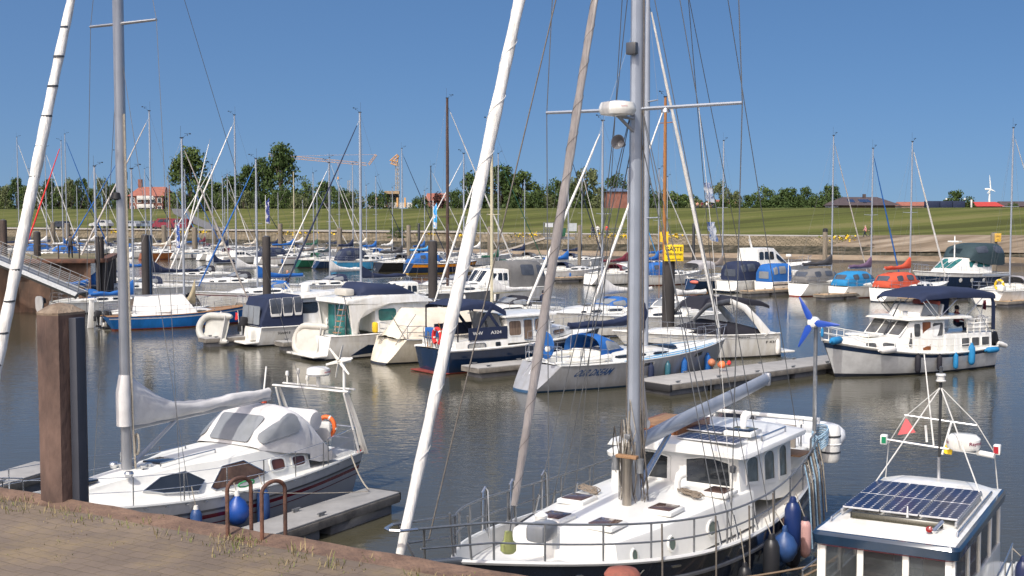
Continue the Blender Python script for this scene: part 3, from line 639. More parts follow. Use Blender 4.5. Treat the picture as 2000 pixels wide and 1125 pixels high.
for k, (px, py, Y, dd, m, lb) in enumerate(((547, 437, 178, .7, PWOOD, 'wooden post before the bank right of the flag'), (663, 445, 176, .8, PWOOD, 'wooden post with dark cap in front of the yellow weeds'), (798, 440, 172, .6, PWOOD, 'wooden post beside the bush on the bank'), (818, 437, 165, .35, DARKM, 'black post left of the pile with rust cap'), (957, 443, 168, .7, PWOOD, 'wooden post between green and white masts'), (1355, 437, 150, .35, DARKM, 'thin dark post behind the yellow guest sign'), (320, 440, 200, .8, PWOOD, 'wooden post in the timber dolphins at the slipway'), (345, 438, 204, .8, PWOOD, 'wooden post standing by the red vans'), (380, 444, 196, .9, PWOOD, 'wooden post right of the red vans'), (418, 448, 194, .8, PWOOD, 'wooden post at the foot of the dyke road'), (50, 436, 200, .8, PWOOD, 'wooden post on the far left berth'), (103, 434, 204, .8, PWOOD, 'wooden post below the dark parked car'), (131, 436, 205, .9, PWOOD, 'wooden post beside the man on the jetty'))):
    pile(lb, px, py, Y, dd, m, wood=True, group='posts before the far bank')
sp_ = pile('tall dark pile carrying the yellow guest sign', 1306, 508, 60, .62, mat('sign_pile', (.05, .042, .04), .8, sc=1.2, c2=(.02, .018, .018), bump=.5, bsc=6, stretch=(1, 1, .3), lo=.4, hi=.7), zb=-1)
YS = mat('sign_yellow', (.80, .55, .01), .5, var=.1, sc=2); BLKP = mat('black_lettering', (.012, .012, .014), .6)
P = atY(1316, 494, 59.6)
sg = thing('guest_sign', 'yellow sign reading GÄSTE Willkommen on top of a dark pile', 'sign', P)
MB().box((0, 0, 0), (.94, .03, .80), bev=.008).build('board', YS, sg)
for x in (-.45, .45): MB().box((x, 0, 0), (.02, .036, .82)).build('edge', mat('sign_edge', (.55, .36, .01)), sg)
q = quadf((-.47, -.016, -.40), (.47, -.016, -.40), (.47, -.016, .40), (-.47, -.016, .40), (0, 1, 0))
lettering(sg, 'GÄSTE', q, .05, .95, .60, .94, BLKP, .004); lettering(sg, 'Willkommen', q, .05, .95, .35, .53, BLKP, .004); lettering(sg, 'Yachthafen Hooksiel', q, .15, .86, .08, .17, BLKP, .004)
for x in (-.25, .15): MB().tube([(x, .05, -.5), (x, .05, .3)], .02, 5).build('bracket', DSTEEL, sg)
P = atY(1949, 464, 117.4); sg = thing('notice_sign', 'small weathered yellow notice on the wooden pile at right', 'sign', P)
MB().box((0, 0, 0), (.62, .04, .80), bev=.01).build('board', mat('faded_yellow', (.62, .38, .06), .7, var=.2), sg)
q = quadf((-.3, -.02, -.4), (.3, -.02, -.4), (.3, -.02, .4), (-.3, -.02, .4), (0, 1, 0)); lettering(sg, 'Gäste', q, .12, .88, .55, .85, mat('faded_letter', (.25, .13, .03)), .005); lettering(sg, 'Gäste', q, .3, .7, .2, .32, mat('faded_letter', (.25, .13, .03)), .005)
# ---- floating pontoons
PTOP = mat('pontoon_top', (.30, .295, .285), .85, var=.15, sc=1.5, bump=.3, bsc=30); PTIM = mat('pontoon_timber', (.17, .155, .135), .9, var=.35, sc=3, bump=.4, bsc=10); PFL = mat('pontoon_float', (.15, .15, .155), .85, var=.3, sc=1.5); PTAN = mat('tan_planks', (.36, .26, .16), .85, var=.25, sc=2)
def pontoon(label, a, b, wd, top=PTOP, z=.46, lip=True, group=None):
    a, b = V(a), V(b); a.z = b.z = 0; d = b - a; L = d.length; t = thing('pontoon', label, 'pontoon', a, math.atan2(d.y, d.x), group); h = wd / 2
    MB().box((L / 2, 0, z - .02), (L, wd, .05), bev=.012).build('deck', top, t)
    mb = MB()
    for y in (h - .06, -h + .06): mb.box((L / 2, y + math.copysign(.012, y), z - .14), (L + .03, .12, .19), bev=.01)
    for x in (.05, L - .05): mb.box((x, 0, z - .145), (.1, wd - .2, .18))
    mb.build('edge_beam', PTIM, t)
    n = max(1, int(L / 2.6))
    for i in range(n): MB().box((L * (i + .5) / n, 0, .02), (L / n * .86, wd * .84, .42), bev=.04).build('float', PFL, t)
    for i in range(int(L / 2.4)):
        for y in (h - .12, -h + .12): MB().box((.6 + i * 2.4, y, z + .03), (.14, .05, .05)).box((.6 + i * 2.4, y, z + .07), (.26, .05, .03)).build('cleat', DSTEEL, t)
    return t
fd = V((.506, .862, 0)); fp = V((.862, -.506, 0))
FO = at(748, 957, .46)
FG = pontoon('weathered grey finger pontoon beside the nearest yacht on the left', FO - fd * 10.5, FO, .95)
MB().box((10.52, 0, .36), (.10, .98, .22), bev=.045).build('end_fender', RUBB, FG)
pa, pb = (at(1289, 753, .46) + at(1253, 739, .46)) / 2, (at(1626, 709, .46) + at(1615, 693, .46)) / 2
PR = pontoon('long grey floating walkway leading to the white trawler yacht', pa, pb + (pb - pa) * .12, 2.0)
MB().box((.05, 0, .3), (.16, 2.06, .3), bev=.05).build('end_fender', RUBB, PR)
pontoon('short grey pontoon finger against the blue hulled cruiser', at(918, 716, .46), at(918, 716, .46) + FWA * 9, 1.3)
pontoon('pontoon finger behind the grey inflatable dinghy', at(395, 660, .46), at(395, 660, .46) + FWA * 9, 1.0)
pontoon('pontoon finger between the two white cruisers with dinghies', at(545, 667, .46), at(545, 667, .46) + FWA * 9, 1.0)
pontoon('grey pontoon passing behind the rusty corner pile', at(-60, 952, .46), at(86, 908, .46) + V((.1, .3, 0)), 1.1)
for k, (px, py, lb) in enumerate(((1955, 588, 'tan planked finger right of the yacht with the yellow horseshoe buoy'), (1765, 582, 'tan planked finger beside the red tented yacht'), (1600, 575, 'tan planked finger between grey and blue tented yachts'), (1455, 568, 'tan planked finger beside the navy canopied cruiser'), (1088, 542, 'tan planked finger beside the yacht with blue dodger'))):
    pontoon(lb, at(px, py, .46), at(px, py, .46) + FWA * 8, 1.2, PTAN, group='planked fingers in the far row')
# main walkways behind each row
def wk(label, p, q): pontoon(label, at(*p), at(*q), 2.2)
wk('walkway at the bows of the middle row', (470, 600), (1180, 640)); 
# ---- the quay in the foreground
QZ = 3.6
e0, e1 = at(0, 955, QZ), at(940, 1115, QZ); qdv = (e1 - e0).normalized(); qn = V((qdv.y, -qdv.x, 0))  # qn points to the camera side
if qn.y > 0: qn = -qn
QROT = math.atan2(qdv.y, qdv.x)
def paving_mat():
    m, n, l, b = node_mat('quay_paving'); b.inputs['Roughness'].default_value = .92; b.inputs['Specular IOR Level'].default_value = .2
    tc = n.new('ShaderNodeTexCoord'); mp = n.new('ShaderNodeMapping'); mp.inputs['Rotation'].default_value = (0, 0, -QROT); l.new(tc.outputs['Object'], mp.inputs[0])
    wz = n.new('ShaderNodeTexNoise'); wz.inputs['Scale'].default_value = 2.0; l.new(mp.outputs[0], wz.inputs['Vector'])
    ad = n.new('ShaderNodeMix'); ad.data_type = 'RGBA'; ad.blend_type = 'LINEAR_LIGHT'; ad.inputs[0].default_value = .03; l.new(mp.outputs[0], ad.inputs[6]); l.new(wz.outputs[1], ad.inputs[7])
    br = n.new('ShaderNodeTexBrick'); br.inputs['Scale'].default_value = 1; br.inputs['Brick Width'].default_value = .24; br.inputs['Row Height'].default_value = .155; br.inputs['Mortar Size'].default_value = .010; br.inputs['Mortar Smooth'].default_value = .9
    br.inputs['Color1'].default_value = (.205, .166, .138, 1); br.inputs['Color2'].default_value = (.175, .144, .122, 1); br.inputs['Mortar'].default_value = (.165, .132, .10, 1); l.new(ad.outputs[2], br.inputs['Vector'])
    z = n.new('ShaderNodeTexNoise'); z.inputs['Scale'].default_value = 1.1; z.inputs['Detail'].default_value = 9; z.inputs['Roughness'].default_value = .72; l.new(tc.outputs['Object'], z.inputs['Vector'])
    rp = n.new('ShaderNodeValToRGB'); e = rp.color_ramp.elements; e[0].position = .47; e[0].color = (0, 0, 0, 1); e[1].position = .62; e[1].color = (1, 1, 1, 1); l.new(z.outputs[0], rp.inputs[0])
    z3 = n.new('ShaderNodeTexNoise'); z3.inputs['Scale'].default_value = 14; z3.inputs['Detail'].default_value = 4; l.new(tc.outputs['Object'], z3.inputs['Vector'])
    mm = n.new('ShaderNodeMath'); mm.operation = 'MULTIPLY'; l.new(rp.outputs[0], mm.inputs[0]); l.new(z3.outputs[0], mm.inputs[1]); rp.color_ramp.elements[1].color = (.75, .75, .75, 1)
    mx = n.new('ShaderNodeMix'); mx.data_type = 'RGBA'; l.new(mm.outputs[0], mx.inputs[0]); l.new(br.outputs[0], mx.inputs[6]); mx.inputs[7].default_value = (.26, .20, .105, 1)
    z2 = n.new('ShaderNodeTexNoise'); z2.inputs['Scale'].default_value = .55; z2.inputs['Detail'].default_value = 6; l.new(tc.outputs['Object'], z2.inputs['Vector'])
    r2 = n.new('ShaderNodeValToRGB'); r2.color_ramp.elements[0].position = .35; r2.color_ramp.elements[0].color = (.68, .66, .63, 1); r2.color_ramp.elements[1].position = .68; r2.color_ramp.elements[1].color = (1.1, 1.08, 1.03, 1); l.new(z2.outputs[0], r2.inputs[0])
    m2 = n.new('ShaderNodeMix'); m2.data_type = 'RGBA'; m2.blend_type = 'MULTIPLY'; m2.inputs[0].default_value = 1; l.new(mx.outputs[2], m2.inputs[6]); l.new(r2.outputs[0], m2.inputs[7]); l.new(m2.outputs[2], b.inputs['Base Color'])
    bp = n.new('ShaderNodeBump'); bp.inputs['Strength'].default_value = .5; bp.inputs['Distance'].default_value = .012; bp.invert = True; l.new(br.outputs['Fac'], bp.inputs['Height'])
    b2 = n.new('ShaderNodeBump'); b2.inputs['Strength'].default_value = .35; b2.inputs['Distance'].default_value = .02; l.new(z3.outputs[0], b2.inputs['Height']); l.new(bp.outputs[0], b2.inputs['Normal']); l.new(b2.outputs[0], b.inputs['Normal'])
    return m
qa_, qb_ = e0 - qdv * 30, e1 + qdv * 30; rows = []
for i in range(120):
    p = qa_ + (qb_ - qa_) * (i / 119); rows.append([p + qn * d + V((0, 0, (.03 * noise.noise(V((i * .6, d, 0))) if 0 < d < 5 else 0) - .0)) for d in (.34, .5, .8, 1.3, 2, 3, 4.5, 30)])
tag(MB().grid(rows).build('quay', paving_mat()), kind='structure')
qw = sheet_wall('quay_wall', V((qb_.x, qb_.y, 0)), V((qa_.x, qa_.y, 0)), -.6, QZ - .2, RUSTD, step=.5, dep=-.3, label='rusty sheet pile wall of the paved quay in front')
rows = []
for i in range(300):
    p = qa_ + (qb_ - qa_) * (i / 299); j = .03 * noise.noise(V((i * .35, 0, 5))); k = .02 * noise.noise(V((i * .5, 3, 5)))
    rows.append([p + qn * d + V((0, 0, z)) for d, z in ((-.02 + j, -.3), (-.02 + j, .0 + k), (.02 + j, .03 + k), (.07 + k, .03 + k), (.10 + j, .02 + k), (.35 + 2 * j, -.012))])
MB().grid([[p - V(qw.location) for p in r] for r in rows]).build('steel_edge', RUSTO, qw, 30)
# dry grass tufts and litter on the quay
mb = MB()
def tuft(c, n, h, sp):
    for k in range(n):
        p = c + V((random.gauss(0, sp), random.gauss(0, sp), 0)); a = random.uniform(0, 6.28); l_ = h * random.uniform(.4, 1.2); t_ = p + V((math.cos(a) * l_ * .6, math.sin(a) * l_ * .6, l_)); s = V((-math.sin(a), math.cos(a), 0)) * .005
        m_ = (p + t_) / 2 + V((0, 0, l_ * .14)); i = 0 if random.random() < .55 else 1
        mb.add([p - s, p + s, m_ + s * .8, m_ - s * .8, t_], [(0, 1, 2, 3), (3, 2, 4)], i)
for k in range(95):
    d = random.choice((.2, .3, .36, .45, .6)) + abs(random.gauss(0, .12)); x = random.uniform(-2, 11); tuft(e0 + qdv * x + qn * d, random.randint(5, 22), random.uniform(.02, .075) * random.choice((1, 1, 1.6)), .09)
for k in range(120):
    d = random.uniform(.5, 4.2); x = random.uniform(-2, 11); tuft(e0 + qdv * x + qn * d, random.randint(6, 24), .018, .08)
tag(mb.build('grass_tufts', [mat('dry_grass', (.25, .20, .10), .9, var=.3), mat('green_grass', (.13, .15, .04), .9, var=.2)]), 'dry grass tufts growing along the rusty edge and in the paving joints', 'grass', kind='stuff')
# big rusty box pile on the quay edge
pc = at(126, 974, QZ); bp_ = thing('steel_pile', 'tall rusty box section steel pile standing at the quay edge', 'pile', (pc.x, pc.y, -.8), R(-24)); hh = atY(122, 612, pc.y).z + .8
PR_ = mat('brown_rusty_steel', (.145, .092, .072), .8, sc=1.5, bump=.6, bsc=9, c2=(.042, .026, .022), lo=.38, hi=.62, det=10, stretch=(1, 1, .45))
out = [(-.22, -.08), (-.17, -.20), (.02, -.25), (.16, -.20), (.19, -.06), (.19, .2), (0, .28), (-.2, .2)]
MB().grid([[(x, y, z) for x, y in out] for z in (0, hh * .4, hh * .75, hh - .01)], cv=True, cap=(True, False)).build('shaft', PR_, bp_, 20)
MB().grid([[(x * q, y * q, z) for x, y in out] for q, z in ((1, hh - .01), (1.02, hh + .02), (.5, hh + .10), (.02, hh + .13))], cv=True, cap=(True, True)).build('cap', mat('weathered_cap', (.28, .22, .16), .9, c2=(.14, .10, .07), sc=5, bump=.5), bp_, 30)
MB().hexa([(.195, -.08, 0), (.30, -.07, 0), (.30, .08, 0), (.195, .1, 0)], [(.195, -.08, hh - .04), (.30, -.07, hh - .04), (.30, .08, hh - .04), (.195, .1, hh - .04)], .012).build('shaded_face', mat('shade_black_blue', (.028, .032, .045), .5), bp_)  # pile's unlit right face: shade painted as a near-black strip
# ladder stirrups
lad = thing('quay_ladder', 'rusty boarding ladder with two arched handrails at the quay edge', 'ladder', at(500, 1048, QZ))
for px, py in ((463, 1042), (530, 1050)):
    c = at(px, py, QZ) - V(lad.location); h = .58; a = -qn * .20 + qdv * .02; b = qn * .12 - qdv * .02; pa = []
    for i in range(13):
        q = i / 12; an = math.pi * q; pa.append(c + a * (1 + math.cos(an)) / 2 + b * (1 - math.cos(an)) / 2 + V((0, 0, h - .1 + .11 * math.sin(an))))
    MB().tube([c + a + V((0, 0, -.5))] + pa + [c + b + V((0, 0, -.02))], .022, 8).build('handrail', RUST, lad)
mb = MB(); c0 = at(463, 1042, QZ) - V(lad.location) - qn * .13; c1 = at(530, 1050, QZ) - V(lad.location) - qn * .13
for k in range(9): mb.tube([c0 + V((0, 0, -.3 - k * .33)), c1 + V((0, 0, -.3 - k * .33))], .018, 6)
mb.build('rungs', RUST, lad)
bl = thing('bollard', 'rusty red mushroom bollard top at the quay edge', 'bollard', at(1215, 1176, QZ)); MB().lathe([(.10, 0), (.085, .10), (.10, .17), (.15, .20), (.16, .25), (.13, .29), (.05, .31), (0, .312)], n=20).build('post', mat('red_rust', (.30, .09, .06), .8, c2=(.16, .06, .045), sc=6, bump=.4, bsc=20), bl)
# ================================================================== TREES
def leafmat(name, c):
    m, n, l, b = node_mat(name); b.inputs['Roughness'].default_value = .7; b.inputs['Specular IOR Level'].default_value = .2
    g = n.new('ShaderNodeNewGeometry'); rp = n.new('ShaderNodeValToRGB'); l.new(g.outputs['Random Per Island'], rp.inputs[0])
    rp.color_ramp.elements[0].color = (*[x * .62 for x in c], 1); rp.color_ramp.elements[1].color = (*[x * 1.35 for x in c], 1); l.new(rp.outputs[0], b.inputs['Base Color'])
    b.inputs['Subsurface Weight'].default_value = 0
    return m
LG = [leafmat('leaf_deep', (.044, .072, .020)), leafmat('leaf_mid', (.066, .098, .026)), leafmat('leaf_grey', (.105, .125, .055)), leafmat('leaf_copper', (.05, .022, .02))]
BARK = mat('bark', (.08, .065, .05), .9, var=.3)
def crown_mesh(rng, clumps, n, ls, shape):
    mb = MB(); cl = []
    for k in range(clumps):
        z = rng.uniform(0, 1); rr = shape(z) * math.sqrt(rng.uniform(.15, 1)); a = rng.uniform(0, 6.28); cl.append((V((rr * math.cos(a), rr * math.sin(a), z)), rng.uniform(.09, .2)))
    for k in range(n):
        c, r_ = rng.choice(cl); d = V((rng.gauss(0, 1), rng.gauss(0, 1), rng.gauss(0, 1))).normalized() * r_ * rng.uniform(.55, 1.05); d.z *= .75; p = c + d; p.z = max(p.z, .01)
        s = ls * rng.uniform(.5, 1.3); nq = (d.normalized() + V((rng.gauss(0, .6), rng.gauss(0, .6), rng.gauss(0, .6)))).normalized(); x = nq.orthogonal().normalized(); x.rotate(Matrix.Rotation(rng.uniform(0, 6.28), 3, nq)); y = nq.cross(x)
        mb.add([p - x * s, p - y * s * .6, p + x * s, p + y * s * .6], [(0, 1, 2, 3)])
    me = bpy.data.meshes.new('crown'); me.from_pydata([tuple(v) for v in mb.v], [], mb.f)
    return me, cl
ROUND = lambda z: .50 * math.sqrt(max(0, 1 - (2 * z - .9) ** 2 / 1.25)); TALL = lambda z: .34 * math.sqrt(max(.02, 1 - (2 * z - .85) ** 2 / 1.4)) * (1.0 if z < .55 else .85); CONE = lambda z: .42 * (1.02 - z) ** .8 * (1 if z > .12 else .7); WIDE = lambda z: .62 * math.sqrt(max(0, 1 - (1.6 * z - .5) ** 2 / 1.35))
rng = random.Random(5); CR = {}
for key, shp, cl, nl, ls in (('round', ROUND, 60, 4200, .034), ('tall', TALL, 60, 4200, .028), ('cone', CONE, 40, 2400, .030), ('wide', WIDE, 60, 3800, .036)):
    CR[key] = [crown_mesh(rng, cl, nl, ls, shp) for _ in range(3)]
def tree(label, px, ytop, Y, wpx, kind='round', tone=0, zb=2.4, group=None, trunk=.14, name='leafy_tree'):
    if kind == 'wide': trunk = .03
    P = atY(px, ytop, Y); h = P.z - zb; wd = wpx / F * Y * 1.34; t = thing(name, label, 'tree', (P.x, P.y, zb), 0, group)
    me, cl = rng.choice(CR[kind]); me = me.copy(); me.materials.clear(); me.materials.append(LG[tone])
    sx = wd / (2 * max(math.hypot(c.x, c.y) + .12 for c, r_ in cl)); hc = h * (1 - trunk)
    o = bpy.data.objects.new('crown', me); COL.objects.link(o); o.parent = t; o.location = (0, 0, h * trunk * .7); o.scale = (sx, sx, hc * 1.0); o.rotation_euler = (0, 0, rng.uniform(0, 6.28))
    zmax = max(v.co.z for v in me.vertices); o.scale.z = (h - h * trunk * .7) / zmax
    mb = MB(); mb.tube([(0, 0, -.3), (.02 * h, 0, h * .3), (0, .01 * h, h * .8)], [h * .028, h * .02, h * .006], 7); Mr = Matrix.Rotation(o.rotation_euler.z, 3, 'Z')
    for c, r_ in cl[:9]:
        q = Mr @ V((c.x * sx, c.y * sx, 0)) + V((0, 0, c.z * o.scale.z + h * trunk * .7)); mb.tube([(0, 0, max(h * .12, q.z * .5)), q * .55 + V((0, 0, q.z * .3)), q], [h * .012, h * .008, h * .003], 5)
    mb.build('trunk', BARK, t)
for a in ((370, 284, 300, 78, 'tall', 1, 'tall loose tree with a bare lower stem left of the long hedge of trees'), (548, 276, 300, 66, 'tall', 0, 'tallest dark tree beside the crane jib'), (512, 305, 302, 50, 'tall', 0, 'tall tree leaning on the tallest dark tree'), (484, 318, 300, 56, 'round', 0, 'dark rounded tree left of the tall pair'), (450, 340, 296, 70, 'round', 0, 'broad dark tree behind the double white furled sails'), (415, 352, 298, 60, 'round', 1, 'bushy tree between the loose tall tree and the dark ones'), (400, 366, 292, 70, 'wide', 0, 'low bush at the foot of the tall loose tree'), (597, 342, 296, 40, 'cone', 1, 'pointed conical tree right of the tallest tree'), (632, 350, 296, 56, 'round', 0, 'rounded tree right of the pointed conical tree'), (664, 364, 292, 50, 'wide', 0, 'low spreading tree below the crane jib'), (560, 362, 290, 90, 'wide', 0, 'low shrub mass under the tallest tree'), (480, 368, 290, 90, 'wide', 0, 'low shrub mass under the dark rounded tree'), (684, 374, 288, 26, 'wide', 0, 'small shrub at the right end of the long tree group'), (740, 370, 300, 60, 'wide', 0, 'low trees behind the building site'), (820, 380, 300, 44, 'wide', 0, 'low hedge right of the building site'), (855, 372, 310, 34, 'round', 3, 'small copper leaved tree beside a red roof'), (920, 330, 285, 70, 'round', 0, 'dark tree behind the big white furled sail'), (975, 318, 285, 92, 'round', 0, 'largest rounded tree behind the cream mast'), (1020, 330, 285, 70, 'round', 1, 'full rounded tree right of the cream mast'), (1085, 345, 285, 60, 'round', 0, 'dark tree behind the grey furled staysail'), (1145, 325, 285, 66, 'round', 2, 'pale grey green willow behind the grey mast'), (1110, 356, 283, 60, 'wide', 0, 'low dark bush left of the pale willow'), (1205, 334, 300, 60, 'round', 0, 'dark tree behind the brick building'), (1250, 325, 300, 50, 'round', 0, 'dark tree right of the brick building beside the big mast'), (1320, 372, 300, 80, 'wide', 1, 'low trees behind the wooden mast'), (1290, 368, 300, 50, 'wide', 0, 'dark low trees at the wooden mast foot'), (1408, 350, 290, 40, 'round', 2, 'thin greyish tree right of the people on the dyke'), (1438, 370, 290, 30, 'round', 2, 'small greyish tree beside the thin grey mast'), (1492, 360, 285, 52, 'round', 1, 'rounded tree right of the grey mast on the dyke'), (1540, 364, 285, 60, 'round', 0, 'broad dark tree in the right hand group'), (1575, 362, 285, 44, 'round', 0, 'dark tree in the middle of the right hand group'), (1622, 358, 282, 50, 'round', 0, 'dark tree left of the dark roofed house'), (1515, 380, 280, 80, 'wide', 0, 'low bushes below the right hand group'), (1595, 382, 280, 70, 'wide', 0, 'low bush mass left of the dark roofed house'), (1870, 369, 270, 54, 'round', 0, 'single round tree at the right near the red roofs'), (1978, 393, 270, 30, 'wide', 0, 'low round bush at the right edge of the dyke'), (1350, 378, 300, 50, 'wide', 0, 'dark low bush beyond the people on the dyke')):
    tree(a[6], a[0], a[1], a[2], a[3], a[4], a[5], group='trees beyond the dyke')
SH = (('rounded shrub', 'round'), ('spreading shrub', 'wide'), ('tall bushy shrub', 'round'))
for i, (px, py) in enumerate([(395 + k * 27, 368 + (k * 37 % 11)) for k in range(12)] + [(890 + k * 26, 366 + (k * 29 % 13)) for k in range(12)] + [(1270 + k * 30, 384 + (k * 17 % 7)) for k in range(6)] + [(1465 + k * 25, 378 + (k * 23 % 9)) for k in range(7)]):
    tree(SH[i % 3][0] + ' filling the gaps under the taller trees beyond the dyke', px, py, 279 + (i * 13 % 9), 42, SH[i % 3][1], (0, 1, 0, 2)[i % 4], group='shrubs beyond the dyke', name='shrub')
for i in range(13):
    px = -10 + i * 21; tree(('slender young tree in the row at the far left before the brick house', 'bushy young tree in the row at the far left before the brick house')[i % 2], px, 352 + 12 * math.sin(i * 2.3) + random.uniform(-4, 4), 330, 34, 'tall' if i % 2 else 'round', (1, 2, 0)[i % 3], group='row of young trees at the far left')
tree('green bush growing out of the stone bank', 775, 442, 196, 30, 'wide', 1, zb=2.9, trunk=.02, name='bush')
# ================================================================== HOUSES, SITE, CRANE, TURBINE
BRICK = mat('red_brick', (.22, .095, .07), .9, var=.25, sc=1); ROOFR = mat('red_tiles', (.30, .11, .075), .8, var=.2, sc=1); ROOFD = mat('brown_tiles', (.075, .055, .055), .7, var=.2, sc=1); WALLW = mat('white_wall', (.62, .61, .58), .9); WINB = GLASS
def house(name, label, pxa, pxb, ye, yr, Y, wall, roof, dep=10, zb=2.4, nw=4, floors=1, hip=0.0, gable=False, roofw=.4):
    a, b = atY(pxa, ye, Y), atY(pxb, ye, Y); zr = atY(pxa, yr, Y).z; t = thing(name, label, 'building', (a.x, Y, zb)); w_ = b.x - a.x; h = a.z - zb; r_ = zr - zb
    MB().box((w_ / 2, dep / 2, h / 2), (w_, dep, h)).build('wall', wall, t)
    k = hip * w_; e = roofw
    v = [(-e, -e, h), (w_ + e, -e, h), (w_ + e, dep + e, h), (-e, dep + e, h), (k, dep / 2, r_), (w_ - k, dep / 2, r_)]
    if r_ > h + .05: MB().add(v, [(0, 1, 5, 4), (2, 3, 4, 5), (1, 2, 5), (3, 0, 4), (0, 3, 2, 1)]).build('roof', roof, t, 10)
    for f in range(floors):
        for i in range(nw):
            x = w_ * (i + .5) / nw; z = h * (f + .5) / floors; ww = min(w_ / nw * .5, 1.6); hh_ = min(h / floors * .5, 1.5)
            fr = MB().box((x, -.03, z), (ww + .25, .1, hh_ + .25)).build('window', WALLW, t); MB().box((x, -.07, z), (ww, .1, hh_)).build('pane', WINB, fr)
    return t, w_, h, r_
h1 = house('brick_house', 'tall red brick house with red roof and white balconies at the far left', 252, 318, 383, 364, 300, BRICK, ROOFR, 12, zb=7, nw=5, floors=2, hip=.1)
mb = MB()
for z in (1.2, 3.2): mb.box((4.3, -.7, z), (4, 1.4, .15)); mb.box((4.3, -1.38, z + .5), (4, .08, .7))
mb.build('balcony', WALLW, h1[0])
MB().box((1, 6, 7.2), (.9, .9, 2)).build('chimney', BRICK, h1[0])
house('white_house', 'low white house with dark gable right of the brick house', 322, 352, 392, 375, 302, WALLW, ROOFD, 9, zb=7, nw=3)
house('flat_block', 'pale flat roofed block behind the young trees', 70, 112, 364, 363, 380, mat('pale_block', (.5, .5, .5)), ROOFD, 12, nw=6, floors=2)
hb = house('brick_hall', 'square red brick building with a glass pyramid roof among the trees', 1186, 1232, 374, 366, 262, BRICK, mat('glass_roof', (.12, .16, .22), .2), 8, zb=2.4, nw=0, hip=.4)
hd = house('dark_roof_house', 'wide house with dark brown tiled roof and solar panels behind the dyke', 1646, 1748, 401, 384, 265, mat('brown_wall', (.14, .09, .08), .9), ROOFD, 14, nw=6, hip=.16, roofw=1.2)
MB().box((hd[1] * .42, 0.5, hd[3] + .1), (.6, .6, .9)).build('chimney', ROOFD, hd[0])
q = quadf((0, -1.2, hd[2]), (hd[1], -1.2, hd[2]), (hd[1] * .84, 7, hd[3]), (hd[1] * .16, 7, hd[3]), (5, 7, 0)); 
for u in ((.1, .25), (.36, .62)): MB().panel(q, rrect(u[0], u[1], .35, .7), .05, .05).build('solar_panel', mat('far_solar', (.02, .03, .07), .2), hd[0])
house('low_red_house', 'low house with red roof right of the dark roofed house', 1762, 1822, 402, 394, 300, mat('tan_wall', (.4, .3, .24)), ROOFR, 8, nw=4)
house('red_roof_house', 'long bright red roof at the far right below the wind turbine', 1902, 1958, 403, 394, 280, BRICK, mat('bright_red_tiles', (.42, .045, .035), .8), 8, nw=3)
house('brown_roof_house', 'brown roofed house at the right edge behind the dyke', 1962, 2030, 403, 393, 300, BRICK, ROOFD, 8, nw=3)
house('roof_by_copper_tree', 'small red roofed house beside the copper leaved tree', 832, 872, 392, 377, 320, BRICK, ROOFR, 8, nw=2)
house('far_red_house', 'low red roofs between wooden mast and willow', 1255, 1300, 398, 388, 330, BRICK, ROOFR, 8, nw=3); house('far_red_house', 'low red brick house behind the sitting people', 1385, 1440, 400, 390, 330, BRICK, ROOFR, 8, nw=3)
CRO = mat('crane_orange', (.60, .33, .12), .6, var=.1)
def lattice(mb, a, b, s, n, r):
    a, b = V(a), V(b); d = (b - a).normalized(); x = d.orthogonal().normalized() if abs(d.z) > .9 else V((0, 0, 1)).cross(d).normalized(); y = d.cross(x)
    cs = [x * s + y * s, -x * s + y * s, -x * s - y * s, x * s - y * s]
    for c in cs: mb.tube([a + c, b + c], r, 4)
    for i in range(n):
        p, q = a.lerp(b, i / n), a.lerp(b, (i + 1) / n)
        for k in range(4): mb.tube([p + cs[k], q + cs[(k + 1) % 4]], r * .6, 4)
Yc = 420; ct = atY(682, 352, Yc); cb = V((ct.x, Yc, 2.4)); cr = thing('tower_crane', 'orange tower crane with long drooping jib beyond the trees', 'crane', cb)
mb = MB(); lattice(mb, (0, 0, 0), ct - cb, .4, 16, .06); mb.build('tower', mat('crane_mast', (.4, .36, .32), .6), cr)
tip, root_, apex, tail = atY(524, 303, Yc), atY(716, 321, Yc), atY(735, 302, Yc), atY(720, 322, Yc)
mb = MB(); lattice(mb, tip - cb, root_ - cb, .45, 30, .055); mb.build('jib', CRO, cr)
mb = MB(); lattice(mb, tail - cb, apex - cb, .3, 5, .06); mb.tube([apex - cb, atY(640, 303, Yc) - cb, atY(560, 306, Yc) - cb], .035, 4); mb.build('tie_bars', CRO, cr)
hk = atY(660, 318, Yc) - cb; MB().tube([hk, hk - V((0, 0, 5))], .05, 4).box(hk - V((0, 0, 5.2)), (.5, .5, .8)).build('hook', CRO, cr)
c2 = atY(776, 400, 400); cr = thing('slewing_crane', 'second orange crane with folded jib above the building site', 'crane', (c2.x, 400, 2.4)); o_ = V(cr.location)
mb = MB(); lattice(mb, (0, 0, 0), atY(776, 318, 400) - o_, .4, 14, .1); mb.build('tower', mat('crane_mast', (.4, .36, .32), .6), cr)
mb = MB(); lattice(mb, atY(776, 320, 400) - o_, atY(764, 316, 400) - o_, .6, 3, .15); lattice(mb, atY(763, 316, 400) - o_, atY(778, 303, 400) - o_, .4, 3, .12); mb.tube([atY(778, 303, 400) - o_, atY(776, 320, 400) - o_], .2, 4); mb.build('jib', CRO, cr)
bs = thing('building_site', 'unfinished building with scaffold and white site fence on the dyke line', 'building', atY(718, 405, 300)); o_ = V(bs.location)
for i in range(14): MB().box(atY(722 + i * 6.3, 401, 300) - o_, (.7, .2, 1.3)).build('fence_panel', WALLW, bs)
mb = MB()
for i in range(6):
    for z in (404, 374): pass
    mb.tube([atY(753 + i * 5, 405, 303) - o_, atY(753 + i * 5, 378, 303) - o_], .1, 4)
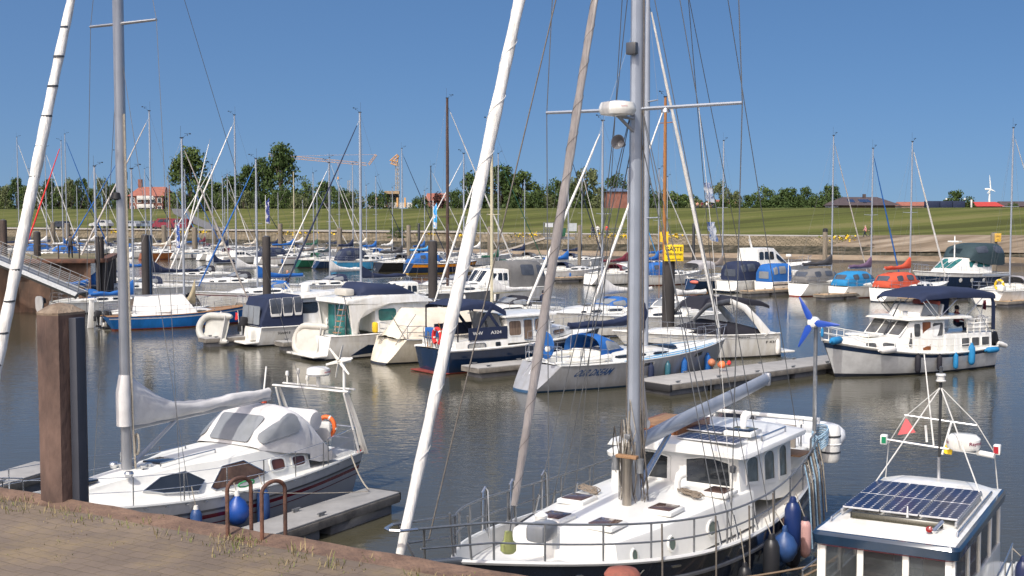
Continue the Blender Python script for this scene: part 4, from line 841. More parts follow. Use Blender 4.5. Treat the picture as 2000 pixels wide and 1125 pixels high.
for yy in (398, 391, 384, 378): mb.tube([atY(752, yy, 303) - o_, atY(780, yy, 303) - o_], .12, 4)
mb.build('scaffold', DARKM, bs); MB().box(atY(766, 376, 303) - o_, (3.6, 2, .7)).build('formwork', PTAN, bs)
MB().box(atY(766, 392, 305) - o_, (3.0, 2, 4)).build('wall', mat('raw_concrete', (.25, .24, .23)), bs)
for px in (735, 756, 791, 776): MB().box(atY(px, 395, 299.5) - o_, (.4, .3, 2.2)).build('orange_post', CRO, bs)
wt = thing('wind_turbine', 'white wind turbine far away at the right above the red roofs', 'wind turbine', atY(1932, 398, 1500)); o_ = V(wt.location); hub = atY(1933, 370, 1500) - o_
MB().tube([(0, 0, -8), hub], [1.5, .9], 8).build('tower', WHITEM, wt); MB().box(hub + V((-2.5, 0, .4)), (7, 2.2, 2.2), bev=.7).build('nacelle', WHITEM, wt)
for px, py in ((1931, 342), (1942, 374), (1926, 378)): MB().tube([hub + V((0, -3, 0)), (hub + atY(px, py, 1500) - o_) / 2 + V((0, -3, 0)), atY(px, py, 1500) - o_ + V((0, -3, 0))], [.9, .7, .2], 6, flat=(.4, 1)).build('blade', WHITEM, wt)
# parked cars on the far quay, fence of dark containers on the dyke
def car(label, px, py, rz, m, L=4.4, h=1.55, van=False, Y=None):
    P = at(px, py, 3.75); t = thing('parked_car' if not van else 'parked_van', label, 'van' if van else 'car', P, rz)
    prof = [(-.5, .28), (-.5, .62), (-.44, .66), (-.36, 1), (.12, 1), (.28, .64), (.46, .56), (.5, .45), (.5, .28)] if not van else [(-.5, .2), (-.5, .9), (-.47, 1), (.25, 1), (.36, .62), (.48, .52), (.5, .2)]
    MB().grid([[(x * L, s * (.86 if z < .7 else .74), z * h) for x, z in prof] for s in (-1, -.97, .97, 1)], cv=True, cap=(True, True)).build('body', m, t, 30)
    for s in (-1, 1):
        f = quadf((-.40 * L, s * .86, .66 * h), (.24 * L, s * .86, .66 * h), (.11 * L, s * .76, .96 * h), (-.34 * L, s * .76, .96 * h), (0, 0, .6))
        for u in ((.04, .46), (.52, .96)): window(t, f, rrect(u[0], u[1], .08, .9), GLASS, off=.05)
        for x in (-.31, .32): MB().lathe([(.0, -.1), (.24, -.1), (.33, -.06), (.33, .06), (.24, .1), (0, .1)], c=(x * L, s * .78, .33), n=12, M=Matrix.Rotation(R(90), 3, 'X')).build('wheel', RUBB, t)
ra = math.atan2(PD.y, PD.x)
car('silver estate car parked on the far quay', 198, 446, ra, gel('car_silver', (.45, .46, .47)), 5.2, 1.75); car('dark estate car parked behind the silver one', 190, 443, ra, BLACK, 5, 1.7)
car('black car parked left of the silver estate on the far quay', 118, 447, ra, gel('car_black', (.03, .03, .04))); car('silver hatchback parked beside the red vans', 256, 446, ra, gel('car_grey', (.35, .37, .4))); car('blue grey car parked left of the red vans', 285, 446, ra, gel('car_blue', (.1, .14, .2)))
car('red van with white writing at the end of the row', 322, 448, ra, gel('car_red', (.20, .018, .028)), 4.8, 2.1, True); car('red van parked at the foot of the dyke road', 352, 449, ra, gel('car_red', (.20, .018, .028)), 4.8, 2.1, True); car('dark red car behind the tall brown post', 305, 446, ra, gel('car_dred', (.22, .02, .03)))
ct_ = thing('site_container', 'row of dark blue container sheds on the dyke crest at right', 'container', atY(1806, 406, 225)); 
for i in range(3): MB().box((1.3 + i * 2.3, 0, .6), (2.2, 2, 1.3), bev=.04).build('container', F_NAVY, ct_)
for px, lb in ((1848, 'slim lamp post beside the container sheds'), (1884, 'round headed lamp post beside the single tree'), (1897, 'white stele sign right of the single tree')):
    P = atY(px, 406, 226); t = thing('lamp_post' if px < 1890 else 'stele', lb, 'lamp post' if px < 1890 else 'sign', P)
    if px < 1890: MB().tube([(0, 0, -.3), (0, 0, 1.5)], .05, 6).build('pole', DARKM, t); MB().lathe([(0, 1.45), (.16, 1.5), (.16, 1.75), (0, 1.82)], n=10).build('lamp_head', WALLW, t)
    else: MB().box((0, 0, .7), (.28, .2, 1.6), bev=.03).build('post', WALLW, t)
# gate, ramp and bin on the shore path
P0 = shore(58, 14, 3.4)
P0 = at(1062, 462, 3.4); gt = thing('shore_gate', 'grey steel gate cage at the head of the shore ramp', 'gate', P0)
mb = MB()
for x in (0, .9, 1.8, 2.3): mb.tube([(x, 0, 0), (x, 0, 2.1)], .05, 4); mb.tube([(x, 1.2, 0), (x, 1.2, 2.1)], .05, 4)
for z in (.15, 1.1, 2.05): mb.tube([(0, 0, z), (2.3, 0, z)], .035, 4); mb.tube([(0, 1.2, z), (2.3, 1.2, z)], .035, 4)
for i in range(18): mb.tube([(i * .13, 0, .1), (i * .13, 0, 2)], .016, 4)
mb.build('frame', DSTEEL, gt); MB().box((.8, -.06, 1.7), (1.2, .05, .6)).build('sign', mat('sign_grey', (.5, .52, .55)), gt); MB().box((4.3, 0, 1.4), (1.3, .1, 1.2)).build('notice_board', mat('board_grey', (.40, .43, .45)), gt)
for x in (3.8, 4.8): MB().tube([(x, .1, 0), (x, .1, 1.9)], .05, 4).build('post', DSTEEL, gt)
rb, rt = at(975, 491, .9), at(1064, 463, 3.4) ; rm = thing('shore_ramp', 'pale ramp leading down from the shore gate to the boats', 'ramp', rb); dv = rt - rb
MB().hexa([(0, 0, -.3), dv + V((0, 0, -.3)), dv + V((.6, 1.6, -.3)), (.6, 1.6, -.3)], [(0, 0, 0), dv, dv + V((.6, 1.6, 0)), (.6, 1.6, 0)]).build('deck', mat('ramp_top', (.42, .38, .33), .9), rm)
MB().hexa([dv + V((0, 0, -.35)), dv + V((4.4, 0, -.35)), dv + V((4.4, 1.6, -.35)), dv + V((.5, 1.6, -.35))], [dv + V((0, 0, .02)), dv + V((4.4, 0, .02)), dv + V((4.4, 1.6, .02)), dv + V((.5, 1.6, .02))]).build('landing', DSTEEL, rm)
mb = MB()
for k in range(9): p = dv * (k / 8); mb.tube([p, p + V((0, 0, 1))], .03, 4)
for h_ in (.5, 1): mb.tube([V((0, 0, h_)), dv + V((0, 0, h_))], .03, 4)
mb.build('railing', DSTEEL, rm)
bn = thing('waste_bin', 'green wheeled bin beside the shore gate', 'bin', at(1098, 463, 3.4)); MB().hexa([(-.4, -.4, .1), (.4, -.4, .1), (.4, .4, .1), (-.4, .4, .1)], [(-.55, -.5, 1.2), (.55, -.5, 1.2), (.55, .5, 1.2), (-.55, .5, 1.2)], .04).build('bin_body', mat('bin_green', (.02, .11, .06), .5), bn); MB().box((0, 0, 1.26), (1.2, 1.1, .1), bev=.03).build('lid', mat('bin_green', (.02, .11, .06), .5), bn)
fr = thing('shore_railing', 'galvanised railing on the shore where people look over', 'railing', at(1155, 463, 3.4)); mb = MB()
for k in range(8): mb.tube([(k * .75, 0, 0), (k * .75, 0, 1.3)], .04, 4)
for z in (.4, .85, 1.28): mb.tube([(0, 0, z), (5.25, 0, z)], .03, 4)
mb.build('railing', DSTEEL, fr)
# ================================================================== PEOPLE
SKIN = mat('skin', (.50, .27, .18), .6)
def person(label, loc, rz, pose='stand', shirt=F_DGREY, legs=F_NAVY, hair=F_BLACK, h=1.75, bag=None):
    t = thing('person', label, 'person', loc, rz); k = h / 1.75
    # joints: (name, pos) facing +x
    J = {'pel': (0, 0, .95), 'che': (.0, 0, 1.28), 'nec': (.01, 0, 1.46), 'hed': (.03, 0, 1.58), 'top': (.02, 0, 1.70)}
    if pose == 'walk': lg = {1: ((.16, .1, .52), (.26, .1, .08), (.40, .1, .05)), -1: ((.05, -.1, .52), (-.28, -.1, .14), (-.18, -.1, .04))}; ar = {1: ((-.14, .23, 1.14), (-.12, .22, .90), (-.06, .2, .82)), -1: ((.12, -.23, 1.14), (.26, -.2, .95), (.32, -.19, .90))}
    elif pose == 'sit': lg = {1: ((.42, .12, .93), (.46, .12, .50), (.58, .13, .46)), -1: ((.42, -.12, .93), (.44, -.12, .50), (.56, -.13, .46))}; ar = {1: ((.1, .25, 1.14), (.32, .2, 1.06), (.40, .18, 1.06)), -1: ((.08, -.25, 1.14), (.30, -.2, 1.04), (.38, -.18, 1.03))}
    else: lg = {1: ((.01, .1, .52), (-.02, .11, .09), (.13, .12, .04)), -1: ((.02, -.1, .52), (-.01, -.11, .09), (.14, -.12, .04))}; ar = {1: ((-.02, .25, 1.14), (.06, .25, .90), (.10, .24, .82)), -1: ((-.02, -.25, 1.14), (.06, -.25, .90), (.10, -.24, .82))}
    vs, es, rs = [], [], []
    def v(p, r): vs.append(V(p) * k); rs.append(r * k); return len(vs) - 1
    p = v(J['pel'], .135); c = v(J['che'], .15); n = v(J['nec'], .06); hd = v(J['hed'], .095); tp = v(J['top'], .07); es += [(p, c), (c, n), (n, hd), (hd, tp)]
    for s in (1, -1):
        a = v((0, .09 * s, .88), .095); b = v(lg[s][0], .075); d = v(lg[s][1], .05); e = v(lg[s][2], .038); es += [(p, a), (a, b), (b, d), (d, e)]
        a = v((0, .185 * s, 1.39), .062); b = v(ar[s][0], .05); d = v(ar[s][1], .038); e = v(ar[s][2], .034); es += [(c, a), (a, b), (b, d), (d, e)]
    me = bpy.data.meshes.new('body'); me.from_pydata([tuple(x) for x in vs], es, []); o = bpy.data.objects.new('body', me); COL.objects.link(o)
    sk = o.modifiers.new('s', 'SKIN'); ss = o.modifiers.new('u', 'SUBSURF'); ss.levels = ss.render_levels = 1
    for i, x in enumerate(me.skin_vertices[0].data): x.radius = (rs[i], rs[i]); x.use_root = (i == 0)
    bpy.context.view_layer.update(); m2 = bpy.data.meshes.new_from_object(o.evaluated_get(bpy.context.evaluated_depsgraph_get())); bpy.data.objects.remove(o)
    for m_ in (SKIN, shirt, legs, RUBB): m2.materials.append(m_)
    hands = [V(ar[s][2]) * k for s in (1, -1)] + [V(ar[s][1]) * k for s in (1, -1)]
    for pl_ in m2.polygons:
        q = pl_.center; z = q.z / k; near = min((q - h_).length for h_ in hands) < .09 * k
        lo_ = .96 if pose != 'sit' else 1.0
        pl_.material_index = 0 if (z > 1.47 or near) else (3 if z < (.12 if pose != 'sit' else .53) else (2 if z < lo_ or (pose == 'sit' and q.x > .2 * k and z < 1.01) else 1)); pl_.use_smooth = True
    ob = bpy.data.objects.new('body', m2); COL.objects.link(ob); ob.parent = t
    MB().lathe([(.0, 1.745), (.06, 1.735), (.098, 1.68), (.10, 1.62), (.085, 1.56)], c=(0.005, 0, 0), n=12).build('hair', hair, t); t.children[-1].scale = (k, k, k)
    for s in (1, -1): MB().lathe([(0, -.012), (.011, 0), (0, .012)], c=(.118 * k, .035 * s * k, 1.615 * k), n=6).build('eye', RUBB, ob)
    MB().tube([(.115 * k, 0, 1.615 * k), (.145 * k, 0, 1.575 * k)], [.008 * k, .017 * k], 5).build('nose', SKIN, ob)
    if bag: MB().hexa([(-.2, -.28, .75), (-.0, -.33, .75), (-.0, -.22, .75), (-.2, -.2, .75)], [(-.22, -.27, 1.2), (.05, -.3, 1.2), (.05, -.2, 1.2), (-.22, -.2, 1.2)], .04).build('jacket', bag, t)
    return t
# ================================================================== FAR ROW (right to left)
LB = 'sailing_yacht'
def ex_pole(root, H, L, zc):
    MB().tube([(.35, 1.0, 1), (.35, 1.0, 3.3)], .035, 6).build('radar_pole', WHITEM, root); MB().lathe([(.05, 3.28), (.24, 3.3), (.25, 3.42), (.2, 3.5), (0, 3.52)], c=(.35, 1.0, 0), n=12).build('radar_dome', WHITE, root)
r1, _ = yacht('white yacht with grey sprayhood and bare pale boom at the far right edge', (1925, 598), 10.5, jib=F_SAIL, mast=(1958, 250), hood=F_GREY, boom=3.6, fs=1.15, fb=1.45, tr=.1, tw=.85, hoodh=.95, extra=lambda r, H, L, z: MB().box((.1, -1.2, 1.4), (.5, .5, .5), bev=.1).build('locker', WHITE, r))
lifebuoy(W(r1, (.05, -1.05, 1.62)), r1.rotation_euler.z, F_YEL, 'yellow horseshoe buoy on the stern rail of the yacht at the right edge', 1.25)
yacht('white yacht with red cockpit tent and red sail cover in the far row', (1712, 590), 9.5, st=WHITE, mast=(1777, 277), cover=F_RED, jib=F_SAIL, jr=.07, tent=F_RED, fs=1.05, fb=1.3, boom=3.4)
yacht('white yacht with bright blue cockpit tent and purple sail cover in the far row', (1630, 583), 9, boot=REDB, mast=(1701, 290), cover=F_PURP, jib=F_BLUE, jr=.06, tent=F_TEAL, fs=.95, fb=1.2, boom=3)
yacht('white yacht with grey cockpit tent, dark sail cover and a radar pole', (1552, 579), 10, boot=REDB, mast=(1624, 265), cover=F_DGREY, jib=F_SAILG, jr=.05, tent=F_MGREY, fs=1.05, fb=1.35, boom=3.9, extra=ex_pole, h0=.8) if False else yacht('white yacht with grey cockpit tent, dark sail cover and a radar pole', (1552, 579), 10, boot=REDB, mast=(1624, 265), cover=F_DGREY, jib=F_SAILG, jr=.05, tent=F_MGREY, fs=1.05, fb=1.35, boom=3.9, extra=ex_pole)
motor('small white motor cruiser with bright blue canopy beside the grey tented yacht', (1490, 573), 7, st=NAVY, stripe=(.7, .82), boot=REDB, house=(3.0, 4.6, 1.9, .6), can=(.1, 2.6, .95, 2.55), canm=F_BLUE, fs=1.0, fb=1.25, canwin=PLAST)
motor('white motor cruiser with navy blue canopy in the far row', (1418, 571), 8.5, boot=NAVY, house=(3.4, 5.4, 1.95, .9), can=(.5, 3.3, 1.05, 2.7), fs=1.0, fb=1.35)
motor('white hardtop motor yacht behind the navy canopied cruiser', (1440, 548), 11.5, house=(1.5, 6.6, 3.3, 2.4), fs=1.3, fb=1.7, boot=NAVY, extra=lambda r, H, L, z: (MB().tube([(2.2, 0, 3.3), (1.7, 0, 4.6)], .06, 6).build('radar_mast', WHITEM, r), MB().tube([(2.6, .5, 3.3), (2.2, .5, 4.2)], .04, 6).build('antenna', WHITEM, r)))
def ex_big(root, H, L, zc):
    o, f = canopy(root, 'flybridge_canopy', [(.4, 1.6, 2.3, 3.9), (1.0, 1.75, 2.2, 4.2), (3.4, 1.75, 2.3, 4.25), (5.0, 1.6, 2.6, 4.0), (5.6, 1.4, 2.7, 3.0)], F_DGREEN, caps=(True, False), k=4)
    for v in ((.1, .28), (.72, .9)):
        for u in ((.15, .38), (.48, .72)): window(root, f, rrect(u[0], u[1], v[0], v[1], .03, .04), PLASTD, name='canopy_window')
    q = H.side[1]
    for u in (.35, .5, .62): MB().panel(q, [(u + .015 * math.cos(a), .6 + .12 * math.sin(a)) for a in [k * .52 for k in range(12)]], .02, .03).build('porthole', WHITE, root)
    MB().tube([(5.9, 0, 2.4), (5.9, 0, 4.9)], .06, 6).build('light_mast', WHITEM, root); MB().box((5.9, 0, 4.4), (.5, 1.1, .12)).build('radar', WHITE, root)
motor('large white and navy motor yacht under a dark green canopy behind the red tented yacht', (1935, 562), 12, fw=FWB, hm=NAVY, st=WHITE, stripe=(.8, .97), house=(2.4, 8.0, 2.9, 2.2), fs=1.5, fb=1.9, glassm=GGLASS, extra=ex_big, housem=WHITE)
def ex_bim(root, H, L, zc):
    canopy(root, 'bimini', [(.3, 1.0, 1.9, 2.45), (1.2, 1.1, 1.95, 2.7), (2.3, 1.05, 1.9, 2.6)], F_GREY, k=4)
    for x in (.5, 2.1):
        for y in (.95, -.95): MB().tube([(x, y, 1), (x, y, 2.2)], .02, 5).build('bimini_frame', STEEL, root)
bn_, _ = yacht('navy hulled sailing boat with grey bimini top and pink fender left of the navy canopy', (1345, 567), 8, hm=NAVY, st=WHITE, stripe=(.85, .97), mast=(1411, 275), cover=F_BROWN, fs=1.0, fb=1.25, extra=ex_bim, mm=ALUM)
fender(W(bn_, (.2, -.5, .75)), F_CORAL, 'pink fender lying across the stern of the navy sailing boat', 1.2, lay=R(90) + bn_.rotation_euler.z)
yacht('white sailing boat with blue cabin tent behind the big grey mast', (1248, 558), 8.5, boot=REDB, mast=(1283, 330), cover=F_BLUE, tent=F_BLUE, jib=F_SAIL)
yacht('white yacht with rounded open transom, maroon sprayhood and maroon sail cover', (1147, 557), 10, mast=(1226, 328), cover=F_MAR, hood=F_MAR, jib=F_LBLUE, jr=.045, fs=1.05, fb=1.35, tr=.6, boom=3.6)
yacht('white yacht with blue dodger and blue sail cover beside the planked finger', (1048, 549), 9.5, mast=(1110, 285), cover=F_BLUE, hood=F_NAVY, jib=F_NAVY, jr=.05, fs=1.0, fb=1.3, tr=.6)
yacht('white yacht with green sprayhood and green furled jib right of the big white furled sail', (932, 541), 9.5, mast=(970, 300), cover=F_GREEN, hood=F_GREEN, jib=F_GREEN, jr=.045, mm=ALUM)
yacht('navy yacht with orange stripe and blue cockpit tent beside the dark pile', (792, 535), 10, hm=NAVY, st=ORANGE, stripe=(.66, .92), boot=mat('boot_yellow', (.5, .3, .03)), mast=(842, 325), mm=DARKM, cover=F_LBLUE, tent=F_BLUE, jib=F_SAIL, jr=.045, fs=1.15, fb=1.3)
yacht('black hulled yacht with dark grey sail cover left of the orange striped yacht', (733, 531), 10.5, hm=BLACK, mast=(786, 290), cover=F_DGREY, jib=F_NAVY, jr=.05, fs=1.1, fb=1.3, hood=F_BLACK)
yacht('bright blue hulled boat with white wheelhouse and navy tent in the far row', (652, 528), 9, hm=SKYBLUE, st=WHITE, stripe=(.9, .98), mast=(681, 320), cover=F_NAVY, tent=F_NAVY, fs=1.1, fb=1.35, tr=-.1, cab=(.36, .72, .75))
yacht('small navy sailing boat with canoe like stern between the green and the bright blue hulls', (612, 525), 7.5, hm=NAVY, mast=(645, 308), cover=F_DGREEN, fs=.95, fb=1.2, jib=F_SAIL, tr=.55, dome=None)
yacht('dark green hulled boat with white fenders on its stern', (577, 523), 8, hm=GREENH, boot=DARKB, mast=(613, 338), cover=F_BROWN, hood=F_GREEN, fs=1.0, fb=1.25, r=.05)
yacht('white sailing boat with navy tent and bright blue sail cover beyond the dark pile', (498, 518), 9.5, st=MAROON, stripe=(.75, .82), mast=(575, 335), cover=F_BLUE, tent=F_NAVY, fs=1.1, fb=1.3, mm=CREAMM)
motor('low white motor boat left of the dark pile in the far row', (428, 515), 8, house=(2.0, 4.6, 1.75, 1.2), boot=DARKB, fs=.9, fb=1.1)
yacht('white yacht under a cream boom cover at the foot of the stone bank', (404, 510), 8.5, mast=(430, 345), cover=F_CREAM, jib=F_SAILG, hood=F_MAR, jr=.05)
yacht('white yacht with navy boom cover near the slipway timbers', (385, 509), 9, mast=(446, 340), cover=F_NAVY, jib=F_SAIL, mm=ALUM, jr=.06)
yacht('white yacht with pale cover and blue stripe before the red vans', (330, 506), 9, st=SKYBLUE, mast=(363, 330), cover=F_SAIL, jib=F_BLUE, jr=.06, mm=ALUM)
yacht('varnished brown hulled boat with an orange wooden mast on the far left berths', (272, 507), 8.5, hm=BRIGHT, boot=REDB, mast=(333, 362), cover=F_CREAM, mm=WOODM, fs=1.0, fb=1.2)
yacht('white yacht with blue sprayhood behind the big left mast', (252, 504), 9, mast=(263, 330), hood=F_BLUE, cover=F_SAIL, jib=F_NAVY, jr=.06)
yacht('small white boat with boxy blue cabin cover right of the man on the jetty', (158, 508), 8, mast=(216, 275), tent=F_BLUE, jib=F_HRED, jr=.11, cover=F_BLUE, fw=FWB + V((0, .2, 0)))
yacht('white yacht with white covers left of the man on the jetty', (95, 504), 9.5, mast=(119, 262), hood=F_BLUE, cover=F_SAIL, jib=F_BLUE, jr=.08, mm=ALUM)
yacht('white yacht with blue tent at the far left berths', (45, 503), 9, mast=(92, 288), tent=F_BLUE, cover=F_SAIL, jib=F_SAIL, jr=.07)
yacht('white yacht partly hidden behind the leaning furled sail at the far left', (-6, 500), 9.5, mast=(38, 268), cover=F_NAVY, jib=F_SAIL, jr=.07)
yacht('white yacht berthed beyond the others, showing a thin mast beside the pale block', (150, 494), 9, mast=(186, 325), cover=F_SAIL, jib=F_SAIL, jr=.05, fs=1, fb=1.2); yacht('white yacht with a thin grey mast before the brick house', (300, 497), 9, mast=(317, 345), cover=F_NAVY, jib=F_LBLUE, jr=.06)
# ================================================================== MIDDLE ROW, boats beyond the walkway (bows to the left)
yacht('white yacht with navy boom cover behind the white tented classic yacht', (392, 583), 11, fw=FWB, hm=WHITE, st=NAVY, stripe=(.2, .55), mast=(297, 217), cover=F_NAVY, jib=F_SAILG, jr=.07, hood=F_NAVY, boom=4.0, wins=4, fs=1.1, fb=1.35)
yacht('white yacht with twin white furled headsails and white boom cover', (555, 570), 11, fw=FWB, mast=(462, 225), cover=F_SAIL, jib=F_SAIL, jr=.075, boom=4.0, fs=1.05, fb=1.35, hood=F_BLACK, extra=lambda r, H, L, z: furled(r, (L - 1.1, 0, 1.4), (L * .5 + 1.2, 0, 13.2), .06, F_SAIL, name='inner_jib'))
yacht('white yacht with blue furled jib, blue boom cover and blue sprayhood', (632, 592), 10.5, fw=FWB, st=MAROON, stripe=(.8, .86), mast=(503, 310), cover=F_BLUE, hood=F_BLUE, jib=F_BLUE, jr=.06, boom=3.9, fs=1.0, fb=1.3)
yacht('white yacht with navy furled jib and tall mast behind the flybridge cruiser', (806, 596), 11, fw=FWB, mast=(705, 220), cover=F_NAVY, jib=F_NAVY, jr=.06, boom=4.0, fs=1.05, fb=1.35, r=.085, mm=ALUM)
yacht('steel blue yacht with a slender dark brown mast behind the cruiser tent', (822, 605), 9, mast=(860, 190), hm=GREYH, mm=BROWNM, jib=F_SAIL, jr=.055, fs=1.0, fb=1.3, spr=(.36,), cover=F_BLUE, boom=2.5) if False else None
motor('small white cabin cruiser with blue tinted windows between tent boat and dark pile', (832, 606), 7, fw=FWB, house=(1.2, 3.6, 2.1, .9), fs=1.0, fb=1.25, boot=SKYBLUE)
yacht('grey blue yacht with a slender dark brown mast behind the beige covered yacht', (806, 599), 10.5, mast=(861, 192), hm=GREYH, mm=BROWNM, jib=F_SAIL, jr=.055, fs=1.0, fb=1.35, spr=(.37,), cab=(.34, .7, .5), r=.105)
motor('large cruiser under a dark grey tent right of the dark brown mast', (1050, 585), 10, fw=FWB, B=3.6, house=(3.9, 6.4, 2.6, .9), can=(.3, 3.8, 1.1, 3.2), canm=F_MGREY, fs=1.15, fb=1.45, boot=DARKB)
yacht('white yacht with cream mast and a white sail heaped on its boom', (1098, 632), 10, fw=FWB, hm=WHITE, st=MAROON, stripe=(.8, .88), mast=(961, 240), mm=CREAMM, cover=F_SAIL, jib=F_SAIL, jr=.06, boom=3.2, fs=1.05, fb=1.35, r=.085, hood=F_BLACK, wins=2)
yacht('white yacht with cream sail cover behind the boat with the blue sprayhood', (1292, 634), 11, fw=FWB, mast=(1176, 236), cover=F_SAIL, jib=F_SAIL, jr=.085, boom=4.2, fs=1.05, fb=1.35, mm=ALUM, hood=F_BLUE)
yacht('wooden masted boat with white bagged sail behind the sign pile', (1402, 640), 10.5, fw=FWB, mast=(1297, 190), mm=WOODM, cover=F_SAIL, jib=F_SAIL, jr=.075, boom=3.6, fs=1.0, fb=1.3, r=.095, hood=F_WHITE, hoodh=1.1, spr=(.88,))
# more yachts packed behind the far row on the left and in the gaps of the middle row
for st_, L_, fw_, mx, cv, hd, jb, lb in (
    ((215, 498), 8.5, FWA, (236, 352), F_NAVY, F_BLUE, F_SAIL, 'white yacht with navy boom cover right of the tall silver left mast'),
    ((318, 500), 8.5, FWA, (347, 372), F_SAIL, F_NAVY, None, 'white yacht with navy sprayhood in front of the dark red parked car'),
    ((358, 500), 8, FWA, (388, 360), F_BLUE, None, F_NAVY, 'white yacht with blue boom cover at the slipway foot'),
    ((372, 498), 8, FWA, (401, 368), F_MAR, F_MAR, F_SAIL, 'white yacht with maroon boom cover behind the slipway timbers'),
    ((470, 505), 8.5, FWA, (497, 372), F_CREAM, F_DGREY, F_NAVY, 'white yacht with cream boom cover and dark hood beyond the dark pile'),
    ((515, 503), 8.5, FWA, (541, 376), F_NAVY, F_BLUE, None, 'white yacht with navy boom cover in front of the low shrubs'),
    ((590, 506), 8.5, FWA, (620, 368), F_GREEN, None, F_SAIL, 'white yacht with green boom cover behind the green hulled boat'),
    ((702, 512), 8.5, FWA, (735, 345), F_BLUE, F_BLUE, F_NAVY, 'white yacht with blue boom cover behind the bright blue hulled boat'),
    ((738, 508), 8.5, FWA, (760, 366), F_SAIL, F_DGREY, None, 'white yacht with white boom cover before the building site'),
    ((872, 520), 9, FWA, (899, 352), F_DGREY, F_NAVY, F_SAIL, 'white yacht with dark grey cover just left of the big white furled sail'),
    ((992, 522), 9, FWA, (1022, 350), F_NAVY, F_DGREY, None, 'white yacht with navy cover below the shore gate'),
    ((1075, 524), 9, FWA, (1136, 330), F_NAVY, F_NAVY, F_SAIL, 'white yacht with navy sprayhood below the green waste bin'),
    ((1210, 532), 9, FWA, (1318, 345), F_BLUE, F_BLUE, None, 'white yacht with blue covers behind the yellow guest sign'),
    ((22, 497), 8.5, FWA, (60, 330), F_BLUE, F_NAVY, F_SAIL, 'white yacht with blue boom cover behind the rusty round pile'),
    ((72, 497), 8.5, FWA, (104, 345), F_NAVY, None, None, 'white yacht with navy boom cover left of the black parked car'),
    ((120, 496), 8.5, FWA, (152, 362), F_SAIL, F_BLUE, F_NAVY, 'white yacht with blue hood below the silver estate car'),
    ((180, 497), 8.5, FWA, (206, 350), F_CREAM, F_NAVY, None, 'white yacht with cream boom cover just left of the tall silver mast'),
    ((412, 497), 8.5, FWA, (440, 385), F_DGREY, None, None, 'white yacht with dark grey boom cover below the dyke road'),
    ((545, 500), 8.5, FWA, (592, 390), F_SAIL, F_NAVY, None, 'white yacht with white boom cover below the pointed conical tree'),
    ((632, 503), 8.5, FWA, (663, 352), F_NAVY, None, F_SAIL, 'white yacht with navy boom cover below the crane jib'),
    ((680, 502), 8.5, FWA, (716, 362), F_CREAM, F_BLUE, None, 'white yacht with cream cover and blue hood left of the bush'),
    ((800, 512), 8.5, FWA, (826, 372), F_BLUE, F_NAVY, F_SAIL, 'white yacht with blue cover behind the orange striped navy yacht'),
    ((905, 515), 8.5, FWA, (938, 342), F_SAIL, None, None, 'white yacht with white cover at the foot of the shore ramp'),
    ((300, 566), 9.5, FWB, (252, 300), F_BLUE, F_NAVY, F_BLUE, 'white yacht with blue furled jib between the jetty and the dark piles'),
    ((470, 553), 9.5, FWB, (418, 322), F_NAVY, F_BLACK, F_SAIL, 'white yacht with black sprayhood behind the twin white furled sails'),
    ((730, 575), 9.5, FWB, (644, 318), F_SAIL, F_NAVY, F_SAIL, 'white yacht with white boom cover between navy jib and flybridge'),
    ((960, 575), 9.5, FWB, (912, 300), F_CREAM, F_NAVY, F_SAIL, 'white yacht with cream boom cover hidden behind the dark grey tent')):
    yacht(lb, st_, L_, fw=fw_, mast=mx, cover=cv, hood=hd, jib=jb, jr=.05, fs=1.0, fb=1.25, mm=ALU if st_[0] % 2 else ALUM, r=.05)
# ================================================================== MIDDLE ROW, near side
yacht('small white boat with blue sprayhood and outboard, leftmost in the middle row', (92, 614), 8, mast=(189, 325), hood=F_BLUE, cover=F_BLUE, boom=3.3, fs=.8, fb=1.05, r=.055, extra=lambda r, H, L, z: (outboard(r, (-.25, .3, .75), R(180)), MB().panel(quadf((-.5, -.7, .2), (-.7, .1, .2), (-.75, .1, 1.3), (-.45, -.7, 1.3), (1, 0, .5)), rrect(0, 1, 0, 1, .3, .3), .02, .06).build('rudder_blade', WHITE, r)))
yacht('small white boat with lifted rudder and outboard beside the blue classic yacht', (196, 640), 7, cover=F_BLUE, boom=2.8, mast=(243, 330), fs=.85, fb=1.0, r=.05, tr=.1, extra=lambda r, H, L, z: (outboard(r, (-.3, -.4, .7), R(180)), MB().hexa([(-.75, .1, .0), (-.35, .1, .0), (-.35, .16, .0), (-.75, .16, .0)], [(-.6, .1, 1.7), (-.3, .1, 1.7), (-.3, .16, 1.7), (-.6, .16, 1.7)], .02).build('rudder_blade', WHITE, r)))
def ex_tentA(root, H, L, zc):
    x0, x1 = 1.3, 4.3; w_ = .98; z0, z1 = .85, 2.0
    P = [[(x, -w_, z0), (x, -w_ * .5, z0 + (z1 - z0) * .52 - .04), (x, 0, z1 - .03 * math.sin((x - x0) * 2)), (x, w_ * .5, z0 + (z1 - z0) * .52 - .04), (x, w_, z0)] for x in (x0, x0 + .8, x0 + 1.6, x1)]
    P[0] = [(p[0] - .55 * (1 - (p[2] - z0) / (z1 - z0)) , p[1], p[2]) for p in P[0]]; P[-1] = [(p[0] + .6 * (1 - (p[2] - z0) / (z1 - z0)), p[1], p[2]) for p in P[-1]]
    MB().grid(P).build('boom_tent', F_WHITE, root, 20); MB().tube([(x0 - .2, 0, z1), (x1 + .3, 0, z1)], .04, 6).build('boom', ALU, root)
    MB().tube([(x0 + .3, .1, z0), (x0 + .3, .05, z1)], .03, 5).build('tent_pole', WHITEM, root)
    sail_cover(root, 5.1, 3.5, 1.35, F_BEIGE, .8, r1=.1)
def ex_outb(root, H, L, zc): outboard(root, (-.3, .35, .75), R(180), k=1.15)
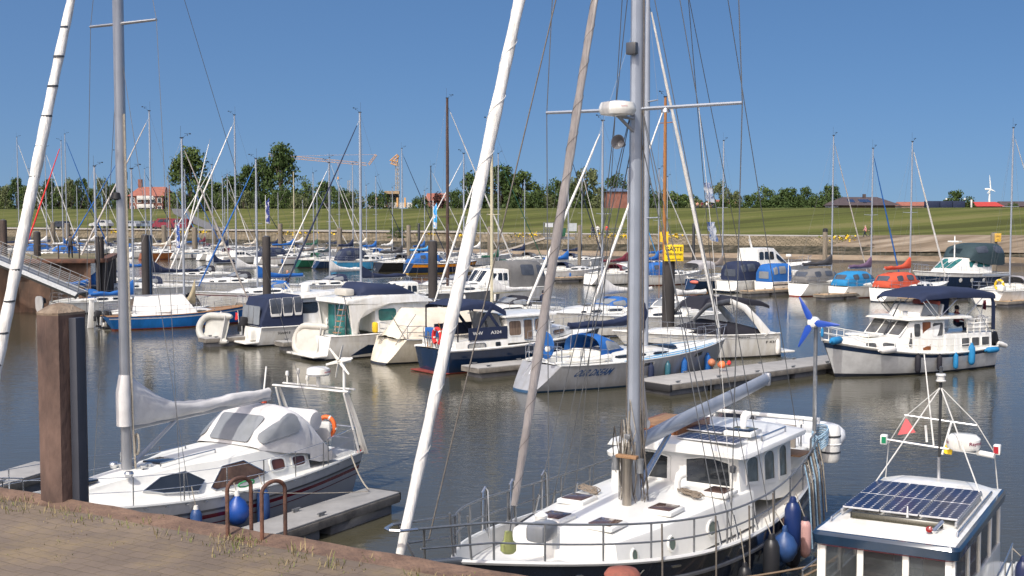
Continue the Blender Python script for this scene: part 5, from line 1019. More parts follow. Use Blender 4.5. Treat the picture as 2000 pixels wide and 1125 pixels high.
bc, Hc = yacht('bright blue classic yacht with white tent over its boom', (222, 645), 9.0, B=2.5, hm=BLUEH, boot=REDB, st=WHITE, stripe=(.80, .88), mast=(360, 270), jib=F_SAILG, jr=.06, fs=.85, fb=1.15, tr=-.55, tw=.5, deckm=TEAK, cab=(.34, .68, .32), wins=2, railm=TEAK, dome=None, extra=lambda r, H, L, z: (ex_tentA(r, H, L, z), ex_outb(r, H, L, z)))
fender(W(bc, (6.3, -1.15, .45)), F_WHITE, 'white fender on the bow flank of the bright blue classic yacht', 1.0, top=W(bc, (6.3, -1.0, 1.1)))
def dinghy(label, pos, rz, L=2.4, wd=1.35, m=HYPA, tilt=R(78), r=.2, roll=0.0, deep=.0):
    t = thing('inflatable_dinghy', label, 'dinghy', pos, rz); T = Matrix.Rotation(roll, 3, 'X') @ Matrix.Rotation(tilt, 3, 'X')
    pa = []
    for i in range(25):
        a = math.pi * i / 24; u = (i - 12) / 12
        if abs(u) > .45: pa.append((-L / 2 + (1 - (abs(u) - .45) / .55) * L * .62 - .0, math.copysign(wd / 2 - r, u), 0))
        else: pa.append((-L / 2 + L * .62 + math.cos(u / .45 * math.pi / 2) * L * .30, (wd / 2 - r) * math.sin(u / .45 * math.pi / 2), .12 * math.cos(u / .45 * math.pi / 2)))
    pa = [T @ V(p) for p in pa]; n = len(pa); rs = [r * (.45 if i in (0, n - 1) else .9 if i in (1, n - 2) else 1) for i in range(n)]
    MB().tube(pa, rs, 12).build('tube', m, t)
    fl = [[T @ V((-L / 2 + .2 + x * L * .72, y * (wd / 2 - r) * (1 if x < .85 else .6), -.02 - .06 * (1 - y * y) + .03 * math.sin(9 * x + 4 * y))) for y in (-1, -.5, 0, .5, 1)] for x in (0, .25, .5, .75, 1)]
    MB().grid(fl).build('floor', m, t)
    MB().hexa([T @ V(p) for p in ((-L / 2 + .28, -wd / 2 + r, -.16), (-L / 2 + .34, -wd / 2 + r, -.16), (-L / 2 + .34, wd / 2 - r, -.16), (-L / 2 + .28, wd / 2 - r, -.16))], [T @ V(p) for p in ((-L / 2 + .28, -wd / 2 + r, .2), (-L / 2 + .34, -wd / 2 + r, .2), (-L / 2 + .34, wd / 2 - r, .2), (-L / 2 + .28, wd / 2 - r, .2))]).build('transom', mat('dinghy_board', (.42, .42, .40), .6), t)
    rp = [T @ V((p[0], p[1], 0)) for p in []]
    return t
# white cruiser with navy canopy (c)
def ex_c(root, H, L, zc):
    q = H.side[-1]; window(root, q, rrect(.50, .74, .62, .86, .03, .1), None)
    o, f = canopy(root, 'cockpit_tent', [(.15, 1.3, 1.0, 1.35), (.55, 1.33, .98, 2.52), (1.5, 1.36, .98, 2.60), (2.5, 1.36, 1.0, 2.62)], F_NAVY, caps=(True, True), k=9, n=24)
    for v in ((.03, .27), (.73, .97)):
        for u in ((.36, .58), (.61, .80), (.83, .98)): window(root, f, rrect(u[0], u[1], v[0], v[1], .02, .03), PLASTD, name='tent_window', frame=F_WHITE, fw=.05)
    b = quadf((.2, 1.1, 1.05), (.2, -1.1, 1.05), (.3, -1.1, 2.2), (.3, 1.1, 2.2), (3, 0, 1.5)); 
    for u in ((.03, .34), (.37, .63), (.66, .97)): window(root, b, rrect(u[0], u[1], .06, .9, .03, .04), PLAST, off=.1, name='tent_window')
    cabin(root, [(2.45, 1.38, 1.34, 2.45, 2.62), (4.0, 1.36, 1.3, 2.5, 2.75), (6.0, 1.1, 1.0, 2.4, 2.6), (6.5, .9, .7, 2.38, 2.46)], WHITE, 'hardtop')
    MB().lathe([(.08, 2.66), (.24, 2.74), (.27, 2.92), (.22, 3.1), (.1, 3.19), (0, 3.2)], c=(3.2, -.3, 0), n=16).build('satellite_dome', WHITE, root)
    MB().tube([(2.8, .4, 2.65), (2.3, .4, 3.2)], .05, 6).build('light_mast', WHITE, root)
    lettering(root, 'SGASH 8', q, .11, .19, .60, .74, BLKP)
    MB().box((-.15, -.75, .62), (.45, .5, .6), bev=.12).build('transom_locker', WHITE, root); outboard(root, (-.1, .5, 1.0), R(180), k=1.2)
    MB().tube([(.0, 1.2, 1.0), (-.05, 1.22, 1.75)], .018, 5).build('flag_staff', WHITEM, root); flag(root, (-.03, 1.22, 1.3), (-.05, 1.22, 1.72), F_HRED)
mc, Hm = motor('white motor cruiser with hardtop, navy cockpit tent and white radome', (486, 674), 9, B=3.0, house=(2.3, 6.3, 2.5, 1.4), fs=1.0, fb=1.4, st=DGREY, stripe=(.82, .95), extra=ex_c, nwin=2, boot=DARKB)
dinghy('grey inflatable dinghy hanging upright on the stern of the cruiser with navy tent', atY(418, 641, 64.6), mc.rotation_euler.z + R(90) + R(24), 2.2, 1.7, HYPA, R(-74), .18)
fender(W(mc, (4.3, -1.42, .55)), F_NAVY, 'navy fender hanging amidships on the cruiser with navy tent', 1.0, top=W(mc, (4.3, -1.4, 1.2)), tip=F_WHITE)
# flybridge cruiser (d)
def ex_d(root, H, L, zc):
    cabin(root, [(1.0, 1.55, 1.6, 2.65, 2.85), (2.5, 1.62, 1.62, 2.6, 3.0), (5.2, 1.4, 1.3, 2.6, 2.95), (6.2, 1.1, .9, 2.55, 2.65)], WHITE, 'hardtop', r=.09)
    for sd in (1, -1):
        q = quadf((1.3, sd * 1.5, 1.2), (2.3, sd * 1.5, 1.2), (3.3, sd * 1.55, 2.6), (1.1, sd * 1.55, 2.6), (1.5, 0, 1))
        MB().panel(q, [(0, 0), (.25, 0), (.22, .35), (.45, .8), (1, 1), (0, 1)][::1], .05, .1).build('wing', WHITE, root)
    MB().box((1.5, 0, 1.75), (.06, 2.4, 1.5)).build('salon_door', GGLASS, root)
    for y in (-.6, .4): MB().tube([(1.44, y, 1.05), (1.44, y, 2.55)], .03, 5).build('door_frame', ALU, root)
    o, f = canopy(root, 'flybridge_cover', [(2.0, 1.1, 2.9, 3.3), (2.3, 1.2, 2.9, 3.62), (3.4, 1.2, 2.95, 3.5), (4.4, 1.1, 2.95, 3.42), (5.2, .9, 2.95, 3.05)], F_NAVY, caps=(True, True), k=4)
    MB().box((1.6, -.2, 3.15), (.5, 1.2, .34), bev=.1).build('flybridge_seat', HYPW, root)
    q = H.side[-1]; MB().panel(q, [(.12, .10), (.93, .10), (.95, .55), (.20, .55), (.16, .35)], .012, .02, rings=4).build('flank_panel', NAVY, root)
    q = H.side[1]; MB().panel(q, [(.12, .10), (.93, .10), (.95, .55), (.20, .55), (.16, .35)], .012, .02, rings=4).build('flank_panel', NAVY, root)
    for k in range(6): MB().box((.7 + k * .07, -.95, 1.0 + k * .27), (.26, .4, .04), bev=.01).build('ladder_step', TEAK, root)
    mb = MB()
    for y in (-1.16, -.74): mb.tube([(.6, y, .8), (1.1, y, 2.75)], .022, 5)
    mb.build('ladder_rail', STEEL, root)
    mb = MB()
    for x in (.9, 1.25): mb.tube([(x + .5, -1.5, .9), (x, -1.45, 3.0)], .022, 5)
    mb.tube([(.8, -1.45, 3.0), (2.1, -1.45, 3.02)], .022, 5); mb.build('davit_frame', STEEL, root)
md, Hd = motor('white flybridge cruiser with navy flank panel and green tinted saloon door', (612, 700), 10.5, B=3.5, house=(2.6, 6.8, 2.6, 1.6), fs=1.15, fb=1.6, st=WHITE, boot=DARKB, extra=ex_d, glassm=GGLASS, nwin=2, hw=.86)
dinghy('cream grey inflatable dinghy standing upright on the swim platform of the flybridge cruiser', atY(602, 664, 58.7), md.rotation_euler.z + R(90) + R(22), 2.15, 1.7, HYPW, R(106), .17)
# beige covered yacht (e)
def ex_e(root, H, L, zc):
    P = []
    for x, w_, zr in ((.45, 1.0, 1.3), (.8, 1.2, 1.8), (1.3, 1.35, 2.55), (2.2, 1.5, 2.5), (3.6, 1.55, 2.45), (5.0, 1.45, 2.4), (6.2, 1.2, 2.1)):
        z0 = 1.18; P.append([(x + random.uniform(-.05, .05), w_ * c, z0 + (zr - z0) * (1 - abs(c) ** 1.25) + random.uniform(-.03, .03)) for c in (-1, -.85, -.65, -.4, -.15, 0, .15, .4, .65, .85, 1)])
    MB().grid(P, cap=(False, False)).build('boat_tent', F_CREAM, root, 60)
    window(root, H.side[-1], rrect(.17, .24, .62, .74, .01, .05), GLASS, frame=WHITE, fw=.4, name='portlight')
    for x0, x1 in ((.2, 1.4), (.9, .1)): MB().tube([(x0, -1.25, .95), (x1, -1.1, 2.3)], .02, 5).build('frame_tube', DSTEEL, root)
    mb = MB(); mb.box((.1, .4, 1.65), (.18, .36, .5), bev=.08); mb.build('rescue_bag', F_YEL, root)
me_, He = yacht('cream yacht covered by a large beige tent', (738, 710), 10.5, hm=CREAM, st=CREAM, boot=DARKB, fs=1.15, fb=1.4, tr=.75, tw=.8, cab=(.4, .74, .4), extra=ex_e)
# blue steel cruiser (f)
def ex_f(root, H, L, zc):
    z1 = 2.35
    o, side, fr, bk = cabin(root, [(3.0, 1.38, 1.3, 1.2, z1), (5.45, 1.35, 1.26, 1.2, z1), (5.5, 1.3, 1.2, 1.2, z1 - .02), (5.95, 1.2, .95, 1.2, z1 - .75)], WHITE, 'wheelhouse', r=.05)
    cabin(root, [(2.8, 1.5, 1.5, z1, z1 + .07), (5.75, 1.42, 1.42, z1, z1 + .1)], WHITE, 'wheelhouse_roof', r=.03)
    CUR = mat('curtain', (.18, .125, .09), .8, var=.5, sc=14, stretch=(1, 1, .1))
    for sd in (1, -1):
        window(root, side[sd], rrect(.014, .105, .3, .88, .014, .1), CUR, frame=WHITE, off=.008); window(root, side[sd], rrect(.13, .19, .12, .90, .008, .06), CUR, frame=STEEL, name='door_window'); window(root, side[sd], rrect(.215, .315, .42, .92, .016, .12), CUR, frame=STEEL)
    o, s2, f2, b2 = cabin(root, [(5.6, 1.2, 1.1, 1.2, 1.72), (6.6, .95, .85, 1.3, 1.75), (7.4, .55, .45, 1.35, 1.6)], WHITE, 'fore_cabin', r=.05)
    for sd in (1, -1): window(root, s2[sd], rrect(.12, .5, .35, .8, .06, .2), CUR, frame=STEEL)
    # aft cabin with canvas dodger carrying letters
    cabin(root, [(.25, 1.35, 1.32, 1.0, 1.4), (3.0, 1.42, 1.38, 1.0, 1.42)], WHITE, 'aft_cabin', r=.05)
    for sd in (1, -1):
        a = (.5, sd * 1.38, 1.42); q = quadf((.9, sd * 1.36, 1.44), (2.98, sd * 1.38, 1.44), (2.98, sd * 1.38, 1.98), (.9, sd * 1.36, 1.98), (2, 0, 1.5)); MB().panel(q, rrect(0, 1, 0, 1, .01, .02), .01, .03).build('canvas_dodger', F_NAVY, root)
        u = (.1, .36, .56, .84) if sd < 0 else (.9, .64, .44, .16)
        lettering(root, 'WHV', q, u[0], u[1], .42, .68, F_WHITE, .016); lettering(root, 'A324', q, u[2], u[3], .42, .68, F_WHITE, .016)
    q = quadf((.3, -1.37, 1.02), (2.9, -1.42, 1.02), (2.9, -1.4, 1.4), (.3, -1.36, 1.4), (2, 0, 1)); window(root, q, rrect(.22, .56, .1, .75, .05, .3), mat('curtain_light', (.35, .35, .33), .6, var=.4, sc=8), frame=STEEL); window(root, q, rrect(.78, .88, .25, .75, .02, .1), GLASS)
    # bimini and frame
    o, f = canopy(root, 'bimini', [(.35, 1.25, 2.72, 2.95), (1.2, 1.3, 2.8, 3.15), (2.3, 1.3, 2.7, 3.1), (3.0, 1.28, 2.4, 2.72)], F_NAVY, k=5)
    fm = F_NAVY
    for sd in (1, -1):
        MB().tube([(1.0, sd * 1.3, 1.45), (2.2, sd * 1.32, 2.85)], .055, 6, flat=(.5, 1.6)).build('canvas_leg', fm, root); MB().tube([(.4, sd * 1.26, 1.4), (.4, sd * 1.26, 2.8)], .035, 6).build('canvas_leg', F_BLACK, root); MB().tube([(2.95, sd * 1.3, 1.45), (2.0, sd * 1.32, 2.6)], .05, 6, flat=(.5, 1.6)).build('canvas_leg', fm, root)
    q = quadf((2.95, -1.28, 1.5), (2.95, 1.28, 1.5), (2.6, 1.2, 2.7), (2.6, -1.2, 2.7), (0, 0, 2)); window(root, q, rrect(.05, .48, .1, .85, .02, .03), PLAST); window(root, q, rrect(.52, .95, .1, .85, .02, .03), PLAST)
    mb = MB()
    for y in (-.55, -.15, .3, .7):
        mb.tube([(.02, y, .95), (-.08, y, 1.75), (.12, y, 1.75), (.12, y, 1.0)], .025, 6)
    mb.tube([(.05, -1.3, 1.5), (-.03, 0, 1.55), (.05, 1.3, 1.5)], .025, 6); mb.build('stern_rail', DSTEEL, root)
    for y0 in (.35, -.45):
        mb = MB()
        for y in (y0 - .17, y0 + .17): mb.tube([(-.06, y, .05), (.0, y, 1.3)], .022, 6)
        for k in range(5): mb.box((-.05 + k * .01, y0, .2 + k * .22), (.08, .34, .035))
        mb.build('stern_ladder', TEAK if y0 > 0 else STEEL, root)
    MB().box((-.22, 0, .05), (.5, 2.4, .06), bev=.02).build('bathing_platform', REDB, root)
    MB().tube([(.02, -.9, 1.2), (-.35, -.9, 2.25)], .02, 6).build('flag_staff', WOODM, root)
    P = [[V((-.17 - .0, -.9, 1.75 + .42 * q)) + V((.25 * j / 3 - .05 * j, -.06 * math.sin(j * 2), -.32 * j / 3)) for j in range(4)] for q in (0, .33, .34, .66, .67, 1)]
    mb = MB()
    for k, mi in ((0, 2), (2, 1), (4, 0)): mb.grid(P[k:k + 2], mi=mi)
    mb.build('ensign', [F_BLACK, F_HRED, F_YEL], root)
    MB().box((.3, .6, 1.65), (.3, .8, .5), bev=.05).build('deck_box', F_BLUE, root)
mf, Hf = motor('navy hulled steel cruiser with navy bimini and lettered canvas dodger', (848, 727), 9.6, B=3.1, hm=NAVY, st=NAVY, stripe=(.97, .985), boot=REDB, fs=1.05, fb=1.5, extra=ex_f, railm=WHITE, rr=.06, plat=False, tr=-.1, rake=.7)
lifebuoy(W(mf, (-.12, -.45, 1.62)), mf.rotation_euler.z, F_HRED, 'red horseshoe buoy on the stern rail of the navy steel cruiser', 1.15)
# yacht with blue sprayhood and blue name on silver hull (g)
OD = V((.81, .59, 0))
def ex_g(root, H, L, zc):
    q = H.side[-1]; LB_ = mat('letter_blue', (.01, .05, .15), .5); LBS = mat('deck_blue', (.10, .32, .55), .5, var=.15)
    lettering(root, 'OUR DREAM', q, .105, .270, .56, .84, LB_, .016, slant=.12)
    for sd in (1, -1):
        for a, b, t0, t1 in ((.98, .80, .36, .95), (.70, .62, .40, .9)):
            P = [[V((t * L, sd * H.w(t) * f_, H.sheer(t) + .05 * (1 - f_ * f_) + .004)) for f_ in (a, b)] for t in [t0 + (t1 - t0) * i / 14 for i in range(15)]]; MB().grid(P).build('deck_stripe', LBS, root)
        for u in (.43, .73): window(root, H.side[sd], rrect(u, u + .045, .78, .90, .004, .03), GLASS, frame=STEEL, fw=.3, name='portlight')
    # wheel with round blue cover
    MB().lathe([(.0, -.02), (.52, -.03), (.55, 0), (.52, .03), (0, .02)], c=(1.15, 0, 1.75), n=24, M=Matrix.Rotation(R(90), 3, 'Y')).build('wheel_cover', F_BLUE, root); MB().tube([(1.3, 0, .7), (1.25, 0, 1.75)], .1, 8).build('pedestal', WHITE, root)
    mb = MB()
    for x in (1.0, 1.25): mb.tube([(x, -.9, 1.1), (x, -.9, 1.75), (x, .9, 1.75), (x, .9, 1.1)], .02, 6)
    mb.build('stern_arch', STEEL, root)
    MB().lathe([(.0, 1.65), (.09, 1.66), (.12, 1.75), (.09, 1.84), (0, 1.85)], c=(.4, -1.1, 0), n=12).build('lantern', WHITE, root)
    c = (6.3 - .05, 0, zc); MB().tube([(6.0, .2, 1.9), (6.25, .05, 2.2), (6.28, .02, 3.2)], [.1, .2, .13], 8).build('mast_cover', F_NAVY, root)
    cabin(root, [(6.7, .62, .55, zc + .28, zc + .42), (7.9, .45, .38, zc + .16, zc + .30)], GLASS, 'dark_hatch_garage', r=.05)
mg, Hg = yacht('silver yacht with blue sprayhood and its name in blue letters on the flank', (1020, 765), 11.2, fw=OD, B=3.5, hm=SILVER, st=SILVER, boot=mat('boot_blue', (.02, .06, .12), .4), mast=(1261, -30), cover=F_NAVY, jib=F_SAIL, jr=.08, hood=F_BLUE, fs=1.05, fb=1.4, tr=.95, tw=.72, cab=(.30, .70, .36), wins=2, boom=4.3, r=.105, mm=ALUM, extra=ex_g, hoodh=1.05, spr=(.36, .68), bz=1.15, sw=.95)
for k, (x, m, lb, kk) in enumerate(((5.2, F_NAVY, 'dark blue fender nearest the mast on the silver yacht', 1.0), (6.2, mat('fender_teal', (.03, .12, .16), .4), 'teal fender left of two on the silver yacht', 1.0), (7.3, F_BLUE, 'blue fender under the portlight of the silver yacht', 1.1), (9.2, F_BLUE, 'large blue fender towards the bow of the silver yacht', 1.15))):
    p = Hg.pt(x / 11.2, .5, -1); fender(W(mg, (x, p.y - .12, .5)), m, lb, kk, top=W(mg, (x, p.y, 1.25)))
bo = fender(at(1410, 712, .75), mat('buoy_orange', (.75, .19, .06), .5, var=.15), 'round orange buoy lying on the long grey walkway', .62, ball=True, lay=R(20)); fender(at(1390, 708, .72), mat('buoy_dull', (.42, .16, .08), .6), 'dull orange buoy beside the brighter round one', .66, ball=True, lay=R(80)); fender(at(1424, 709, .62), F_HRED, 'small red and green marker float on the walkway', .35, ball=True, tip=F_GREEN)
# sports cruiser (h)
HW = V((-.93, -.36, 0))
def ex_h(root, H, L, zc):
    for sd in (1, -1):
        pa = [(2.0, sd * 1.28, 1.2), (2.2, sd * 1.27, 1.9), (2.75, sd * 1.22, 2.55), (3.6, sd * 1.18, 2.78), (4.3, sd * 1.15, 2.72)]
        MB().tube([(1.0, sd * 1.32, 1.15), (1.5, sd * 1.3, 1.75), (2.2, sd * 1.26, 2.45), (3.0, sd * 1.2, 2.78)], [.2, .16, .13, .11], 8, flat=(.5, 1.2)).build('arch_leg', WHITE, root)
        MB().tube([(3.0, sd * 1.2, 2.78), (4.2, sd * 1.17, 2.6), (4.9, sd * 1.12, 1.95), (4.8, sd * 1.1, 1.4)], [.11, .1, .08, .05], 8, flat=(.5, 1.2)).build('arch_arm', DKGREY, root)
        window(root, H.side[sd], [(.60 + .022 * math.cos(k * .524), .62 + .13 * math.sin(k * .524)) for k in range(12)], GLASS, name='porthole')
        q = H.side[sd]; MB().panel(q, [(.05, .80), (.75, .86), (.9, .93), (.5, .90), (.05, .85)], .012, .02, rings=4).build('flank_band', DGREY, root)
    canopy(root, 'arch_canopy', [(.75, 1.15, 2.35, 2.55), (1.2, 1.22, 2.5, 2.75), (2.4, 1.24, 2.6, 2.95), (4.0, 1.2, 2.55, 2.9), (4.6, 1.15, 2.2, 2.45)], F_BLACK, k=6)
    canopy(root, 'cockpit_cover', [(.9, 1.2, 1.15, 1.3), (2.2, 1.28, 1.15, 1.65), (3.6, 1.25, 1.2, 1.85), (4.7, 1.1, 1.25, 1.55), (5.2, .95, 1.3, 1.35)], F_BLACK, k=3, caps=(True, True))
    MB().lathe([(.1, 2.9), (.14, 2.95), (.14, 3.0), (0, 3.02)], c=(3, 0, 0), n=12).build('anchor_light', WHITE, root)
    q = H.side[1]; lettering(root, 'REGAL', q, .30, .22, .86, .92, BLKP); 
    q2 = H.side[1]; lettering(root, 'F 436', q2, .11, .03, .58, .70, BLKP)
    cabin(root, [(4.6, 1.2, 1.05, 1.1, 1.42), (6.0, .95, .75, 1.15, 1.45), (7.2, .45, .3, 1.2, 1.3)], WHITE, 'foredeck', r=.08)
mh, Hh = motor('white sports cruiser with black covered radar arch and cockpit', (1502, 691), 8.6, fw=HW, B=2.9, st=WHITE, fs=1.15, fb=1.45, extra=ex_h, boot=DKGREY, tr=.25, rake=1.4)
fender(W(mh, (.45, 1.45, .5)), F_WHITE, 'white fender at the stern quarter of the sports cruiser', .95, top=W(mh, (.5, 1.35, 1.2)))
# ================================================================== WHITE TRAWLER YACHT (right)
TO, TF = V((21.4, 56.6, 0)), V((-.86, -.51, 0)).normalized()
tr_ = thing('trawler_yacht', 'white trawler yacht with navy bimini and blue fenders at the end of the walkway', 'motorboat', TO, math.atan2(TF.y, TF.x))
TS = mat('silver_white_hull', (.52, .53, .53), .35, var=.14, sc=2.5, bump=.15, bsc=2)
Ht = hull(tr_, 9.6, 3.3, .95, 1.62, (TS, DARKB, NAVY), tw=.82, tm=.45, tr=.1, rake=.75, dip=.16, stripe=(.80, .94), rail=WHITE, rr=.05, sp=2.4, wl=.84, N=22)
GL2 = mat('cabin_glass', (.10, .10, .10), .06, var=.5, sc=1.5)
o, s_, f_, b_ = cabin(tr_, [(3.5, 1.22, 1.2, .85, 2.35), (5.4, 1.2, 1.1, .9, 2.35), (6.1, 1.1, .95, .95, 1.62), (8.2, .62, .5, 1.2, 1.62)], WHITE, 'main_cabin', r=.05)
for sd in (1, -1):
    for u0, u1 in ((.02, .13), (.26, .325)): window(tr_, s_[sd], rrect(u0, u1, .52, .92, .015, .08), GL2, frame=WHITE, off=.01)
    window(tr_, s_[sd], rrect(.15, .235, .1, .96, .005, .02), BRIGHT, name='cabin_door')
    for u0, u1 in ((.37, .46), (.49, .58), (.70, .80), (.85, .93)): window(tr_, s_[sd], rrect(u0, u1, .25, .72, .02, .1), GL2, frame=WHITE, off=.015)
q = quadf((6.12, -1.02, 1.66), (6.12, 1.02, 1.66), (5.42, 1.05, 2.32), (5.42, -1.05, 2.32), (4, 0, 1.5))
MB().panel(q, rrect(0, 1, 0, 1, .02, .02), .015, .03).build('windscreen_frame', WHITE, tr_)
for u in ((.03, .32), (.355, .645), (.68, .97)): window(tr_, q, rrect(u[0], u[1], .08, .92, .03, .06), GL2, off=.03, name='windscreen')
cabin(tr_, [(2.0, 1.42, 1.42, 2.32, 2.42), (5.0, 1.36, 1.36, 2.36, 2.46), (5.85, 1.2, 1.1, 2.36, 2.44)], WHITE, 'cabin_roof', r=.03)
o, s_, f_, b_ = cabin(tr_, [(.35, 1.22, 1.18, .82, 1.62), (3.5, 1.3, 1.26, .82, 1.66)], WHITE, 'aft_cabin', r=.05)
for sd in (1, -1):
    for u0, u1 in ((.06, .22), (.28, .44), (.50, .66)): window(tr_, s_[sd], rrect(u0, u1, .3, .78, .02, .06), GL2, frame=WHITE)
# flybridge
MB().hexa([(4.2, -.9, 2.44), (4.8, -.85, 2.44), (4.8, .85, 2.44), (4.2, .9, 2.44)], [(4.1, -.9, 2.95), (4.45, -.8, 2.95), (4.45, .8, 2.95), (4.1, .9, 2.95)], .06).build('flybridge_console', WHITE, tr_)
for sd in (1, -1): q = quadf((3.6, sd * .92, 2.5), (4.7, sd * .9, 2.5), (4.35, sd * .85, 3.05), (3.6, sd * .9, 2.95), (4, 0, 2)); MB().panel(q, rrect(0, 1, 0, 1, .02, .02), .01, .03).build('side_screen', PLAST, tr_)
for y in (-.45, .45): MB().box((3.1, y, 2.7), (.14, .6, .5), Matrix.Rotation(R(-15), 3, 'Y'), .05).build('seat_back', WHITE, tr_)
MB().box((3.3, 0, 2.99), (.2, 1.5, .22), bev=.09).build('coral_cushion', F_CORAL, tr_)
for sd in (1, -1):
    mb = MB()
    for k in range(5): x = .35 + k * .42; mb.tube([(x, sd * 1.24, 1.62), (x, sd * 1.24, 2.25)], .022, 5)
    for z in (1.85, 2.05, 2.25): mb.tube([(.3, sd * 1.24, z), (2.1, sd * 1.24, z)], .026 if z > 2.2 else .018, 5)
    mb.build('aft_rail', WHITE, tr_)
    MB().box((1.2, sd * 1.2, 1.9), (1.7, .03, .4), bev=.01).build('rail_board', WHITE, tr_)
for x in (.75, 1.55): MB().box((x, .9, 2.1), (.5, .12, .5), bev=.05).build('deck_chair', WHITE, tr_)
o, f = canopy(tr_, 'bimini', [(.3, 1.32, 3.12, 3.42), (1.4, 1.4, 3.2, 3.62), (3.2, 1.4, 3.25, 3.68), (4.7, 1.32, 3.2, 3.52), (5.1, 1.25, 3.1, 3.28)], F_NAVY, k=5)
canopy(tr_, 'rear_curtain', [(.25, 1.3, 1.7, 3.35), (.55, 1.33, 1.75, 3.42)], F_NAVY, k=6)
MB().box((1.0, -1.3, 2.45), (1.5, .03, 1.5)).build('side_curtain', F_NAVY, tr_)
for sd in (1, -1):
    for a, b in (((.6, 1.62), (2.0, 3.35)), ((3.9, 2.45), (2.6, 3.35)), ((3.9, 2.45), (4.8, 3.25)), ((4.2, 2.45), (5.0, 3.15)), ((2.2, 2.44), (1.0, 3.3))): MB().tube([(a[0], sd * 1.3, a[1]), (b[0], sd * 1.3, b[1])], .018, 5).build('bimini_frame', STEEL, tr_)
mb = MB()
for sd in (1, -1):
    ps = [Ht.pt(t, 1, sd) - V((0, sd * .06, 0)) for t in (.22, .34, .46, .58, .70, .82, .92)]
    for i, p in enumerate(ps): mb.tube([p, p + V((0, 0, .62))], .018, 5)
    for z in (.33, .62): mb.tube([p + V((0, 0, z)) for p in ps] + [V((9.65, sd * .12, 1.62 + z))], .018, 5)
mb.tube([(9.65, .12, 2.24), (9.75, 0, 2.25), (9.65, -.12, 2.24)], .018, 5); mb.tube([(9.65, 0, 1.6), (9.7, 0, 2.25)], .018, 5); mb.build('guard_rail', WHITE, tr_)
for y in (-.5, .3): MB().box((7.2, y, 1.72), (.7, .5, .1), bev=.03).build('deck_hatch', WHITE, tr_)
MB().tube([(6.3, .3, 1.65), (5.2, .25, 3.2)], [.04, .025], 6).build('signal_mast', DARKM, tr_); MB().lathe([(.06, 2.45), (.2, 2.5), (.2, 2.66), (.1, 2.72), (0, 2.73)], c=(4.9, -.3, 0), n=14).build('radar_dome', WHITE, tr_); MB().lathe([(.05, 2.44), (.12, 2.6), (.12, 2.7), (0, 2.72)], c=(5.2, .5, 0), n=12).build('searchlight', STEEL, tr_)
MB().tube([(-.05, 0, .95), (-.05, 0, 2.0), (-.9, 0, 2.15)], .03, 6).build('davit', DSTEEL, tr_); outboard(tr_, (-.35, .75, 1.05), R(180), k=1.25); MB().lathe([(0, -.35), (.1, -.3), (.13, 0), (.1, .3), (0, .35)], c=(-.75, .9, .95), n=12, M=Matrix.Rotation(R(75), 3, 'Y')).build('stern_float', F_WHITE, tr_)
MB().tube([(.1, .3, 1.65), (-.15, .35, 3.1)], .022, 6).build('flag_staff', WHITEM, tr_); flag(tr_, (-.06, .33, 2.6), (-.14, .35, 3.05), F_MAR, name='ensign', drop=.2)
person('person in a maroon shirt sitting on the aft deck of the white trawler yacht', W(tr_, (1.7, .35, 1.62 - .55)), tr_.rotation_euler.z + R(160), 'sit', F_MAR, F_NAVY)
RZ = tr_.rotation_euler.z
def tfd(x, m, lb, k=1.0, h=.55, **kw):
    p = Ht.pt(x / 9.6, .6, 1); fender(W(tr_, (x, p.y + .14, h)), m, lb, k, top=W(tr_, (x, p.y + .05, Ht.sheer(x / 9.6))), **kw)
tfd(5.6, F_BLACK, 'left of the two dark fenders hanging on the white trawler yacht', 1.05, .52); tfd(4.35, F_BLACK, 'right of the two dark fenders hanging on the white trawler yacht', .9, .5)
tfd(3.3, F_TEAL, 'blue ring fender in the middle of the white trawler yacht flank', .9, .5); tfd(2.2, F_TEAL, 'upright blue fender towards the stern of the white trawler yacht', 1.2, .72); 
p = Ht.pt(.08, .9, 1); fender(W(tr_, (.75, p.y + .15, .85)), F_TEAL, 'blue fender lying level at the stern of the white trawler yacht', 1.1, lay=RZ)
p = Ht.pt(.73, .9, 1); fender(W(tr_, (7.2, p.y + .12, 1.2)), F_WHITE, 'white fender lying level along the bow flank of the white trawler yacht', 1.25, lay=RZ)
fender(W(tr_, (9.3, .45, 1.62)), F_TEAL, 'blue fender lying across the bow of the white trawler yacht', 1.3, lay=RZ + R(20)); fender(W(tr_, (9.75, .1, 1.95)), F_TEAL, 'small blue fender at the bow rail of the white trawler yacht', .5)
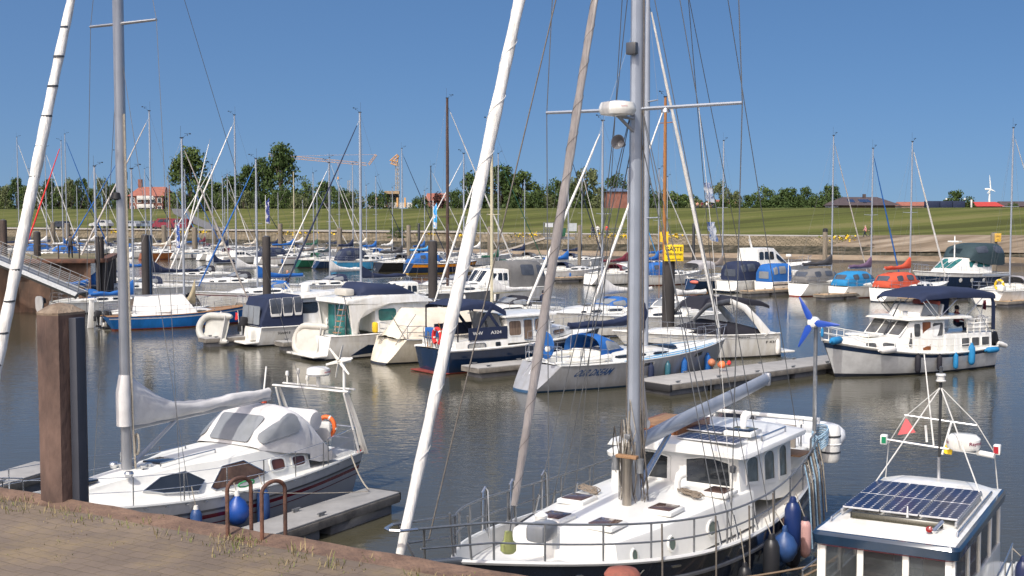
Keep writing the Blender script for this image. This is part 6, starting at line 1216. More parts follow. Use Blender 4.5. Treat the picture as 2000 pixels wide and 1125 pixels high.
# ================================================================== NEAR YACHT ON THE LEFT
fy = thing('sailing_yacht', 'grey hulled yacht with covered boom and stern gantry beside the rusty pile', 'sailboat', (-4.8, 30.65, 0), math.atan2(-.862, -.506))
FYS = mat('grey_topsides', (.30, .305, .32), .3, var=.12, sc=1.5); BAND = mat('pale_bulwark', (.40, .405, .41), .4)
Hy = hull(fy, 10.3, 3.3, 1.02, 1.6, (FYS, DARKB, MAROON), tw=.62, tm=.45, tr=-.35, rake=.9, dip=.12, stripe=(.62, .70), rail=DGREY, rr=.03, bul=0, wl=.92, bowa=.5, N=26, ck=(.08, .16, .55, .45))
for sd in (1, -1):
    P = [[Hy.pt(t, h, sd) + V((0, sd * .012, 0)) for h in (.80, .9, 1.0)] for t in [i / 26 * .985 for i in range(27)]]; MB().grid(P).build('bulwark_band', BAND, fy)
    P = [[Hy.pt(t, h, sd) + V((0, sd * .016, 0)) for h in (.755, .80)] for t in [i / 26 * .985 for i in range(27)]]; MB().grid(P).build('rub_strip', DKGREY, fy)
    P = [[Hy.pt(t, h, sd) + V((0, sd * .012, 0)) for h in (.50, .52)] for t in [i / 26 * .985 for i in range(27)]]; MB().grid(P).build('thin_stripe', MAROON, fy)
    for k in range(20):
        t = .06 + k * .045; p = Hy.pt(t, .97, sd); MB().box(p + V((0, sd * .02, 0)), (.09, .02, .025), bev=.004).build('rivet_plate', STEEL, fy)
zc = 1.12
o, s_, f_, b_ = cabin(fy, [(1.75, 1.10, .98, 1.0, 1.52), (3.2, 1.18, 1.0, 1.0, 1.68), (4.5, 1.18, .92, 1.02, 1.68), (5.2, 1.18, .66, 1.03, 1.66), (6.9, 1.05, .42, 1.14, 1.62), (8.4, .66, .25, 1.32, 1.50), (9.0, .42, .15, 1.42, 1.46)], DECKW, 'coachroof', r=.1)
ATG = mat('amber_glass', (.10, .035, .02), .06, var=.5, sc=2)
for sd in (1, -1):
    for u0, u1 in ((.02, .07), (.105, .155)): window(fy, s_[sd], rrect(u0, u1, .30, .74, .012, .1), ATG, frame=DECKW, off=.02, fw=.25)
    window(fy, s_[sd], [(.185, .30), (.25, .17), (.43, .12), (.455, .22), (.34, .88), (.26, .92)], mat('brown_glass', (.10, .06, .04), .06, var=.6, sc=1.5), frame=STEEL, fw=.04, off=.04); window(fy, s_[sd], [(.475, .48), (.52, .17), (.60, .28), (.635, .50), (.58, .84), (.52, .88)], GLASS, frame=STEEL, fw=.04, off=.08)
for x in (7.5, 5.4): MB().box((x, 0, 1.70 if x < 6 else 1.66), (.5, .5, .06), bev=.02).build('hatch', GLASS, fy)
for y in (.45, -.45): MB().tube([(4.2, y, 1.72), (4.2, y, 1.79), (5.8, y, 1.77), (5.8, y, 1.70)], .016, 6).build('grab_rail', STEEL, fy)
MB().lathe([(.02, 1.62), (.07, 1.64), (.10, 1.72), (.08, 1.76), (0, 1.77)], c=(6.7, .5, 0), n=14).build('vent', STEEL, fy); MB().lathe([(.02, 1.62), (.07, 1.64), (.10, 1.72), (.08, 1.76), (0, 1.77)], c=(6.2, -.5, 0), n=14).build('vent', STEEL, fy)
rig(fy, Hy, 6.3, 1.6, 16, r=.1, mm=ALU, boom=4.4, bz=2.55, jib=F_SAIL, jr=.10, bow=(10.0, 0, 1.75), spr=(.64,), sw=1.15, wr=.008)
sail_cover(fy, 6.36, 1.95, 2.56, F_WHITE if False else fab('dove_grey', (.63, .62, .61)), .62, r1=.125, zup=.06)
MB().tube([(6.35, 0, 2.6), (6.36, 0, 3.3), (6.32, 0, 3.65)], [.165, .16, .12], 10, flat=(1, .9)).build('mast_sail_cover', fab('dove_grey', (.63, .62, .61)), fy)
top = V((6.3, 0, 15.6)); bw_ = V((10.0, 0, 1.75))
for k in range(1, 22): p = bw_.lerp(top, .05 + k * .042); MB().tube([p - V((.006, 0, .018)), p + V((-.004, 0, .018))], .106 if k < 14 else .08, 10).build('sail_tie', DKGREY, fy)
MB().tube([(6.15, 0, 1.75), (4.9, 0, 2.52)], [.05, .04], 8).build('boom_vang', ALU, fy)
MB().box((6.22, .0, 7.75), (.1, .1, .18), bev=.02).build('deck_light', RUBB, fy); MB().lathe([(.02, 7.25), (.1, 7.28), (.08, 7.4), (0, 7.42)], c=(6.45, .0, 0), n=10).build('steaming_light', RUBB, fy)
mb = MB()
for y in (.13, -.12, .16): mb.tube([(6.2, y, 1.7), (6.25, y, 2.6), (6.3, y * .8, 9)], .012, 5)
for k in range(3): mb.tube([(6.15 + .02 * k, .16, 2.4 - .25 * math.sin(a)) if False else (6.15, .15 + .06 * math.cos(a), 2.2 + .22 * math.sin(a)) for a in [i * .52 for i in range(13)]], .015 + .004 * k, 5)
mb.build('halyards', ROPE, fy)
for x, y in ((6.1, .25), (6.2, -.28), (5.9, .2)): MB().lathe([(.07, 0), (.055, .05), (.06, .12), (.075, .14), (0, .15)], c=(x, y, 1.62), n=12).build('winch', STEEL, fy)
rails(fy, Hy, t0=.16, t1=.93, n=7, r=.014, h=.6, pushpit=True)
# sprayhood and aft tent
dv_ = fab('dove_grey', (.63, .62, .61))
o, f = canopy(fy, 'sprayhood', [(1.75, 1.12, 1.35, 2.34), (2.1, 1.12, 1.42, 2.50), (2.6, 1.08, 1.5, 2.46), (3.1, 1.0, 1.62, 2.08), (3.35, .95, 1.68, 1.74)], dv_, k=3.4, n=24, wr=.004)
window(fy, f, rrect(.58, .95, .36, .64, .03, .03), PLAST, name='hood_window', off=.03)
for v in ((.08, .27), (.73, .92)): window(fy, f, rrect(.25, .88, v[0], v[1], .10, .06), PLAST, name='hood_window', off=.03)
canopy(fy, 'cockpit_tent', [(.75, 1.12, 1.08, 1.14), (1.1, 1.13, 1.08, 1.72), (1.45, 1.14, 1.1, 2.18), (1.78, 1.13, 1.2, 2.33)], dv_, k=2.8, n=20, caps=(True, False), wr=.012)
MB().lathe([(0, -.62), (.22, -.6), (.27, -.5), (.27, .5), (.22, .6), (0, .62)], c=(1.05, .1, 1.98), n=16, M=Matrix.Rotation(R(90), 3, 'X')).build('rolled_cover', dv_, fy)
# gantry
for sd in (1, -1):
    MB().tube([(-.45, sd * 1.0, .98), (-.1, sd * 1.08, 1.7), (.35, sd * 1.08, 2.62)], [.075, .05, .04], 8, flat=(1.5, .6)).build('gantry_leg', WHITE, fy); MB().tube([(-.1, sd * 1.12, 1.05), (.45, sd * 1.08, 2.6)], .028, 8).build('gantry_leg', WHITE, fy)
MB().tube([(.4, -1.2, 2.64), (.4, 1.2, 2.64)], .045, 8, flat=(1.6, .7)).build('gantry_beam', WHITE, fy); MB().tube([(.1, -1.15, 2.66), (.1, 1.15, 2.66)], .025, 8).build('gantry_beam', WHITE, fy)
MB().tube([(.4, .25, 2.7), (.4, .25, 2.98)], .05, 8).build('radar_post', WHITE, fy)
rd = MB().lathe([(.05, 2.97), (.26, 2.98), (.30, 3.03), (.28, 3.15), (.2, 3.19), (0, 3.2)], c=(.4, .25, 0), n=24).build('radar_dome', WHITE, fy)
q = lambda u, v: (V((.4 + .302 * math.cos(R(60 + 90 * u)), .25 + .302 * math.sin(R(60 + 90 * u)), 3.04 + .09 * v)), V((math.cos(R(60 + 90 * u)), math.sin(R(60 + 90 * u)), 0))); REDT = mat('red_lettering', (.45, .04, .06), .5)
lettering(rd, 'Raymarine', q, .9, .1, .1, .8, REDT, .003)
for y, h in ((-.75, .22), (-.4, .3), (-.1, .15)): MB().tube([(.4, y, 2.7), (.4, y, 2.7 + h)], .02, 6).lathe([(.03, 2.68 + h), (.05, 2.72 + h), (.04, 2.8 + h), (0, 2.82 + h)], c=(.4, y, 0), n=10).build('antenna', WHITE, fy)
MB().tube([(.4, 1.05, 2.65), (.4, 1.05, 3.35)], .035, 8).build('turbine_pole', WHITE, fy); MB().lathe([(0, -.22), (.06, -.18), (.085, 0), (.07, .12), (.0, .2)], c=(.4, 1.05, 3.4), n=12, M=Matrix.Rotation(R(90), 3, 'Y') @ Matrix.Rotation(R(20), 3, 'X')).build('turbine_nacelle', WHITE, fy)
for k in range(6):
    a = k * math.pi / 3 + .25; d = V((0, math.cos(a), math.sin(a))); MB().tube([V((.58, 1.05, 3.4)) + d * .05, V((.58, 1.05, 3.4)) + d * .42], [.05, .025], 6, flat=(.25, 1)).build('blade', WHITE, fy)
for sd in (1, -1): q = quadf((.1, sd * 1.12, 1.08), (1.2, sd * 1.28, 1.1), (1.2, sd * 1.28, 1.66), (.1, sd * 1.12, 1.66), (1, 0, 1)); MB().panel(q, rrect(0, 1, 0, 1, .03, .05), .0, .01).build('weather_cloth', mat('mesh_cloth', (.5, .5, .5), .8, alpha=.45), fy)
MB().lathe([(0, 1.0), (.08, 1.02), (.07, 1.12), (.1, 1.14), (.1, 1.2), (0, 1.22)], c=(.75, .4, 0), n=14).build('winch', DSTEEL, fy); MB().tube([(1.2, -.9, 1.05), (1.0, -.9, 2.2)], .045, 6).build('danbuoy_pole', RUBB, fy); MB().tube([(1.15, -.9, 2.3), (1.0, -.9, 3.2)], .02, 6).build('danbuoy_staff', WHITE, fy); MB().tube([(1.16, -.9, 2.0), (1.10, -.9, 2.35)], .07, 8).build('danbuoy_float', F_RED, fy)
lifebuoy(W(fy, (.35, .45, 1.72)), fy.rotation_euler.z + R(20), mat('buoy_bright', (.85, .16, .03), .6), 'orange horseshoe buoy with white bag on the stern rail of the grey hulled yacht', .8)
MB().box((.47, .45, 1.62), (.08, .42, .5), bev=.06).build('rescue_bag', F_WHITE, fy); MB().tube([(-.25, 1.0, .95), (-.25, 1.0, 1.2)], .03, 6).build('stern_light', RUBB, fy); MB().lathe([(0, -.05), (.05, -.03), (.05, .03), (0, .05)], c=(-.25, 1.0, 1.05), n=10).build('stern_lamp', F_HRED, fy)
def yfd(x, h, m, lb, k=1, ball=False):
    p = Hy.pt(x / 10.3, .5, 1); fender(W(fy, (x, p.y + .16, h)), m, lb, k, top=W(fy, (x, p.y + .05, Hy.sheer(x / 10.3) + .3)), ball=ball, tip=F_WHITE)
FBL = mat('fender_blue', (.028, .075, .22), .45, var=.2, sc=4)
yfd(6.0, .62, FBL, 'slim pale blue fender nearest the quay on the grey hulled yacht', 1.0); yfd(4.9, .72, mat('fender_royal', (.012, .065, .30), .4), 'round royal blue fender seen through the ladder handrails', 1.0, True); yfd(4.1, .62, FBL, 'slim blue fender right of the ladder handrails', 1.15)
def rope(label, pts, m=ROPE, r=.013, name='mooring_line', sag=.15):
    pts = [V(p) for p in pts]; pa = []
    for a, b in zip(pts[:-1], pts[1:]):
        for i in range(9): q = i / 8; pa.append(a.lerp(b, q) - V((0, 0, sag * (a - b).length * .25 * 4 * q * (1 - q))))
    t = thing(name, label, 'rope', pts[0]); MB().tube([p - pts[0] for p in pa], r, 5).build('line', m, t); return t
rope('pale mooring line from the grey hulled yacht stern down to the finger pontoon', [W(fy, (.4, 1.25, 1.1)), FO + V((-.3, -.3, .08))], sag=.3, r=.018)
rope('thin mooring line running along the flank of the grey hulled yacht to the finger pontoon', [W(fy, (5.2, 1.6, 1.2)), FO + V((-.3, -.4, .06))], r=.01, sag=.05)
rope('green coiled line hanging on the guard rail of the grey hulled yacht', [W(fy, (4.6 + .25 * math.cos(a), 1.72, 1.25 + .06 * math.sin(a))) for a in [i * .7 for i in range(10)]], F_GREEN if False else mat('green_rope', (.05, .35, .12), .8), .018, sag=0)
# ================================================================== MOTOR SAILER (foreground)
ms = thing('motor_sailer', 'large white decked motor sailer with dark blue hull, wheelhouse and grey boom', 'sailboat', (5.79, 27.95, 0), math.atan2(-.839, -.545))
MSN = mat('dark_blue_hull', (.012, .020, .040), .16, var=.3, sc=1.5, coat=.4); MW = mat('paint_white', (.76, .76, .73), .32, var=.07, sc=1.3, coat=.2); MDK = mat('deck_cream', (.72, .71, .67), .5, var=.08, sc=2)
Hs = hull(ms, 12.15, 4.1, 1.48, 1.88, (MSN, DARKB, MSN), tw=.62, tm=.46, pw=2.4, tr=-.5, rake=1.0, dip=.44, stripe=(.76, .80), bul=.26, rail=MW, rr=.04, wl=.96, bowa=.55, N=30, deckm=MDK, sp=1.9)
for sd in (1, -1):
    P = [[Hs.pt(t, h, sd) + V((0, sd * .035 * (1 if 0 < k < 3 else 0), 0)) for k, h in enumerate((.70, .71, .75, .76))] for t in [i / 30 * .99 for i in range(31)]]; MB().grid(P).build('rubbing_strake', GREYH, ms)
    P = [[Hs.pt(t, h, sd) - V((0, sd * .03, 0)) for h in (1 - .26 / Hs.sheer(t), 1.0)] for t in [.01 + i / 30 * .98 for i in range(31)]]; MB().grid(P).build('bulwark_inside', MDK, ms)
    for t in (.30, .5, .68, .8): q = Hs.side[sd]; MB().panel(q, rrect(t, t + .02, .87, .905, .004, .012), .012, .03).build('scupper', STEEL, ms)
    p = Hs.side[sd]; MB().panel(p, [(.855 + .007 * math.cos(a), .84 + .045 * math.sin(a)) for a in [k * .524 for k in range(12)]], .015, .03).build('hawse_plate', STEEL, ms)
q = Hs.side[1]; lettering(ms, 'Seul', q, .805, .765, .80, .90, mat('gold_letter', (.55, .52, .42), .4), .014, slant=.3)
ZD = 1.12
o, s_, f_, b_ = cabin(ms, [(4.2, 1.50, 1.44, .95, 1.62), (6.5, 1.42, 1.36, .95, 1.64), (8.0, 1.24, 1.18, 1.0, 1.62), (9.05, 1.06, 1.0, 1.1, 1.60)], MW, 'coachroof', r=.07, cam=.06)
for sd in (1, -1):
    for u in (.28, .56, .86): window(ms, s_[sd], [(u + .022 * math.cos(k * .524), .52 + .2 * math.sin(k * .524)) for k in range(12)], mat('porthole_glass', (.10, .14, .12), .1), frame=MW, fw=.3, name='porthole', off=.02)
for x, y in ((7.1, -.85), (8.5, -.50), (8.45, .48), (6.95, .85), (5.15, 1.12)):
    h = MB().box((x, y, 1.70), (.60, .56, .09), bev=.035).build('deck_hatch', MW, ms); MB().box((x, y, 1.752), (.46, .42, .02), bev=.008).build('pane', mat('hatch_glass', (.09, .055, .045), .05, var=.3), h)
# wheelhouse: two front panes, three arched side panes, overhanging roof
o, s_, f_, b_ = cabin(ms, [(1.7, 1.30, 1.24, 1.0, 2.32), (3.2, 1.36, 1.30, 1.2, 2.34), (4.55, 1.36, 1.30, 1.5, 2.34), (4.62, 1.34, 1.28, 1.5, 2.34)], MW, 'wheelhouse', r=.04)
arch = lambda u0, u1, v0, v1: [(u0, v0), (u1, v0)] + [((u0 + u1) / 2 + (u1 - u0) / 2 * math.cos(a), v1 + .10 * math.sin(a)) for a in [math.pi * k / 8 for k in range(9)]]
for sd in (1, -1):
    for u0, u1 in ((.08, .175), (.255, .38), (.47, .605)): window(ms, s_[sd], arch(u0 - .0, u1, .38, .80), mat('side_glass', (.13, .15, .14), .08, var=.4), frame=MW, fw=.2, off=.012)
F_ = lambda y0, y1: [(y0, .26), (y1, .26), (y1, .78), ((y0 * .35 + y1 * .65), .85), ((y0 * .65 + y1 * .35), .85), (y0, .78)]
for a in ((.07, .42), (.58, .93)): window(ms, f_, F_(*a), GLASS, frame=MW, fw=.14, off=.012)
cabin(ms, [(1.25, 1.42, 1.42, 2.30, 2.37), (1.5, 1.5, 1.5, 2.30, 2.40), (4.6, 1.5, 1.5, 2.30, 2.40), (4.85, 1.45, 1.42, 2.31, 2.37)], MW, 'wheelhouse_roof', r=.04, cam=.10)
SOLP = None
def solar(root, c, sx, sy, nx, ny, rz=0, name='solar_panel', z=.03):
    M = Matrix.Rotation(rz, 3, 'Z'); c = V(c); fr = MB().box(c, (sx, sy, z), M, bev=.004).build(name, mat('panel_white', (.55, .56, .58), .3), root); mb = MB(); cw, ch = sx / nx, sy / ny
    for i in range(nx):
        for j in range(ny):
            a, b = cw * .488, ch * .488; k = min(a, b) * .44; x, y = (i + .5) * cw - sx / 2, (j + .5) * ch - sy / 2
            mb.add([c + M @ V((x + dx, y + dy, z / 2 + .002)) for dx, dy in ((-a + k, -b), (a - k, -b), (a, -b + k), (a, b - k), (a - k, b), (-a + k, b), (-a, b - k), (-a, -b + k))], [(0, 1, 2, 3, 4, 5, 6, 7)])
    mb.build('cells', mat('solar_cell', (.010, .015, .055), .30, var=.3, sc=2), fr); return fr
solar(ms, (4.2, .55, 2.53), .62, 1.25, 5, 9); solar(ms, (3.3, -.1, 2.545), .62, 1.2, 5, 9); solar(ms, (4.2, -.85, 2.53), .5, .9, 4, 7)
MB().box((3.25, -.80, 2.60), (1.5, .95, .08), bev=.02).build('sliding_hatch', TEAK, ms); mb = MB()
for y in (-1.3, -.30): mb.box((3.25, y, 2.56), (1.6, .07, .16), bev=.01)
mb.box((4.05, -.8, 2.56), (.06, .95, .16), bev=.01); mb.build('hatch_coaming', BRIGHT, ms)
h = MB().box((3.35, .85, 2.56), (.6, .6, .10), bev=.03).build('roof_hatch', MW, ms); MB().box((3.35, .85, 2.615), (.48, .48, .02), bev=.006).build('pane', GLASS, h)
for y in (1.28, -1.36): MB().tube([(2.1, y, 2.40), (2.1, y, 2.52), (3.4, y, 2.52), (3.4, y, 2.40)], .022, 6).build('roof_grab_rail', STEEL, ms)
def vent(p, k=1.0, rz=0.0):
    p = V(p); d = V((math.cos(rz), math.sin(rz), 0)); MB().tube([p, p + V((0, 0, .2 * k)), p + V((0, 0, .3 * k)) + d * .03 * k, p + V((0, 0, .35 * k)) + d * .14 * k], [.065 * k, .065 * k, .085 * k, .10 * k], 10).build('vent_cowl', MW, ms)
vent((5.35, .35, 1.66), 1.0, 2.5); vent((2.6, .55, 2.42), 1.0, 3); vent((9.7, .25, 1.55), 1.0)
MB().lathe([(.16, 1.5), (.13, 2.15), (.22, 2.2), (.24, 2.28), (.1, 2.36), (0, 2.37)], c=(5.2, -1.0, .0), n=14).build('exhaust_funnel', MW, ms)
for y in (-.95, .95): MB().box((4.72, y * 1.28, 2.08), (.1, .1, .14), bev=.02).build('horn_light', DKGREY, ms)
# mast, boom, radar and rigging
rig(ms, Hs, 6.5, 1.62, 21.5, r=.118, mm=ALUM, jib=None, bow=(13.45, 0, 2.15), spr=(.365, .68), sw=2.06, wr=.011, boomm=ALUM, backstay=False, rake=.12)
for x in (6.26,): MB().tube([(x, 0, 1.7), (x - .06, 0, 12)], .035, 6).build('mast_track', ALU, ms)
furled(ms, (13.45, 0, 2.3), (6.4, 0, 20.8), .087, F_SAIL, wrap=mat('seam_grey', (.55, .55, .54), .8), turns=9, ts=(.0, .96))
furled(ms, (10.35, -.25, 1.75), (6.6, 0, 15.3), .072, F_SAILG, name='furled_staysail', ts=(.04, .97), wrap=ROPED)
MB().lathe([(.09, 1.70), (.13, 1.74), (.13, 1.86), (.08, 1.9), (.06, 2.05)], c=(10.35, -.25, -.15), n=14).build('furling_drum', mat('drum_olive', (.30, .33, .12), .5), ms); MB().box((10.3, .35, 1.98), (.5, .35, .3), bev=.08).build('windlass', GREYH, ms); MB().lathe([(.09, 0), (.09, .25), (.11, .35), (0, .42)], c=(10.0, .15, 1.80), n=12).build('mooring_post', MW, ms)
MB().tube([(6.42, 0, 2.72), (4.6, 0, 2.86), (1.5, 0, 3.06), (-.05, 0, 3.18)], [.125, .13, .13, .12], 14, flat=(.75, 1.15)).build('boom', ALUM, ms)
MB().box((-.1, 0, 3.18), (.12, .2, .3), bev=.04).build('boom_end', ALU, ms); MB().tube([(6.35, 0, 1.85), (5.0, 0, 2.68)], [.07, .05], 8).build('boom_vang', STEEL, ms)
MB().box((6.72, 0, 2.9), (.10, .12, .1), bev=.02).build('gooseneck', DSTEEL, ms)
MB().hexa([(6.35, -.04, 2.95), (5.95, -.04, 2.98), (5.95, .04, 2.98), (6.35, .04, 2.95)], [(6.35, -.02, 4.6), (6.28, -.02, 4.6), (6.28, .02, 4.6), (6.35, .02, 4.6)], .01).build('clew_sail', F_SAILG, ms)
MB().lathe([(0, -.02), (.08, -.01), (.08, .01), (0, .02)], c=(5.98, .03, 3.02), n=14, M=Matrix.Rotation(R(90), 3, 'X')).build('clew_ring', F_WHITE, ms)
zr = 8.72; rd = MB().lathe([(.10, zr), (.30, zr + .03), (.335, zr + .10), (.335, zr + .15), (.30, zr + .24), (.15, zr + .275), (0, zr + .28)], c=(6.98, -.12, 0), n=28).build('radar_dome', WHITE, ms)
q = lambda u, v: (V((6.98 + .337 * math.cos(R(-20 + 80 * u)), -.12 + .337 * math.sin(R(-20 + 80 * u)), zr + .12 + .07 * v)), V((math.cos(R(-20 + 80 * u)), math.sin(R(-20 + 80 * u)), 0))); lettering(rd, 'Raymarine', q, .75, 1.0, .3, .9, mat('faint_red', (.55, .3, .3)), .002)
MB().tube([(6.6, 0, zr - .25), (6.98, -.12, zr + .02)], .03, 6).tube([(6.6, 0, zr - .02), (6.98, -.12, zr)], .03, 6).build('radar_bracket', ALU, ms)
hn = MB().lathe([(.04, -.12), (.06, -.05), (.10, .05), (.135, .12), (.125, .115), (.06, .0), (0, -.02)], c=(6.92, -.08, zr - .48), n=20, M=Matrix.Rotation(R(80), 3, 'Y')).build('loud_hailer', mat('hailer_grey', (.12, .12, .13), .4), ms)
MB().box((6.66, 0, 9.95), (.12, .2, .22), bev=.02).build('steaming_light', DKGREY, ms)
for y in (-.55, .55): MB().lathe([(.03, .05), (.08, -.02), (.085, -.06), (0, -.06)], c=(6.4, y, 8.86), n=12).build('spreader_lamp', STEEL, ms)
for k, (a, b) in enumerate((((6.3, 1.9, 8.9), (6.1, 1.9, 6.2)),)): pass
SL = MB().tube([(6.4, 1.2, 8.85), (6.35, 1.45, 6.6), (6.2, 1.85, 1.4)], .006, 4).build('signal_halyard', PALEW, ms)
PEN = mat('pennant_cloth', (.62, .66, .72), .8, c2=(.10, .18, .42), lo=.42, hi=.5, sc=5)
for z0, y0 in ((7.6, 1.32), (6.9, 1.40)): flag(ms, (6.38, y0 + .02, z0 - .36), (6.38, y0, z0), PEN, name='pennant', drop=.26)
# ropes hanging at the mast
for k in range(22):
    a = random.uniform(0, 6.28); r_ = random.uniform(.16, .34); z0 = random.uniform(2.7, 3.6); z1 = z0 - random.uniform(.7, 1.3); x, y = 6.5 + r_ * math.cos(a) * .8, r_ * math.sin(a) * 1.2
    MB().tube([(x, y, z1), (x + random.uniform(.02, .12), y + random.uniform(.02, .14), (z0 + z1 * 2) / 3), (x + .02, y, z0), (x - random.uniform(.02, .1), y - random.uniform(.02, .12), (z0 + z1) / 2), (x - .01, y - .02, z1), (x + .05, y + .06, z1 - .12)], .011, 5).build('rope_coil', (ROPED, ROPE, ROPED)[k % 3], ms)
for y in (-.22, .2, .28): MB().tube([(6.45, y, 1.7), (6.5, y * .7, 3), (6.45, y * .4, 14)], .013, 5).build('halyard', ROPED, ms)
mp = MB().tube([(6.95, .10, 1.62), (6.95, .10, 2.55)], .085, 12).build('mast_pillar', mat('bronze_steel', (.36, .32, .27), .3, .8), ms); MB().box((6.95, .10, 2.58), (.12, .42, .06), bev=.01).build('pin_rail', TEAK, ms)
for y in (-.16, .34): MB().lathe([(.07, 2.45), (.06, 2.55), (.07, 2.7), (0, 2.72)], c=(6.9, y, -.15), n=10).build('winch', DSTEEL, ms)
for x, y in ((5.55, .72), (6.3, -1.05)):
    mb = MB()
    for k in range(7): mb.tube([(x + random.uniform(-.05, .05) + (.10 + .025 * k) * math.cos(a), y + random.uniform(-.03, .03) + (.15 + .03 * k) * math.sin(a + .4 * k), 1.695 + random.uniform(0, .05)) for a in [i * .5 for i in range(14)]], .012, 5)
    mb.build('coiled_rope', mat('rope_tan', (.22, .18, .14), .9), ms)
MB().tube([(8.3, -1.3, 1.35), (7.7, -1.42, 1.35)], .13, 10).build('deck_fender', RUBB, ms)
# extra shrouds with rope ladders lashings
for sd in (1, -1):
    for x0, zt in ((6.2, 9.0), (6.9, 9.0), (5.3, 12.0), (4.6, 14.6)): MB().tube([(x0, sd * Hs.w(x0 / 12.15) * .96, Hs.sheer(x0 / 12.15)), (6.45, sd * .08, zt)], .009, 4).build('shroud', WIRE, ms)
    for x0 in (6.2, 6.9, 5.3): p = V((x0, sd * Hs.w(x0 / 12.15) * .96, Hs.sheer(x0 / 12.15))); d = (V((6.45, sd * .08, 9)) - p).normalized(); MB().tube([p, p + d * .45], .028, 6).build('rigging_screw', STEEL, ms)
MB().tube([(6.3, 0, 20), (.1, .9, 1.6)], .009, 4).build('backstay', WIRE, ms); MB().tube([(6.3, 0, 20), (.1, -.9, 1.6)], .009, 4).build('backstay', WIRE, ms)
MB().tube([(6.3, 0, 15), (.05, 0, 3.3)], .008, 4).build('topping_lift', WIRE, ms)
mb = MB(); pr = [V((6.6, -.5, 15.0)).lerp(V((12.6, -.15, 2.3)), i / 60) for i in range(61)]; mb.tube(pr, .012, 5); mb.build('spare_halyard', ROPED, ms)
# rails: stanchions one by one, two rails, pulpit
for sd in (1, -1):
    ps = [Hs.pt(t, 1, sd) - V((0, sd * .02, 0)) for t in (.04, .12, .20, .29, .38, .47, .56, .65, .74, .82, .90, .96)]
    for p in ps: MB().tube([p, p + V((0, 0, .62))], .02, 6).build('stanchion', DSTEEL, ms)
    fine = [Hs.pt(.04 + .92 * i / 30, 1, sd) - V((0, sd * .02, 0)) for i in range(31)]
    MB().tube([p + V((0, 0, .62)) for p in fine] + [(13.35, sd * .22, 2.66)], .019, 6).build('top_rail', DSTEEL, ms); MB().tube([p + V((0, 0, .31)) for p in fine] + [(13.25, sd * .2, 2.36)], .016, 6).build('mid_rail', DSTEEL, ms)
    MB().tube([Hs.pt(.985, 1, sd), Hs.pt(.985, 1, sd) + V((.1, 0, .72))], .02, 6).build('stanchion', DSTEEL, ms); MB().tube([(13.0, sd * .08, 2.08), (13.2, sd * .22, 2.62)], .02, 6).build('stanchion', DSTEEL, ms)
MB().tube([(13.35, .22, 2.66), (13.62, .12, 2.68), (13.67, 0, 2.68), (13.62, -.12, 2.68), (13.35, -.22, 2.66)], .023, 6).build('pulpit', STEEL, ms)
MB().hexa([(11.9, -.10, 1.78), (13.6, -.05, 2.16), (13.6, .05, 2.16), (11.9, .10, 1.78)], [(11.9, -.10, 1.88), (13.6, -.05, 2.22), (13.6, .05, 2.22), (11.9, .10, 1.88)], .015).build('bow_platform', DSTEEL, ms)
for x, sd in ((7.6, -1), (8.9, -1), (6.3, -1)):
    p = Hs.pt(x / 12.15, 1, sd); MB().tube([p + V((0, .05, -.1)), p + V((.05, .05, .75)), p + V((.12, .05, .82)), p + V((.2, .05, .75)), p + V((.22, .05, 0))], .026, 6).build('mooring_hoop', STEEL, ms)
# stern: davits, liferaft canister, wind generator, box
MB().tube([(.15, -1.25, 1.5), (-.1, -1.25, 2.35), (-.1, 1.25, 2.35), (.1, 1.25, 1.5)], .055, 8).build('stern_gantry', MW, ms); MB().tube([(.15, -1.1, 1.5), (.9, -1.15, 2.2), (.1, -1.2, 2.36)], .05, 8).build('gantry_brace', MW, ms)
MB().box((.35, -.55, 2.05), (.6, .75, .55), Matrix.Rotation(R(12), 3, 'Y'), .08).build('covered_seat', F_BLACK, ms); MB().box((.55, .65, 1.95), (.08, .6, .7), bev=.03).build('backrest', mat('taupe_panel', (.26, .23, .2), .7), ms)
MB().box((.9, 0, 1.62), (1.3, 2.3, .35), bev=.05).build('aft_locker', MW, ms); MB().box((1.3, 1.2, 1.83), (.7, .5, .03), bev=.008).build('locker_lid', TEAK, ms)
lr = MB().lathe([(.0, -.42), (.19, -.41), (.235, -.33), (.24, -.02), (.26, 0), (.24, .02), (.235, .33), (.19, .41), (0, .42)], c=(-.1, 1.5, 1.85), n=18).build('liferaft_canister', MW, ms); MB().lathe([(.243, -.2), (.248, -.2), (.248, -.16), (.243, -.16)], c=(-.1, 1.5, 1.85), n=18).build('strap', DKGREY, lr); MB().lathe([(.243, .16), (.248, .16), (.248, .2), (.243, .2)], c=(-.1, 1.5, 1.85), n=18).build('strap', DKGREY, lr)
MB().tube([(.35, 1.3, 1.4), (.35, 1.3, 4.52)], .045, 8).build('turbine_pole', DSTEEL, ms); MB().tube([(.4, 1.36, 1.4), (.38, 1.34, 3.4)], .02, 6).build('turbine_strut', STEEL, ms)
BLB = mat('blade_blue', (.015, .065, .36), .35, var=.1); tc_ = V((.62, 1.3, 4.6)); MB().lathe([(0, -.34), (.05, -.3), (.12, -.1), (.13, .05), (.10, .12), (.0, .17)], c=(.5, 1.3, 4.6), n=16, M=Matrix.Rotation(R(90), 3, 'Y')).build('turbine_nacelle', MW, ms)
for an in (-2, 118, 242):
    a = R(an); d = V((0, math.cos(a), math.sin(a))); e = V((0, -math.sin(a), math.cos(a))); P = []
    for q, wdt in ((.06, .035), (.14, .085), (.22, .08), (.40, .055), (.62, .018)):
        c = tc_ + d * q; P.append([c + e * wdt * .8, c + V((.02, 0, 0)), c - e * wdt, c - V((.012, 0, 0))])
    MB().grid(P, cv=True, cap=(True, True)).build('blade', BLB, ms)
